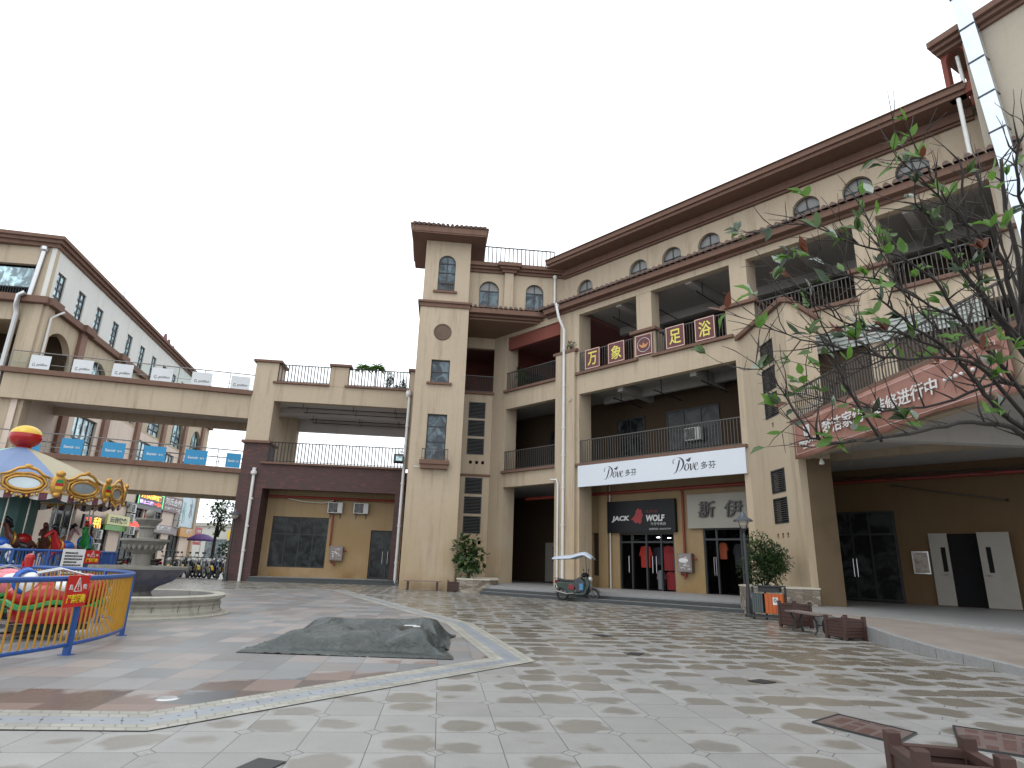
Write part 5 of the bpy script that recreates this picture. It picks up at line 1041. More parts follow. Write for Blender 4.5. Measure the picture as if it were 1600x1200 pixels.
# ================================================================ tarpaulin heap
# draped sheet: vertex grid in millimetres, first value of each row absolute, the rest steps
CNX,CNY=72,64
CLOTH=[[-4343,56,55,54,55,54,54,55,55,54,54,53,56,55,52,52,54,54,54,53,53,55,53,55,54,56,55,52,53,54,54,54,54,55,54,55,54,55,54,54,54,55,54,54,54,55,54,54,55,54,54,55,54,54,55,54,55,54,56,54,55,54,55,54,56,54,57,55,55,54,56,54,
-4347,55,56,54,54,54,54,55,54,54,54,56,52,55,54,53,54,54,53,54,54,54,54,55,53,54,55,54,54,53,54,54,55,54,54,54,54,55,54,54,54,55,54,54,55,54,55,54,53,54,54,54,56,54,55,55,55,55,54,54,54,54,54,53,54,56,56,55,56,55,54,55,
-4350,54,55,54,55,54,54,54,54,54,55,54,53,55,53,54,54,54,54,54,54,54,54,54,55,53,54,54,54,54,55,54,54,54,54,54,54,54,53,55,54,55,54,56,54,54,54,55,53,53,53,54,53,56,56,55,55,56,54,54,54,53,53,54,54,54,56,56,54,56,54,55,
-4353,53,56,53,54,54,54,55,53,54,55,54,54,54,54,54,54,54,54,54,55,54,54,54,54,53,53,54,54,54,55,55,54,53,54,54,54,54,54,53,53,57,54,54,56,55,54,54,53,52,54,53,53,55,55,57,55,55,56,53,53,53,53,52,53,56,55,56,53,57,54,55,
-4357,54,54,54,54,54,54,54,54,54,54,54,54,54,54,54,54,54,54,55,56,53,54,54,52,52,54,55,54,54,56,54,55,55,52,53,54,53,54,53,53,57,55,55,55,54,55,54,53,52,54,54,53,54,53,58,56,55,53,53,54,53,54,52,52,56,55,53,56,54,54,55,
-4360,54,54,54,53,54,54,54,54,53,54,54,54,53,54,55,54,54,56,54,55,54,54,51,51,54,54,55,53,55,56,55,56,52,54,54,54,51,54,53,54,55,55,56,56,53,56,51,54,54,52,54,53,54,57,54,56,54,55,53,54,54,52,52,54,55,52,53,55,55,52,52,
-4361,53,53,53,50,55,55,54,55,53,54,53,54,53,54,53,55,55,55,55,55,54,51,51,54,53,54,54,54,55,55,57,54,57,52,54,53,51,52,53,55,55,55,57,55,55,53,53,53,54,52,54,54,54,56,54,54,55,55,54,53,54,53,54,54,50,52,55,54,49,51,54,
-4362,54,55,53,50,47,55,55,54,52,55,54,54,54,54,50,54,54,56,55,57,51,52,54,53,54,54,52,55,56,55,55,55,56,55,53,52,52,52,55,54,54,56,54,54,56,55,53,53,54,53,53,54,54,55,54,55,54,54,54,54,54,54,54,49,51,54,55,46,48,54,54,
-4355,48,53,56,54,39,51,55,55,54,53,53,54,54,55,54,52,50,55,55,54,55,54,54,54,54,53,54,54,53,56,55,56,54,56,52,53,54,53,53,54,55,54,54,55,54,55,54,54,54,53,55,53,54,54,55,54,53,54,54,54,54,54,49,51,54,54,42,47,53,53,54,
-4343,45,45,55,54,52,37,52,57,49,55,54,54,54,54,49,51,54,56,55,55,55,54,54,54,54,53,55,54,55,54,55,54,55,53,54,54,54,54,54,54,54,54,54,54,54,54,54,54,54,55,54,54,54,54,54,53,54,54,53,54,55,47,51,54,54,40,51,54,45,52,53,
-4350,54,51,49,55,53,46,35,55,52,53,55,54,53,54,50,52,54,54,55,55,55,54,54,54,54,54,54,55,54,54,54,55,54,54,54,54,54,54,54,54,54,54,54,54,54,54,54,54,54,55,54,54,54,53,54,53,53,55,53,55,54,44,54,55,42,53,51,34,51,51,55,
-4350,53,54,52,53,53,51,41,36,55,51,54,54,53,54,53,51,54,55,55,54,54,54,54,54,54,54,54,55,54,54,54,54,54,54,54,54,54,55,54,54,54,54,54,53,54,54,51,54,54,56,54,53,54,54,53,53,55,54,53,55,54,51,52,45,51,43,28,51,54,52,53,
-4350,53,54,54,53,54,54,45,40,38,52,52,53,53,55,53,54,53,54,55,54,54,54,54,54,54,54,54,54,54,53,54,54,54,53,54,55,55,54,54,55,55,53,52,54,54,54,55,50,53,54,53,53,54,55,54,53,54,55,54,56,50,50,49,45,28,38,50,53,53,52,54,
-4349,53,54,54,54,54,53,48,43,42,39,50,54,53,54,54,54,54,54,54,54,54,54,54,54,54,54,53,55,54,53,54,50,54,55,54,56,54,55,54,54,55,54,54,50,52,55,54,55,56,53,53,51,52,53,54,54,54,54,55,56,55,46,22,36,43,46,51,53,52,53,53,
-4348,54,53,55,53,53,54,48,45,40,46,41,51,55,54,54,55,54,53,53,54,53,54,54,55,55,53,54,55,54,54,47,53,54,54,54,55,56,55,55,56,54,53,53,54,51,52,54,56,56,54,54,53,52,52,49,53,54,54,57,53,53,46,45,31,27,40,48,53,53,53,53,
-4346,53,54,54,53,53,53,49,46,40,37,46,50,54,55,55,54,53,52,52,54,54,56,54,54,55,56,53,55,54,53,51,53,51,50,54,57,56,55,54,56,54,54,54,50,52,53,54,58,54,55,54,53,51,51,50,53,54,54,55,55,52,49,42,38,32,27,40,52,53,53,53,
-4339,47,54,55,50,54,52,45,51,31,45,44,51,53,55,54,56,54,50,51,54,54,55,54,56,55,55,54,56,53,53,52,53,46,54,55,54,56,55,55,55,55,53,53,54,54,53,54,55,54,52,54,48,52,52,54,53,54,54,55,54,55,40,42,36,35,37,36,41,53,53,53,
-4343,48,54,55,53,51,53,53,32,45,42,42,51,55,54,56,54,54,53,53,48,55,54,54,54,58,55,54,54,54,53,53,54,50,49,54,55,54,56,55,54,54,54,53,53,53,54,54,52,54,54,54,54,53,52,50,53,54,53,54,54,54,53,49,44,40,40,39,5,44,50,53,
-4354,56,55,54,54,54,51,52,36,39,35,49,53,54,54,57,54,54,53,52,53,50,54,54,56,54,55,54,55,54,54,53,53,46,54,54,55,54,55,55,54,55,54,54,53,53,53,53,55,54,55,54,53,53,50,50,52,54,53,54,53,52,47,53,52,50,48,44,15,43,40,-22,
-4358,55,57,54,54,52,51,54,34,29,50,51,48,55,53,55,55,53,54,54,53,52,54,51,55,54,55,55,54,54,54,53,50,51,54,55,54,54,54,55,54,54,54,54,53,54,53,55,54,54,54,54,53,52,54,48,52,53,53,51,54,50,49,42,49,53,54,52,54,42,5,39,
-4363,56,57,54,52,53,54,53,29,36,51,49,47,56,53,54,54,54,53,54,54,54,53,54,51,55,54,54,54,54,52,54,51,54,54,54,54,54,54,54,54,53,55,54,54,54,54,53,54,54,54,53,54,54,54,47,54,53,49,48,51,49,48,47,42,48,54,55,50,53,51,29,
-4364,54,55,54,53,54,54,53,35,31,51,44,54,54,52,54,54,54,53,54,54,54,53,55,53,53,53,54,54,53,53,53,54,54,54,54,53,54,54,53,54,54,53,55,53,55,54,54,54,53,54,53,54,55,47,54,55,54,45,44,51,38,47,51,43,50,52,51,56,48,52,54,
-4365,52,55,54,53,54,54,54,29,45,35,53,53,52,54,54,54,53,53,53,54,53,54,54,54,54,53,54,54,54,53,54,54,54,53,54,53,54,53,53,53,55,54,53,55,55,52,56,53,53,54,53,54,49,54,50,55,54,47,41,53,52,25,46,48,53,50,52,52,55,55,56,
-4367,53,53,54,53,54,54,54,39,30,40,54,53,52,54,53,54,54,54,53,54,54,53,52,53,54,54,54,55,54,54,54,53,54,54,52,54,52,53,54,53,53,55,53,56,52,56,53,54,54,53,52,53,51,48,55,55,53,48,41,51,53,28,43,45,51,52,52,55,54,55,56,
-4371,54,53,54,54,54,53,54,34,37,40,54,52,52,53,53,54,54,54,55,53,54,51,53,53,54,54,54,54,54,56,53,54,54,53,54,51,52,54,54,51,52,55,55,55,53,54,56,53,54,52,53,48,46,54,56,54,55,47,45,49,51,44,37,43,42,54,53,54,54,56,53,
-4374,54,53,54,54,54,55,53,42,31,38,54,51,52,53,53,53,55,54,55,57,49,53,52,53,54,53,54,54,54,57,52,52,53,55,54,52,53,54,53,53,50,56,54,53,54,55,54,55,53,53,48,45,53,54,55,55,56,48,44,52,52,53,41,31,37,54,53,55,54,53,55,
-4378,54,54,53,55,54,54,56,42,33,35,54,49,53,53,51,54,54,56,55,56,54,48,53,53,53,54,54,53,55,56,53,52,52,55,54,53,53,54,51,51,54,55,54,52,54,54,55,54,54,49,47,52,53,53,55,53,52,51,53,48,52,53,50,23,36,53,53,54,54,54,54,
-4381,53,54,54,54,54,55,55,44,37,31,54,48,53,52,53,53,55,54,54,57,54,49,53,53,53,54,54,54,54,54,55,52,52,55,53,54,52,53,53,52,54,53,56,52,52,54,54,54,51,50,50,54,52,55,53,53,55,49,53,49,52,51,53,28,28,53,54,54,53,54,53,
-4385,54,53,54,53,56,54,56,44,35,33,54,48,53,53,50,53,55,54,55,57,54,52,51,54,53,53,54,54,54,54,54,52,53,53,55,54,54,52,51,54,54,54,54,52,52,53,53,53,53,53,50,52,54,54,53,53,54,53,48,53,51,54,50,25,30,53,53,54,53,54,54,
-4388,53,53,54,54,54,56,56,46,33,31,52,54,52,49,53,54,54,55,55,54,55,54,51,54,53,53,53,54,53,53,54,54,54,53,54,53,53,53,54,53,54,54,54,51,51,54,53,54,53,53,52,50,54,54,53,53,53,53,53,48,52,52,55,24,28,52,54,53,54,53,54,
-4391,54,53,54,53,55,54,54,49,32,33,53,53,48,53,53,54,54,55,53,54,54,55,53,54,53,53,53,53,53,54,53,54,54,54,53,53,54,53,54,54,54,53,55,49,51,54,53,54,54,53,54,48,54,53,53,53,53,52,53,54,48,52,56,25,26,52,54,52,54,53,54,
-4393,53,54,54,54,52,55,54,51,31,33,54,48,53,53,54,53,53,54,54,54,53,54,54,53,54,53,53,55,52,53,55,53,53,54,53,54,54,54,53,55,53,53,55,50,49,53,54,54,54,55,52,49,55,52,52,53,54,53,49,53,56,47,56,26,27,51,54,53,52,54,53,
-4395,54,53,53,55,53,54,55,49,32,35,53,48,53,53,53,53,54,54,53,54,53,53,54,54,53,54,54,54,52,54,53,53,53,54,52,54,54,55,55,53,54,53,54,46,53,52,54,55,55,53,53,49,54,55,52,52,52,51,53,53,49,53,54,29,27,50,55,53,52,53,54,
-4396,53,54,53,54,54,54,53,51,32,35,52,51,50,54,53,54,53,53,52,53,54,53,54,53,55,54,54,53,53,54,53,53,52,53,52,54,55,55,54,55,52,55,49,52,50,53,53,54,56,54,54,48,55,54,54,50,48,54,52,53,51,52,55,29,28,50,54,53,53,53,53,
-4397,53,54,54,53,54,53,54,51,28,38,51,52,52,51,54,54,54,51,52,53,52,54,54,54,55,55,53,56,51,53,53,54,50,51,54,53,55,56,55,53,55,52,52,52,50,50,54,54,54,56,52,51,55,54,53,51,49,53,53,49,52,54,54,28,31,49,53,53,53,53,54,
-4399,54,54,54,53,54,53,54,51,26,44,43,55,52,53,52,54,51,52,51,52,54,54,54,54,54,56,54,55,52,53,54,53,51,49,54,54,54,55,56,54,53,52,54,54,50,49,53,54,54,54,55,50,53,54,55,51,50,53,52,52,50,53,54,34,29,53,46,52,51,54,54,
-4401,55,53,55,54,53,53,53,52,30,32,50,53,53,55,55,48,50,54,51,52,53,53,53,55,55,54,56,55,54,53,53,51,53,50,53,51,56,56,53,55,54,53,54,53,48,52,54,54,54,54,55,53,49,53,54,52,51,54,54,47,53,53,53,27,42,53,36,53,53,54,53,
-4403,54,53,56,54,54,53,53,51,24,36,53,50,55,53,56,48,49,53,53,53,50,52,55,53,56,56,55,54,55,53,51,54,51,53,53,51,54,55,54,54,55,54,53,51,52,53,53,53,55,54,53,55,51,50,53,53,52,53,50,53,54,53,47,31,52,48,26,54,54,54,53,
-4407,55,55,54,54,55,52,53,53,26,46,37,54,53,54,54,47,50,55,53,53,50,52,53,55,54,56,53,55,55,52,54,52,54,51,53,54,53,54,55,53,55,53,52,53,53,54,53,54,53,54,54,53,54,51,49,52,52,53,54,53,53,45,45,48,52,23,39,54,54,54,55,
-4411,54,55,56,54,54,53,53,53,31,45,48,39,52,54,54,47,51,54,54,53,51,52,54,54,54,53,55,55,54,53,53,53,53,53,53,54,53,55,53,54,54,53,53,54,53,54,53,54,54,53,53,54,53,53,50,46,55,52,55,49,54,44,50,50,47,15,44,54,54,56,54,
-4413,54,55,53,55,55,53,53,52,43,36,50,40,48,52,54,54,50,49,53,52,53,53,54,54,54,53,54,54,54,53,54,53,53,54,54,54,53,54,53,54,53,53,55,53,54,54,54,52,54,53,54,53,53,54,53,51,42,55,54,53,48,51,53,49,31,17,47,54,56,54,56,
-4389,34,48,52,56,53,54,53,50,49,41,44,49,37,53,52,53,51,52,50,54,53,54,53,54,53,54,53,54,54,53,54,54,54,53,55,53,53,54,53,53,54,53,54,54,54,55,53,54,54,52,52,54,53,54,54,53,54,40,54,54,48,53,46,51,14,30,48,51,58,54,55,
-4374,50,28,46,42,53,54,53,52,49,47,44,41,51,43,53,54,53,53,49,53,53,54,53,53,54,54,53,53,54,54,54,52,56,54,53,54,54,53,53,52,52,55,54,54,54,54,55,55,53,54,51,52,54,54,53,51,53,43,53,54,51,52,50,28,20,41,44,53,54,55,55,
-4358,50,47,20,37,40,51,53,51,50,50,40,45,48,52,52,54,54,53,52,52,53,54,51,54,54,53,53,54,53,53,55,53,55,54,54,54,54,53,52,52,52,54,56,53,56,54,54,54,55,53,51,54,52,54,52,48,50,48,54,54,54,46,46,16,39,40,45,48,56,53,55,
-4337,40,24,45,45,46,16,46,49,50,50,52,42,50,52,54,54,54,53,54,52,52,52,54,54,53,53,53,54,53,52,54,55,54,54,56,53,54,54,53,50,51,54,55,54,56,54,56,53,54,53,53,53,54,51,49,51,49,51,55,55,53,50,27,45,34,35,39,46,54,55,54,
-4379,40,46,53,53,54,48,23,41,42,44,46,50,52,52,54,54,54,54,54,53,53,52,53,53,55,51,53,53,54,53,55,53,55,56,55,53,53,54,53,51,52,53,55,54,54,55,55,54,54,53,54,53,52,50,49,50,53,54,53,54,54,51,42,40,37,34,29,42,51,53,54,
-4401,53,53,51,53,52,54,49,41,41,38,38,36,51,52,53,54,54,55,54,53,53,53,53,54,52,52,52,53,54,54,56,54,55,54,55,53,54,53,53,54,52,53,54,54,55,55,53,53,54,54,53,53,50,50,50,54,52,54,54,54,53,50,49,45,37,31,28,36,46,53,54,
-4409,53,52,52,53,53,55,53,45,38,32,37,44,49,51,52,54,55,54,55,55,53,52,53,52,52,53,53,53,53,54,55,54,56,55,53,54,54,53,54,53,53,54,53,54,54,54,54,54,53,54,53,53,53,52,50,52,52,55,53,54,53,51,50,48,31,32,33,36,35,54,53,
-4417,53,53,53,53,51,55,55,50,35,35,38,42,48,51,53,54,53,55,55,52,57,53,54,51,53,53,53,53,53,53,54,55,54,54,54,54,54,54,53,53,53,54,54,55,53,53,54,54,53,53,54,53,53,53,53,52,52,53,53,54,53,52,50,52,46,39,38,37,37,14,47,
-4424,54,53,51,52,54,54,54,55,42,35,36,41,45,52,53,53,54,54,54,55,52,53,56,53,54,52,53,53,53,54,54,53,53,55,54,53,54,54,53,54,53,55,53,54,53,54,54,53,53,52,53,52,53,54,54,53,54,53,53,54,53,53,53,48,27,30,28,34,33,26,48,
-4430,53,52,51,54,53,54,54,56,48,41,36,45,35,52,53,53,53,54,53,54,54,54,52,53,53,53,54,54,54,54,53,54,53,54,54,53,54,54,54,53,54,54,53,54,54,53,53,53,54,54,53,54,55,50,51,54,53,53,54,53,55,53,53,31,46,31,18,26,42,28,44,
-4438,54,52,53,54,53,54,54,54,51,46,44,24,49,50,52,53,54,54,53,54,53,54,53,53,53,53,53,53,55,53,53,54,53,54,54,53,55,53,55,53,55,54,53,53,53,53,53,54,50,55,54,56,51,52,53,53,52,53,54,53,55,53,52,54,14,26,34,35,52,40,44,
-4444,54,53,54,53,53,54,53,54,51,39,29,52,46,53,52,53,54,53,54,53,53,53,53,53,53,53,54,53,54,53,54,53,54,53,54,54,53,55,54,54,55,54,53,54,53,53,52,53,52,52,54,53,56,54,52,49,53,53,53,54,54,53,54,51,54,20,44,26,30,48,48,
-4448,53,54,53,53,54,53,53,53,49,21,46,53,53,53,53,54,53,53,53,53,53,54,53,54,51,54,53,53,54,54,53,53,53,54,53,54,54,55,53,55,55,54,54,53,53,53,53,52,53,53,52,52,55,54,51,51,53,52,54,53,53,53,50,53,55,54,30,50,35,24,47,
-4453,53,54,54,53,54,51,51,52,28,42,53,53,53,54,54,54,53,53,54,53,53,52,51,54,54,54,53,53,53,54,53,53,53,53,53,54,55,53,55,54,55,54,52,51,54,53,53,52,53,54,53,53,54,55,53,52,50,53,52,53,51,54,47,53,55,53,51,36,53,49,1,
-4458,54,52,54,54,52,51,54,28,47,51,53,53,53,55,54,53,54,53,53,53,53,50,52,53,50,55,53,55,56,53,53,54,53,52,54,53,54,55,53,55,55,54,54,49,48,53,53,53,52,54,55,54,55,55,53,53,52,49,51,51,53,52,48,54,54,53,50,52,44,53,53,
-4464,54,54,52,54,51,55,51,44,35,53,52,54,53,54,55,54,55,51,52,53,50,53,50,48,56,55,54,55,54,53,54,53,53,53,54,53,55,53,52,56,54,54,52,46,53,54,53,53,53,55,54,53,54,55,53,53,53,53,53,46,46,53,53,53,54,53,51,49,52,54,53,
-4470,55,54,53,51,54,46,50,43,53,52,53,52,53,54,53,54,53,53,52,52,53,47,50,52,55,54,55,53,56,53,54,53,53,53,53,54,53,54,53,53,55,52,50,54,53,52,54,53,53,54,54,53,53,54,53,54,53,53,53,47,47,53,53,53,53,53,54,51,51,55,53,
-4476,54,54,54,53,54,52,47,51,44,53,51,52,55,52,55,54,54,53,53,51,51,52,51,49,53,54,54,53,56,52,54,54,53,52,53,54,53,54,53,54,54,53,52,53,53,53,53,53,54,53,53,53,54,52,53,53,54,52,54,48,53,49,54,52,52,53,53,53,54,53,54,
-4482,55,56,54,53,53,53,51,41,53,51,51,54,52,55,53,55,54,53,54,53,50,50,50,50,54,54,52,54,55,53,53,53,54,53,53,53,53,54,54,53,53,53,53,54,53,53,54,53,53,53,53,53,53,51,51,54,54,54,54,53,48,52,53,53,51,52,53,52,55,53,55,
-4487,55,54,55,54,53,50,47,53,52,51,53,53,52,55,54,52,54,54,53,53,52,51,53,51,49,53,54,52,53,54,53,53,53,53,54,53,54,53,53,54,53,53,53,54,53,54,52,55,53,53,53,52,48,51,53,54,55,53,55,54,50,52,53,53,51,51,52,53,56,54,56,
-4489,53,54,54,53,52,51,53,53,52,52,53,54,52,54,53,53,53,53,53,53,52,52,54,51,51,51,52,52,52,53,54,53,53,53,54,54,53,53,53,54,53,53,54,53,54,53,54,53,54,54,52,53,47,46,53,54,56,54,55,54,52,52,53,53,52,51,53,54,54,53,55,
-4492,54,53,54,54,53,52,53,53,53,53,53,53,53,53,53,52,53,52,52,54,53,53,53,52,54,52,48,47,53,53,54,54,52,54,53,55,53,53,53,53,53,53,54,54,54,54,52,55,52,55,53,46,46,51,53,53,55,55,56,54,52,53,54,52,53,53,53,53,54,54,54,
-4493,53,53,54,54,53,54,53,53,54,53,53,54,53,53,53,53,52,53,50,51,54,53,54,54,54,52,45,45,54,53,51,52,56,53,55,54,54,53,53,53,53,54,52,55,54,53,52,54,54,54,53,51,44,44,54,53,57,53,56,55,53,55,53,54,53,53,53,54,54,54,54,
],[9115,-2,-3,-2,-2,-1,-2,0,1,1,1,1,0,0,0,-3,-1,-2,-2,-2,-1,1,-1,0,-1,-1,-1,0,-3,-3,0,-2,-3,1,-2,0,-1,1,-1,0,-1,-1,-1,-1,-1,-1,-1,-2,1,-1,0,0,-1,0,-1,-1,0,-2,0,-2,1,-1,-1,1,-1,1,0,1,1,1,2,1,
9177,-2,-3,-2,-2,-1,-2,1,0,1,0,2,0,0,0,-3,-1,-2,-1,0,-2,0,-1,-1,-1,-1,-1,-2,0,-2,-2,-2,0,0,-2,-1,-1,1,-2,0,-1,-1,-1,-1,0,-1,0,-1,-1,-1,0,-1,-1,0,-1,0,-1,0,-1,-1,0,-1,0,0,0,-1,1,0,1,1,2,1,
9239,-2,-2,-2,-2,-1,-2,0,0,0,2,0,0,0,0,-1,-1,-1,-1,-2,0,-2,0,-2,0,-2,-2,0,-1,-1,-1,-1,0,-1,-2,-1,-1,0,-1,-2,-1,-1,-1,1,-2,0,0,-1,-1,-2,1,-2,1,-1,-1,-1,-1,0,-1,0,-1,0,-1,-1,0,1,0,1,1,0,2,2,
9300,-2,-2,-1,-2,-1,-1,1,-1,0,1,-1,2,-1,-1,0,-1,-1,-1,0,0,0,-2,-1,-3,-3,0,-1,-1,-1,-1,-1,0,-2,0,1,-2,-2,-1,-2,-1,-1,-1,0,0,0,-1,0,-2,-1,-1,0,-1,0,0,-2,0,-1,0,-2,0,-1,0,-1,0,1,0,1,1,1,1,2,
9362,-2,-2,-2,0,-1,0,0,0,1,0,-1,1,-1,-2,0,-1,-1,0,0,1,-2,0,-2,-4,-2,-1,-1,-1,-1,-1,-1,-1,0,-1,0,-1,-1,-1,-2,-1,-2,-1,0,-1,1,0,-1,-2,-1,0,-2,0,0,0,-1,-1,-1,-1,-1,-1,-1,1,-1,0,1,1,0,0,2,1,2,
9424,-1,-3,-2,-1,0,0,1,2,-2,1,-1,0,-1,0,-3,0,-1,0,0,0,-1,1,-5,-2,-1,-1,-2,-1,-1,-1,-1,-1,0,0,-2,-2,-1,0,-2,0,-1,-1,-1,-1,0,1,-2,-2,1,-3,0,0,-1,1,-1,-1,1,-2,-1,-1,-1,-1,0,1,1,-2,1,1,2,0,4,
9487,-4,-5,-4,4,0,1,1,1,1,0,-1,0,-1,-1,-3,-1,-1,1,0,0,0,-4,-3,0,0,-1,-2,-2,-1,0,-2,-1,-1,0,-2,-1,-1,-1,-1,-1,0,-1,-1,-1,-1,1,-3,0,0,-2,0,0,-1,1,0,-1,0,-2,-1,0,0,-2,2,0,-4,0,3,1,-4,3,6,
9551,-5,-8,-5,0,6,1,1,1,1,1,0,-1,-1,-1,-2,-3,0,0,1,0,-3,-4,0,-1,-1,0,-2,0,-2,-1,-1,0,-2,-1,-1,-1,0,-2,-1,-1,0,-1,0,-1,-1,-1,-1,-1,-2,1,0,-1,0,0,0,0,-1,-1,0,0,-1,-1,1,-4,-1,1,2,-7,1,6,6,
9607,0,-5,-8,-5,0,9,2,4,-1,2,0,0,-1,-2,-3,-5,4,1,0,-2,-3,-1,-1,-2,-2,1,-1,-1,-1,-1,0,-2,0,-2,0,-1,-1,-3,0,-1,0,-1,0,-1,0,-1,-2,1,-1,-1,2,-3,1,-1,1,-2,-1,0,0,-1,1,-1,-3,-1,2,-1,-11,-1,5,6,6,
9662,0,2,-7,-6,-6,1,6,0,12,1,0,-1,-1,-3,-14,9,2,2,1,-2,-2,-1,-1,-1,-1,-1,0,-2,0,-2,0,-1,-1,0,-2,0,-1,-1,0,-1,-2,-1,-1,-1,0,-1,-1,1,-1,1,0,1,-1,-2,0,-2,-1,-2,0,0,1,-10,5,2,2,-16,4,-5,7,4,7,
9724,-4,-1,0,-7,-6,-3,2,-1,8,6,1,0,-4,-3,-12,8,1,-3,-2,-1,-1,-1,-1,-1,-1,-1,0,-1,1,-1,0,-1,-1,1,0,-2,0,0,-1,0,-1,-1,-1,0,-1,0,-1,-1,0,1,-1,-2,-2,-4,-5,-5,-9,5,-3,-5,3,21,3,0,-19,6,4,-9,12,6,7,
9786,-5,-3,-1,-7,-3,-5,-1,2,-4,9,2,-2,-5,0,-10,7,-4,-2,-3,-3,-3,-4,-4,-4,-3,-2,-1,-1,-1,0,3,1,2,1,3,0,-1,1,-1,0,-2,-1,0,-5,-9,2,-18,-9,-1,3,4,10,1,-1,-5,-9,-3,1,-1,10,5,16,-18,23,-9,14,-16,9,10,8,8,
9849,-5,-5,-5,-5,-1,-6,-2,-1,0,-4,7,-5,-5,-3,-3,2,-4,-3,2,-2,-3,-2,-2,-2,-2,-1,-2,-3,-3,-5,-3,6,1,-3,-1,0,-3,-2,-1,0,5,-2,-14,-7,-2,1,0,2,-6,-7,-5,-4,-2,0,0,-1,-1,1,2,7,16,-24,20,23,-8,3,8,10,9,8,9,
9912,-5,-6,-4,-6,-3,-4,-3,-2,-2,-1,-4,0,-4,-3,-2,-2,-1,2,-2,-4,0,-2,-2,-1,-1,-6,-2,-3,-1,-4,1,-6,-2,-1,-2,-4,-2,-2,-3,-2,-3,-2,0,5,2,0,1,-1,-4,-5,-7,-6,-6,-7,-2,-1,-1,0,1,1,2,8,16,9,8,9,7,10,8,9,9,
9976,-7,-5,-3,-6,-5,-3,-3,-3,-2,-3,-1,-3,-3,-4,0,-2,-1,-2,0,-2,0,-2,-2,-2,-4,-2,-2,-2,-3,-2,-3,-4,-5,-4,-2,-2,-3,-2,-1,-4,-1,1,0,0,3,4,0,-2,-3,-4,-5,-6,-7,-6,-6,-4,-2,0,1,2,6,8,8,12,13,9,10,7,9,9,9,
10038,-5,-5,-4,-5,-5,-3,-5,-3,-3,-2,-2,-2,-3,-2,-2,-2,0,-1,-1,-1,-2,-3,-3,-1,-3,-3,-2,-1,-3,-5,-2,-4,-3,-3,-3,-3,-3,-2,-2,-2,-2,-3,-1,5,2,2,0,-1,-1,-4,-7,-5,-6,-6,-7,-3,-2,-1,1,3,4,7,9,10,13,12,10,8,10,9,10,
10100,-10,-3,-3,-3,-4,-4,-3,-5,-2,-3,-2,-2,-2,-3,-2,-2,-2,0,1,-2,-2,-3,-1,-4,-2,-3,-2,-3,-2,-4,-2,-3,-4,-3,-3,-2,-3,-2,-2,-3,-3,-1,-4,-1,-2,-2,-2,-1,4,6,-4,-13,-6,-2,-4,-2,-1,-1,1,1,2,8,9,10,12,12,11,12,8,10,9,
10156,-10,-2,-1,0,-5,-3,-7,-1,-3,-2,-2,-2,-2,-3,-1,-4,-3,1,-2,2,-2,-3,-2,-2,-3,-3,-2,-2,-4,-3,-3,-2,-4,-4,-2,-2,-2,-3,-2,-2,-2,-2,-7,-4,-4,-3,-2,5,5,-2,-2,-5,-9,-2,-1,-1,-1,-1,0,0,2,3,1,2,5,7,10,33,19,13,8,
10210,-2,-2,-1,-2,-3,-5,-4,-3,-2,-2,-2,-3,-1,-2,-3,-3,-3,-4,2,-2,3,-3,-3,-2,-2,-2,-2,-3,-4,-3,-2,-3,-7,-4,-2,0,-2,-2,-2,-2,-3,-3,-2,-5,-5,-3,-4,0,-3,0,-1,-2,-1,-1,0,0,-1,0,-1,1,-1,-4,7,2,-1,-1,2,28,-32,-20,49,
10272,-2,-2,-2,-2,-4,-5,-3,-2,-4,-1,-2,-2,-2,-1,-4,-4,-3,-1,-3,-1,3,-3,0,-2,-2,-2,-3,-2,-3,-3,-3,-5,-6,-4,-1,-2,-3,-3,-1,-2,-2,-4,-2,-5,-1,-4,-1,-1,-3,-1,-2,-2,-1,-3,2,0,-1,2,-5,5,-3,-3,-9,-4,12,6,2,-1,-17,-4,-29,
10334,-2,-3,-1,-3,-6,-2,-3,-3,-2,-3,-1,-2,-3,-1,-3,-3,-2,-3,-2,-1,-1,-2,1,-1,-2,-2,-3,-1,-3,-7,-1,-5,-4,-2,-3,-4,-4,-1,-3,-2,-2,-2,-2,-2,-2,-2,-3,-2,-2,-3,-2,-2,-3,-2,2,-4,0,5,-8,7,-3,-3,-7,-10,-6,4,9,-8,2,-9,-24,
10396,-2,-3,-2,-4,-2,-4,-2,-4,-3,-2,-2,-2,-3,-1,-2,-3,-3,-1,-2,0,-1,-2,0,-2,-5,0,-3,-2,-4,-2,-4,-3,-3,-2,-3,-4,-3,-3,-4,-2,-2,-2,-2,-2,-1,-2,-1,-3,-2,-2,-3,-3,-4,-2,1,-6,1,5,-10,8,-12,-5,0,-10,-5,-4,-1,4,-13,-4,-2,
10456,-1,-2,-2,-3,-3,-3,-2,-4,-3,-4,-2,-2,-2,-1,-2,-3,-2,-2,-2,-3,-2,-2,-2,-1,-2,-1,-2,-2,-3,-2,-1,-4,-2,-3,-4,-3,-3,-3,-4,-2,-3,-2,-2,-1,-1,-2,-1,-2,-2,-2,-3,-4,-6,0,-7,0,1,4,-11,4,-5,-11,-6,-4,-2,-5,-3,-3,-2,-1,-2,
10515,1,-2,-2,-1,-4,-1,-3,-2,-4,-5,-1,-2,-3,-2,-2,-3,-2,-2,-2,-3,-1,-3,-1,-2,-2,-1,-2,-4,-2,-2,-2,-2,-1,-4,-2,-2,-6,-2,-3,-5,-1,-3,-1,-3,-1,-1,-1,-2,-2,-2,-3,-4,-6,-6,-1,-1,1,4,-10,-5,3,-9,-8,-6,-3,-3,-2,-2,-1,-1,-2,
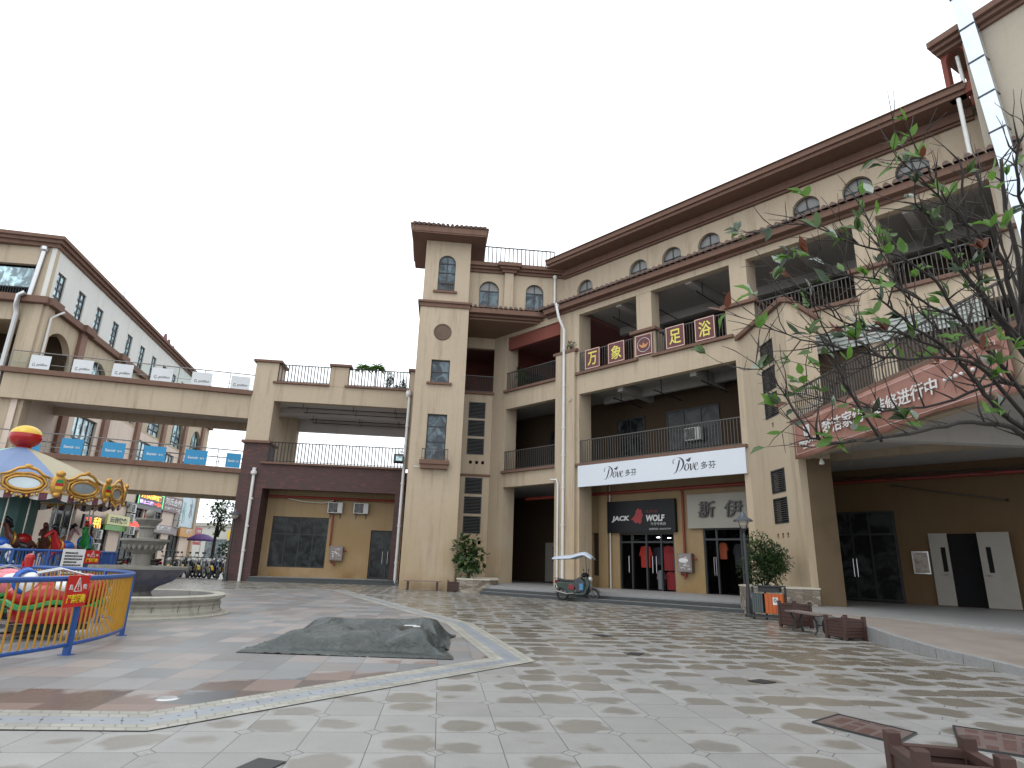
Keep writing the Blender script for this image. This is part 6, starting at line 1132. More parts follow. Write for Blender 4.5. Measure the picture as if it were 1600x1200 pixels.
10577,0,-1,-2,-2,-2,-2,-2,-3,-3,-3,-2,-2,-3,-3,-2,-4,-2,-2,-2,-2,-2,0,-3,-2,-2,-1,-3,-3,-2,-3,-2,-2,-2,-4,-1,-4,-3,-2,-3,-4,-3,-2,-2,-3,0,-2,-1,-2,-2,-3,-3,-8,-6,-1,-1,0,0,3,-8,-7,3,-8,-6,-7,-6,-1,-2,-1,-1,-2,-1,
10640,0,-1,-3,-2,-2,-2,-2,-2,-2,-4,-2,-2,-3,-4,-2,-3,-3,-2,-2,-2,-1,-1,-2,-2,-1,-3,-3,-2,-3,-3,-2,-3,-3,-2,-2,-4,-2,-2,-3,-4,-2,-3,-2,-2,-1,-2,-1,-2,-2,-3,-10,-5,-2,-1,-1,0,0,2,-6,-6,-5,-2,-7,-5,-6,0,-3,-1,-1,-2,-2,
10704,-1,-3,-1,-3,-2,-2,-2,-2,-2,-3,-2,-3,-3,-3,-3,-3,-2,-3,-2,-2,-2,0,-1,-3,-2,-2,-2,-3,-2,-3,-2,-4,-3,-3,-2,-3,-2,-2,-5,-4,0,-3,-2,-2,-1,-2,-4,-1,-1,-10,-4,-2,-3,-1,-1,-2,2,3,-7,-5,-4,-3,-7,-4,-4,-3,-2,-2,-1,-3,-2,
10767,-2,-2,-3,-2,-2,-2,-2,-2,-2,-3,-2,-3,-2,-4,-3,-4,-1,-3,-2,-2,-2,-1,-1,-2,-2,-2,-2,-3,-2,-3,-3,-2,-4,-2,-3,-4,-1,-4,-3,-3,-1,-4,0,-3,-2,-2,-3,-2,-5,-3,-5,-3,-1,-2,-2,-1,-1,2,-4,-4,-4,-4,-4,-5,-5,-2,-2,-1,-3,-2,-3,
10830,-3,-2,-1,-4,-2,-2,-2,-2,-3,-2,-2,-3,-3,-4,-3,-4,-1,-2,-2,-2,-3,0,-1,-2,-2,-3,-2,-2,-2,-3,-2,-3,-3,-2,-4,-2,-4,-1,-5,-2,-2,-3,-1,-3,-2,-2,-3,-2,-3,-4,-2,-5,-2,-1,-2,-2,-3,0,-1,-4,-3,-4,-4,-3,-4,-2,-4,-1,-3,-2,-4,
10891,-2,-2,-2,-3,-2,-2,-3,-2,-2,-2,-3,-4,-2,-4,-3,-3,-1,-2,-2,-2,-2,-2,-1,-3,-1,-4,-2,-2,-2,-4,-1,-1,-3,-2,-3,-2,-3,-3,-3,-3,-2,-3,-1,-3,-3,-2,-3,-2,-3,-3,-3,-2,-2,-2,-3,-2,-3,-2,-1,-2,-4,-4,-3,-3,-4,-2,-3,-2,-2,-3,-3,
10953,-2,-3,-2,-2,-2,-2,-2,-2,-2,-3,-3,-3,-4,-3,-3,-3,-2,-1,-2,-2,-2,-2,-2,-2,-1,-4,-3,-1,-4,-2,-2,-2,-1,-2,-2,-3,-2,-3,-2,-2,-3,-2,-1,-5,-3,-2,-3,-3,-2,-3,-2,-3,-1,-4,-1,-3,-2,-2,-4,-2,-2,-4,-3,-3,-3,-3,-2,-1,-3,-3,-4,
11015,-3,-2,-2,-3,-2,-2,-1,-2,-2,-2,-4,-3,-4,-2,-2,-3,-3,-2,-2,-2,-2,-2,-2,-2,-1,-3,-4,0,-4,-2,0,-4,-2,-2,-2,-2,-2,-2,-3,0,-3,-3,-2,-3,-5,-2,-3,-3,-3,-2,-2,-3,-1,-3,-2,-2,-3,-4,-2,-3,-3,-3,-3,-2,-3,-3,-3,-2,-2,-2,-3,
11079,-3,-4,-3,-1,-2,-2,-2,-2,-2,-2,-4,-2,-4,-1,-2,-3,-4,-1,-3,-2,-3,-2,-2,-1,-2,-2,-1,-2,-4,0,-3,-3,-3,-3,-2,-2,-2,-2,-1,-2,-2,-2,-3,-4,-4,-2,-3,-4,-2,-3,-2,-2,-3,-3,-1,-1,-5,-4,-3,-1,-2,-3,-3,-2,-3,-4,-3,-2,-2,-2,-2,
11142,-3,-4,-2,-3,-1,-3,-2,-2,-2,-2,-3,-2,-2,-3,-2,-2,-3,-3,-4,-2,-2,-3,-1,-2,-2,-2,-1,-2,-2,-2,-3,-3,-3,-2,-3,-2,-2,-2,-1,-2,-3,0,-4,-6,-1,-3,-2,-3,-3,-3,-3,-2,-3,-2,-3,-2,-4,-3,-2,-2,-2,-2,-3,-3,-2,-4,-3,-2,-2,-3,-1,
11205,-4,-2,-2,-3,-1,-4,-2,-3,-2,-2,-3,-2,-3,-2,-2,-1,-3,-3,-4,-3,-2,-2,-3,-1,-2,-1,-2,-2,-2,-1,-2,-3,-4,-3,-2,-2,-2,-3,-2,-2,-1,-3,-5,-3,-1,-2,-4,-2,-2,-3,-3,-3,-2,-3,-2,-2,-4,-3,-2,-3,-2,-2,-2,-3,-2,-3,-4,-2,-3,-1,-1,
11267,-3,-2,-1,-3,-1,-4,-2,-4,-3,-2,-3,-2,-3,-3,-1,0,-4,-3,-3,-3,-1,-3,-3,-2,-1,-2,-2,-2,-1,-2,-2,-2,-4,-3,-3,-2,-2,-2,-2,-3,-3,-3,-3,-3,-1,-2,-4,-2,-3,-3,-2,-2,-2,-3,-3,-1,-4,-3,-3,-2,-2,-2,-3,-2,-2,-8,-1,-1,-1,0,0,
11329,-2,-2,-2,-2,-3,-1,-4,-2,-4,-4,-2,-2,-3,-2,-3,-3,-2,-1,-3,-3,-1,-4,-2,-2,-1,-2,-2,-2,-2,-2,-1,-4,-2,-3,-3,-2,-2,-2,-2,-2,-2,-4,-4,-2,-2,-7,1,-3,-3,-3,-4,0,-1,-2,-2,-2,-4,-3,-1,-5,-1,-4,-1,-4,-1,-8,0,-1,0,0,0,
11391,-2,-3,-1,-2,-1,-4,-1,-3,-6,-2,-3,-2,-3,-2,-3,-3,-2,-2,-3,-2,-3,-3,-1,-1,-2,-2,-2,-1,-3,-3,-1,-2,-6,0,-3,-2,-2,-2,-1,-2,-3,-4,-2,-4,-4,-4,-4,-3,-1,-2,-3,-2,-1,1,-2,-3,-2,-3,-4,-1,-3,-4,-1,-4,-9,0,-1,1,0,0,-1,
11453,-3,-2,-2,-2,-2,-2,-2,-2,-5,-6,-2,-1,-2,-2,-3,-3,-1,-4,-2,-2,-3,-3,-1,-1,-2,-2,-1,-2,-3,-1,-2,-5,-1,-3,-3,-1,-3,-1,-2,-2,-3,-3,-2,-4,-4,-3,-4,-3,-3,-2,-3,-2,-3,0,1,-3,-3,-2,-1,-4,-1,-5,-3,-3,-10,-2,2,1,0,0,2,
11515,-2,-3,-2,-2,-2,-2,-2,-2,-5,-6,-5,-4,5,-3,-2,-3,-2,-2,-4,0,-4,-3,-1,-2,-2,-2,-1,-2,-2,-2,-3,-3,-2,-2,-3,-2,-2,-2,-2,-2,-3,-2,-3,-3,-4,-2,-3,-3,-2,-4,-2,-4,-3,-4,0,1,-2,-2,-1,-6,1,-5,-2,-12,-2,-3,2,1,1,1,0,
11573,1,-2,-2,-2,-2,-2,-2,-2,-6,-5,-4,-5,-5,6,-3,-3,-4,2,-3,-2,-3,-2,-2,-2,-1,-2,-2,-2,-1,-2,-3,-1,-4,-2,-1,-2,-3,-2,-2,-4,-2,-3,-2,-3,-3,-3,-2,-4,-2,-2,-4,-4,-3,-4,-4,-3,5,-1,-3,-4,-1,-2,-4,-14,1,-2,1,1,0,1,1,
11625,-1,8,-1,-1,-2,-2,-2,-3,-4,-6,-5,-5,-4,-3,6,-2,-6,0,3,-4,-3,-1,-3,-1,-3,-2,-2,-1,-2,-2,-3,-1,-1,-4,0,-2,-3,-2,-4,-3,-3,-3,-2,-3,-2,-2,-3,-3,-3,-3,-1,-6,-3,-4,-4,-4,-6,10,-3,-4,-1,-2,-17,0,-3,1,1,1,0,1,1,
11685,-17,8,9,-23,4,3,6,8,-4,-5,-5,-8,-1,-7,3,1,-2,-4,3,-2,1,-3,-3,-2,0,-4,-2,-1,-3,-2,-2,-2,-1,-1,-2,-2,-2,-3,-4,-3,-2,-4,-3,-2,-3,-2,-3,-2,-3,-3,-3,-3,-4,-4,-5,-7,-5,9,0,-4,-1,-9,-15,2,-1,2,2,0,1,1,1,
11745,-19,-11,15,-10,5,5,7,1,-2,-2,-8,-5,-4,-1,-1,-1,-1,-1,1,1,-2,0,-1,-2,0,-4,-2,-2,-4,-3,-1,-2,0,-2,-1,-2,-2,-2,-4,-7,0,-2,-4,-3,-3,-2,-2,-3,-3,-3,-3,-3,-4,-3,-6,-7,-7,7,0,-1,-5,-21,2,-1,2,2,2,1,1,1,0,
11787,2,-19,-8,14,-16,31,-2,-3,-1,-2,5,-6,-3,-1,-1,-2,-1,-1,0,0,2,-1,0,-1,-1,-3,-2,-4,-3,-5,-1,-2,-4,1,1,-2,-1,-3,-3,-10,3,-3,-3,-4,-2,-3,-3,-1,-4,-2,-4,-3,-3,-5,-7,-5,-9,4,-6,-5,0,-13,3,-5,4,4,3,1,1,1,1,
11813,10,-6,2,-2,-1,3,24,4,0,-2,-2,-1,-1,-1,0,-3,-1,-2,0,0,2,0,1,-2,-1,-5,-3,-2,-7,0,-5,0,-3,-5,1,-6,1,-4,0,-9,4,-4,1,-2,-2,-3,-2,-2,-3,-3,-3,-4,-5,-6,-7,-6,-4,-5,-2,-4,-7,-3,-3,1,2,4,5,3,0,0,1,
11873,3,4,-2,1,-1,0,2,4,5,6,5,5,-1,-1,0,-2,-2,-2,-2,1,1,0,1,-1,-4,-4,-4,-4,-2,-3,-3,-2,-3,-2,-4,-2,-4,-4,-2,-3,1,-5,0,-2,-1,-1,-1,-1,-2,-3,-3,-4,-6,-7,-6,-4,-5,-4,-3,-4,-5,-3,-3,-3,2,7,6,3,0,0,1,
11936,2,1,0,2,-2,0,2,3,6,6,5,4,1,0,-1,-2,-2,-2,-2,-2,-1,3,1,0,-4,-5,-3,-3,-3,-3,-2,-2,-3,-3,-3,-2,-5,-2,-3,-2,-3,-1,-2,-2,-1,-1,-2,-1,-2,-2,-3,-3,-4,-6,-8,-3,-6,-4,-4,-4,-4,-4,-3,-2,4,5,4,4,2,0,0,
11998,1,1,1,-1,0,2,0,2,6,6,6,3,2,0,-1,-1,-2,-3,-4,2,-2,-2,0,2,0,-4,-3,-4,-3,-2,-3,-2,-3,-2,-2,-3,-4,-3,-3,-3,-2,-1,-3,0,-2,-2,-1,-2,-3,-2,-3,-4,-3,-4,-5,-6,-6,-4,-3,-5,-4,-4,-3,-3,-4,-1,-1,0,0,27,-6,
12059,1,2,-1,-1,2,1,1,1,4,6,6,4,2,0,0,-2,-2,-3,-3,-4,3,1,-2,-2,-2,0,0,-2,-4,-3,-1,-4,-2,-2,-3,-2,-4,-3,-2,-1,-4,0,-4,-1,-3,-2,-3,-2,-3,-7,-5,-5,-5,-2,-1,-3,-1,-5,-2,-6,-4,-5,-4,-2,-9,-9,-9,-7,-6,3,1,
12121,1,0,-2,1,2,1,1,2,2,3,7,2,7,0,-3,-3,-2,-3,-2,-2,-2,-7,6,2,1,0,0,-4,0,-2,-4,-2,-4,-2,-2,-3,-3,-2,-2,-3,-1,-2,-5,-2,-2,-5,-3,-4,-3,-2,-5,-5,-5,-14,7,1,-2,-3,-3,-3,-7,-5,-4,-9,-1,-9,-10,-10,-2,3,1,
12183,0,-1,0,1,1,2,1,1,2,2,2,7,3,-17,6,0,-2,-2,-4,-3,-3,-3,-7,2,3,3,0,3,3,-2,0,-2,-2,-1,-3,-3,-3,-2,-3,-3,-2,-3,-5,-4,-5,-5,-2,-7,-14,-8,-5,1,-13,13,3,-4,6,0,-4,-3,-5,-7,-12,0,-2,-10,-6,-9,-13,-18,-17,
12246,-2,1,0,1,0,1,1,2,1,1,-5,11,-25,-1,3,0,-3,-3,-6,-8,-4,3,0,0,2,3,10,0,3,1,2,-2,0,-2,-3,-2,-3,-2,-2,-2,-2,-4,-4,-4,-6,-6,-7,-9,-8,-15,-12,-9,5,-4,7,14,4,0,-1,-2,-5,-7,-7,-12,0,-7,-27,5,1,-18,-22,
12308,-1,0,0,1,1,2,0,1,1,-8,-17,-9,-2,-3,2,-5,-1,-8,-8,-6,-7,-4,1,3,10,11,6,1,4,5,2,-3,1,-2,-3,-3,-1,-5,-1,2,2,-1,-2,-5,-4,-8,-7,-10,-12,-12,-13,-14,-6,4,12,6,5,4,0,-1,-6,-10,-15,7,-4,-5,-20,-19,-12,18,-22,
12370,0,2,1,1,1,-2,0,0,-14,-15,-6,-6,-5,-5,-5,-4,-5,-4,-3,-2,-2,0,-7,-5,-1,3,4,6,10,-1,-7,7,-2,-6,6,-1,-5,2,-2,-1,-3,-6,13,-16,-1,-5,-5,-6,-8,-11,-9,-15,-5,0,5,6,10,-1,9,-7,-13,3,-18,-7,2,-11,12,-28,-1,-19,17,
12431,1,1,1,2,-1,-2,2,-12,-13,-7,-6,-5,-4,-5,-4,-4,-5,-3,-5,-3,-2,0,-6,-4,-7,-3,-3,-4,-4,-2,-3,-3,-2,0,-1,0,-2,-2,0,0,0,-1,0,19,-19,-7,-2,-8,-9,-5,-4,-4,0,-2,1,2,4,13,-15,-15,4,11,-16,-7,-6,-1,-11,9,-19,-8,-5,
12493,0,1,2,1,-2,2,-1,-10,-14,-6,-6,-5,-6,-4,-4,-5,-4,-5,-2,-4,-3,0,-6,-6,-4,-3,-3,-4,-3,-4,-3,-4,-3,-2,-2,-2,0,-1,3,-6,-1,-1,5,-15,-6,-2,-4,-3,-4,-1,-2,-2,-2,-2,-2,-1,-2,-1,-2,3,-8,-5,-4,-3,-2,-3,0,-5,-7,-6,-6,
12555,0,0,1,1,0,-7,-3,-7,-7,-5,-7,-6,-4,-5,-4,-4,-4,-6,-3,-2,-5,-2,-4,-4,-4,-3,-3,-3,-4,-3,-4,-2,-3,-3,-2,-2,-1,-1,-2,0,-3,0,-3,-6,-4,-5,-2,-3,-4,-2,-2,-3,-2,-2,-1,-2,-1,-2,-2,3,-6,-5,-4,-3,-3,-4,-3,-3,-5,-6,-6,
12617,0,-1,0,0,-1,-5,-1,-8,-10,-3,-7,-5,-3,-3,-6,-4,-6,-4,-5,-2,-3,-7,1,-4,-4,-3,-3,-3,-4,-2,-3,-3,-4,-2,-3,-1,-1,-2,-1,-2,-2,-2,-1,-4,-5,-2,-5,-2,-3,-3,-2,-4,-2,-2,-2,-1,-2,-1,-2,4,-7,-3,-3,-5,-3,-5,-3,-4,-5,-5,-6,
12679,-1,-1,0,-2,-2,-1,-2,-14,-3,-5,-6,-4,-4,-3,-4,-5,-5,-4,-5,-5,-1,-6,0,-4,-4,-3,-3,-3,-4,-2,-3,-3,-1,-2,-3,-3,-2,0,-2,-2,-2,-2,-3,-4,-2,-3,-3,-3,-2,-4,-2,-4,-3,-4,-1,-1,-1,-1,-1,-2,-1,-5,-3,-3,-4,-4,-5,-3,-5,-5,-6,
12741,-1,-1,0,-3,0,-3,-10,-5,-4,-5,-4,-5,-4,-3,-5,-4,-4,-5,-3,-4,-2,-7,-4,0,-5,-4,-2,-3,-4,-2,-2,-3,-2,-1,-2,-2,-2,-1,-3,-3,-2,-2,-3,-3,-3,-3,-3,-1,-3,-3,-1,-4,-6,-4,0,-1,-2,-1,-1,-1,-1,-4,-3,-3,-4,-4,-4,-4,-6,-5,-6,
12803,-1,-1,-1,-2,-2,-6,-5,-3,-5,-5,-5,-4,-4,-4,-5,-4,-4,-5,-3,-3,-3,-4,-2,-3,-5,-4,-4,-3,-3,-3,-2,-2,-1,-2,-2,-1,-1,-2,-3,-1,-4,-3,-3,-4,-3,-3,-2,-2,-2,-1,-5,-2,-6,-4,0,-1,-2,-1,-2,-1,-1,-4,-3,-3,-3,-5,-4,-4,-5,-5,-5,
12865,-1,-1,-2,-1,-3,-4,-5,-3,-5,-4,-5,-5,-4,-5,-4,-6,-3,-5,-3,-2,-3,-3,-3,-5,-2,-7,-4,-3,-2,-2,-3,-2,-1,-2,-1,0,-2,-2,-2,-3,-3,-3,-3,-4,-4,-4,-1,-1,-2,-3,-2,-6,-12,5,-1,-1,-1,-2,-1,-1,-2,-3,-3,-3,-4,-4,-4,-5,-4,-5,-5,
12928,-1,-3,-1,-2,-2,-4,-4,-4,-4,-4,-4,-4,-5,-6,-4,-5,-6,-5,-4,0,-3,-2,-4,-2,-4,-5,-5,-3,-3,-3,-3,-2,-1,-2,-1,-1,0,-1,-2,-4,-3,-4,-2,-4,-4,-4,-2,-1,-2,-2,-3,-11,-13,9,1,0,-2,-1,-2,-1,-2,-2,-3,-4,-4,-3,-5,-4,-5,-4,-5,
],[24,0,0,0,0,0,0,0,0,2,10,-12,3,-3,18,-18,0,0,0,11,-11,0,8,-8,0,0,0,14,-14,0,0,0,0,0,0,0,0,1,1,-2,0,0,0,0,0,0,1,-1,0,0,0,0,0,0,0,0,0,0,0,0,0,0,0,0,0,0,0,0,0,0,0,0,
24,0,0,0,0,0,0,0,0,4,-4,12,-12,0,12,-12,0,6,-6,5,-5,0,0,0,0,6,-6,0,8,-8,0,0,0,0,0,0,0,2,-2,2,-1,-1,2,2,-4,3,-3,0,7,-7,0,0,1,-1,0,0,0,0,0,0,0,0,0,8,-8,0,0,0,0,0,0,0,
24,0,1,-1,0,0,0,0,0,0,6,3,-9,6,-6,0,0,3,-3,0,0,3,-3,0,0,0,5,-1,-4,1,-1,0,0,6,-6,0,0,0,6,-5,0,1,2,-4,3,-3,4,-4,2,10,-12,6,-6,0,0,0,0,6,-6,0,8,-8,7,-7,10,-10,0,0,0,0,0,0,
24,5,-5,2,-2,1,-1,3,-3,3,-2,-1,4,-4,0,0,2,-2,1,1,2,-4,0,0,0,10,-9,-1,5,-5,0,0,9,-9,7,-7,0,0,0,9,-8,-1,0,9,-7,-2,6,-6,12,-10,9,-11,12,-10,-2,0,0,0,2,10,-12,12,-12,14,-14,0,0,0,11,-11,1,-1,
24,1,4,-4,6,-6,4,-4,-1,1,-1,0,0,2,-2,0,0,1,1,-1,-1,5,-5,0,15,-15,0,0,0,2,4,-6,1,12,-13,12,1,-12,1,11,-13,0,0,0,10,-10,0,1,13,-14,0,13,-12,11,-12,0,0,0,11,-11,12,-12,0,15,-15,0,0,12,-12,6,-6,1,
27,-3,0,0,0,7,-7,8,-8,0,5,-5,0,5,-5,6,-6,5,-5,4,-1,0,-2,17,-18,0,0,8,-8,2,-2,4,-4,13,-13,0,0,19,-6,-13,6,-6,1,-1,0,12,-12,14,-13,-1,13,0,-13,0,9,-9,1,-1,9,-9,0,0,13,-12,-1,0,14,-14,0,0,14,-14,
26,10,8,6,-20,-3,-2,0,11,-12,8,-8,0,8,-8,11,-1,-10,5,-5,0,0,19,-19,0,0,1,10,-11,5,-5,8,-8,0,13,0,-13,18,-17,6,-7,5,-1,-4,0,0,14,-12,10,3,-12,7,-1,-8,3,0,-4,5,-4,5,-6,1,11,-12,0,17,-17,0,0,22,-20,-2,
25,-1,4,5,25,-26,-5,-3,13,-13,0,1,0,-1,0,18,-18,4,-4,1,-1,17,-17,0,11,2,0,-12,-1,8,-7,1,-2,0,0,13,-13,13,-13,0,5,-5,0,3,-2,-1,0,9,-9,0,9,-8,-1,0,4,-4,1,-1,0,0,0,0,1,-1,20,-19,-1,0,27,-23,-4,0,
50,-26,0,0,6,39,-18,-10,-9,10,-13,-3,-2,0,0,3,19,-21,-1,0,14,-12,-2,0,2,-2,9,-8,5,-6,3,-3,1,-1,0,11,-11,0,10,-9,-1,0,0,0,0,2,-2,0,5,-4,-1,8,-8,5,-5,0,0,0,0,0,1,-1,0,23,-19,-4,0,32,-26,-6,0,0,
24,29,-28,-1,0,22,43,-14,-5,-19,-6,-4,0,0,4,21,-17,-8,-6,-4,-1,-2,-2,-1,-1,0,-1,1,0,1,1,0,0,0,-1,0,-1,0,0,0,0,0,0,0,0,0,0,0,0,0,1,0,1,2,1,1,2,1,0,0,-1,-1,24,-21,-8,4,32,-16,6,-28,11,-11,
24,8,20,-23,-5,9,33,42,-2,-16,-13,-5,0,3,4,18,-15,-6,0,0,-3,-2,-2,-1,-1,-1,-1,0,1,-2,0,-1,1,0,-2,0,-1,0,-1,-1,1,-1,-2,-1,0,-1,-1,1,2,2,2,1,2,5,4,4,4,6,-3,2,1,-2,-25,-8,-2,27,8,-17,-41,14,-17,0,
24,0,7,17,-2,-16,19,37,40,5,-15,-7,2,4,1,14,-15,1,0,1,-1,0,2,2,0,0,1,1,0,-1,-1,-3,-1,-2,-2,-3,0,0,0,0,-1,0,-3,0,2,3,-2,8,3,2,2,1,-1,3,3,4,7,1,-1,1,-11,-4,-18,3,-19,17,-30,-44,-11,0,10,-10,
24,0,0,0,3,15,-4,31,37,38,14,-13,5,7,6,0,-6,0,-1,-6,-2,0,-2,-2,-1,-3,-1,4,1,6,10,2,-9,-2,5,-1,1,2,2,-1,0,-3,0,6,3,-1,-3,-8,-20,16,15,10,7,4,4,2,2,1,-1,-3,-8,-16,3,-15,-20,-48,-38,-18,-6,12,-12,0,
24,6,1,0,-5,-2,9,25,33,34,37,20,1,6,3,0,-2,-5,-6,-2,-1,-6,-4,-1,-3,-1,12,1,5,3,1,-8,17,2,-1,3,4,2,1,4,0,3,0,-6,-19,-14,-8,-7,-7,3,10,15,23,13,13,5,2,2,1,-3,-3,-7,-27,-50,-40,-36,-26,-18,8,-9,-1,0,
24,0,0,6,-6,0,5,24,29,36,30,35,16,8,4,2,-2,-2,-7,-9,-8,-9,-2,0,1,9,-9,-3,0,-1,2,25,9,9,7,2,2,2,1,-1,5,-1,-10,-5,-4,-17,-17,-7,-4,-1,6,8,15,16,17,22,10,3,1,-3,-4,-20,-30,-30,-43,-47,-36,-23,-6,0,0,0,
24,0,0,0,11,-11,0,23,29,36,39,29,22,12,6,2,3,-12,-12,-13,-6,0,3,3,-5,-2,8,-6,-2,-1,16,-15,11,17,20,7,2,3,1,0,4,2,-1,-2,-20,-13,-10,-7,-5,-4,0,17,8,17,18,20,12,5,1,-2,-8,-17,-22,-34,-41,-41,-47,-34,-13,1,-2,0,
24,26,-3,-3,-18,7,-9,30,18,44,32,32,22,14,7,2,4,0,-19,-19,-4,0,6,-6,6,-6,0,-1,10,-8,12,-15,7,27,4,10,9,0,2,0,3,-4,3,13,-4,-5,-5,-5,-5,-11,-16,9,25,17,11,11,5,5,1,-1,-5,-6,-34,-33,-38,-39,-38,-37,-33,-4,1,-3,
50,-26,0,1,15,-16,0,10,43,31,36,34,21,14,7,4,-4,-5,9,-10,-22,-2,1,7,-8,6,-6,0,-1,10,-10,7,-4,19,24,4,-1,3,1,1,1,3,2,-11,-8,-8,-7,-6,15,11,5,5,0,-6,14,19,13,7,2,0,-5,-7,-10,-23,-32,-35,-36,-36,-42,-25,-16,-6,
24,0,4,-4,0,1,16,-11,40,38,40,24,16,17,9,1,-2,-3,-11,15,2,-22,-2,0,7,-7,0,0,5,-6,5,-5,10,26,-10,2,6,4,2,1,1,0,-1,-4,-6,-9,-10,-8,-2,3,7,6,5,10,21,19,15,9,5,2,-13,-10,-27,-3,-13,-20,-25,-32,-43,-12,-33,-10,
24,0,0,5,-4,17,-16,1,42,45,26,18,27,7,13,-5,-4,-4,-2,1,5,17,-3,-17,2,-2,3,-3,0,0,0,8,19,-15,-4,4,3,1,1,3,0,-1,-3,-3,-6,-3,-5,0,0,1,2,4,8,14,6,24,15,9,15,-14,3,-19,-22,-32,-21,-2,-8,-11,-14,-31,-54,-22,
24,0,0,0,13,-13,0,2,45,41,18,22,29,1,13,1,-6,-1,1,1,1,0,4,13,-16,2,3,2,-3,3,13,5,-16,-4,-1,-2,-1,-1,4,1,0,-1,-2,-1,-1,0,2,-2,0,0,-1,1,5,6,8,26,1,11,23,-23,12,-24,-22,-26,-32,-24,-8,-5,-19,-12,-20,-40,
25,-1,6,4,-10,0,0,2,41,44,17,34,4,7,13,4,-3,8,-4,1,1,1,2,5,3,13,-8,5,-1,7,-11,-6,-2,0,-7,0,0,0,0,0,0,4,-4,2,-3,1,-1,0,0,0,0,5,-5,2,25,4,-8,12,29,-33,16,-37,-24,-18,-31,-21,-21,-14,-7,-26,-16,-1,
41,-17,0,1,1,-1,0,1,45,29,41,12,8,10,8,5,3,2,11,8,6,6,6,5,4,0,-2,-2,-1,-3,-7,-11,0,-11,-3,6,-7,0,8,-8,0,0,8,-8,0,9,-9,0,5,-6,0,9,-10,21,2,-21,7,14,27,-38,6,-9,-46,-28,-22,-15,-22,-18,-19,-7,0,0,
24,10,-10,3,-3,3,-3,2,38,44,35,5,12,12,6,6,3,2,2,6,6,8,10,14,7,3,1,-1,-1,-4,-8,-8,-12,-11,6,-13,0,12,-12,0,11,-11,7,-6,11,-12,8,-8,0,0,10,-11,9,18,-30,-1,1,12,27,-37,-14,14,-45,-30,-30,-18,-17,-16,-12,0,0,0,
24,0,0,0,4,-3,2,0,41,39,36,3,15,9,11,2,6,0,2,2,12,6,20,10,7,3,3,-1,-2,-3,-7,-9,-11,-10,-17,1,13,-13,-1,0,17,-17,0,1,15,-14,-2,0,0,11,-11,9,23,-29,2,-10,-3,5,28,-32,-24,19,-28,-39,-31,-33,-9,-11,-7,0,0,9,
24,1,4,-3,-1,0,-1,2,36,45,37,1,14,16,2,6,9,-3,2,1,1,23,10,14,9,8,-3,0,1,-4,-8,-14,-21,-13,7,6,-14,1,-1,4,15,-18,5,-6,19,-11,-2,-1,-1,1,10,22,-28,-11,-1,-2,-2,-4,26,-30,-15,-12,8,-35,-42,-39,-8,-11,-1,0,0,0,
24,3,-3,3,-3,0,1,1,35,43,40,0,23,3,7,15,-6,3,4,-1,1,9,27,15,4,4,2,0,2,-5,-8,-10,-22,-17,0,0,10,-10,2,18,-16,-4,10,-9,20,-2,4,3,1,-4,21,-24,-17,-5,9,1,3,-21,14,-11,-23,-13,-2,-20,-48,-41,-10,-5,-1,0,0,0,
24,0,1,-1,1,1,-2,1,33,41,45,1,23,1,16,-3,15,-8,8,-5,2,2,26,12,11,5,7,-6,0,-3,-4,-15,-13,-22,0,7,-7,13,6,-6,-13,10,-10,3,15,15,2,3,-2,15,-19,-18,-3,-13,-1,-1,8,3,-22,6,-21,-10,-19,-7,-45,-46,-10,-3,0,0,0,0,
24,0,0,0,9,-9,3,-3,31,43,45,3,25,6,-1,19,-9,9,-4,1,6,-5,13,20,9,5,0,3,-2,-1,-8,-5,-17,-14,5,-7,4,-3,13,-14,0,0,0,4,18,13,7,5,7,-8,-11,-18,-12,2,-3,-8,-3,-1,11,-23,-4,-18,-7,-17,-49,-44,-11,0,5,-5,0,0,
24,0,9,0,-7,5,-6,-1,29,43,45,16,-1,12,21,-6,2,3,2,5,-2,2,0,19,1,10,-4,2,0,4,-11,-5,0,-16,-1,2,-2,7,-7,0,0,0,0,6,17,16,7,2,4,-6,-8,-15,-19,-6,-1,4,-8,5,-11,8,-24,-13,-15,-8,-49,-46,-10,5,-5,0,0,0,
24,0,0,0,6,-6,1,-1,24,45,44,8,12,24,2,-2,4,3,3,1,1,0,0,2,6,8,-5,1,8,-11,-4,-2,-2,0,0,6,-6,4,-4,0,0,0,0,4,20,16,8,2,0,-3,-7,-14,-24,-4,9,-11,-2,7,-15,-6,3,-24,-18,-4,-49,-47,-11,11,-11,1,-1,0,
24,7,-7,0,0,8,-8,0,23,44,42,8,24,4,6,6,7,0,2,2,0,1,0,1,3,-3,6,-5,-1,10,-10,0,5,-5,1,-1,3,-2,3,-4,5,-5,0,4,19,21,4,2,0,-2,-7,-16,-23,-4,13,-14,-3,-3,10,-21,-7,-4,-26,-4,-48,-49,-12,0,11,-11,4,-4,
24,0,0,7,-7,0,0,0,21,43,41,9,23,5,11,4,4,3,3,0,9,-7,1,0,0,1,-1,0,0,9,-9,7,-7,1,9,-10,0,0,0,6,-5,7,-7,6,27,4,13,-1,0,-2,-5,-17,-24,5,-10,12,-14,11,-19,10,-11,-25,-17,-2,-48,-49,-15,8,-8,12,-12,0,
24,0,5,-5,0,0,0,0,19,43,40,12,17,18,2,6,4,3,2,12,-10,6,-5,1,0,0,3,-3,10,-5,4,-9,0,12,2,-14,0,0,0,1,12,-13,0,22,-6,20,9,8,-2,-4,-3,-18,-24,-4,4,-5,18,-24,-4,12,-11,-18,-25,-1,-46,-48,-20,0,5,-5,9,-9,
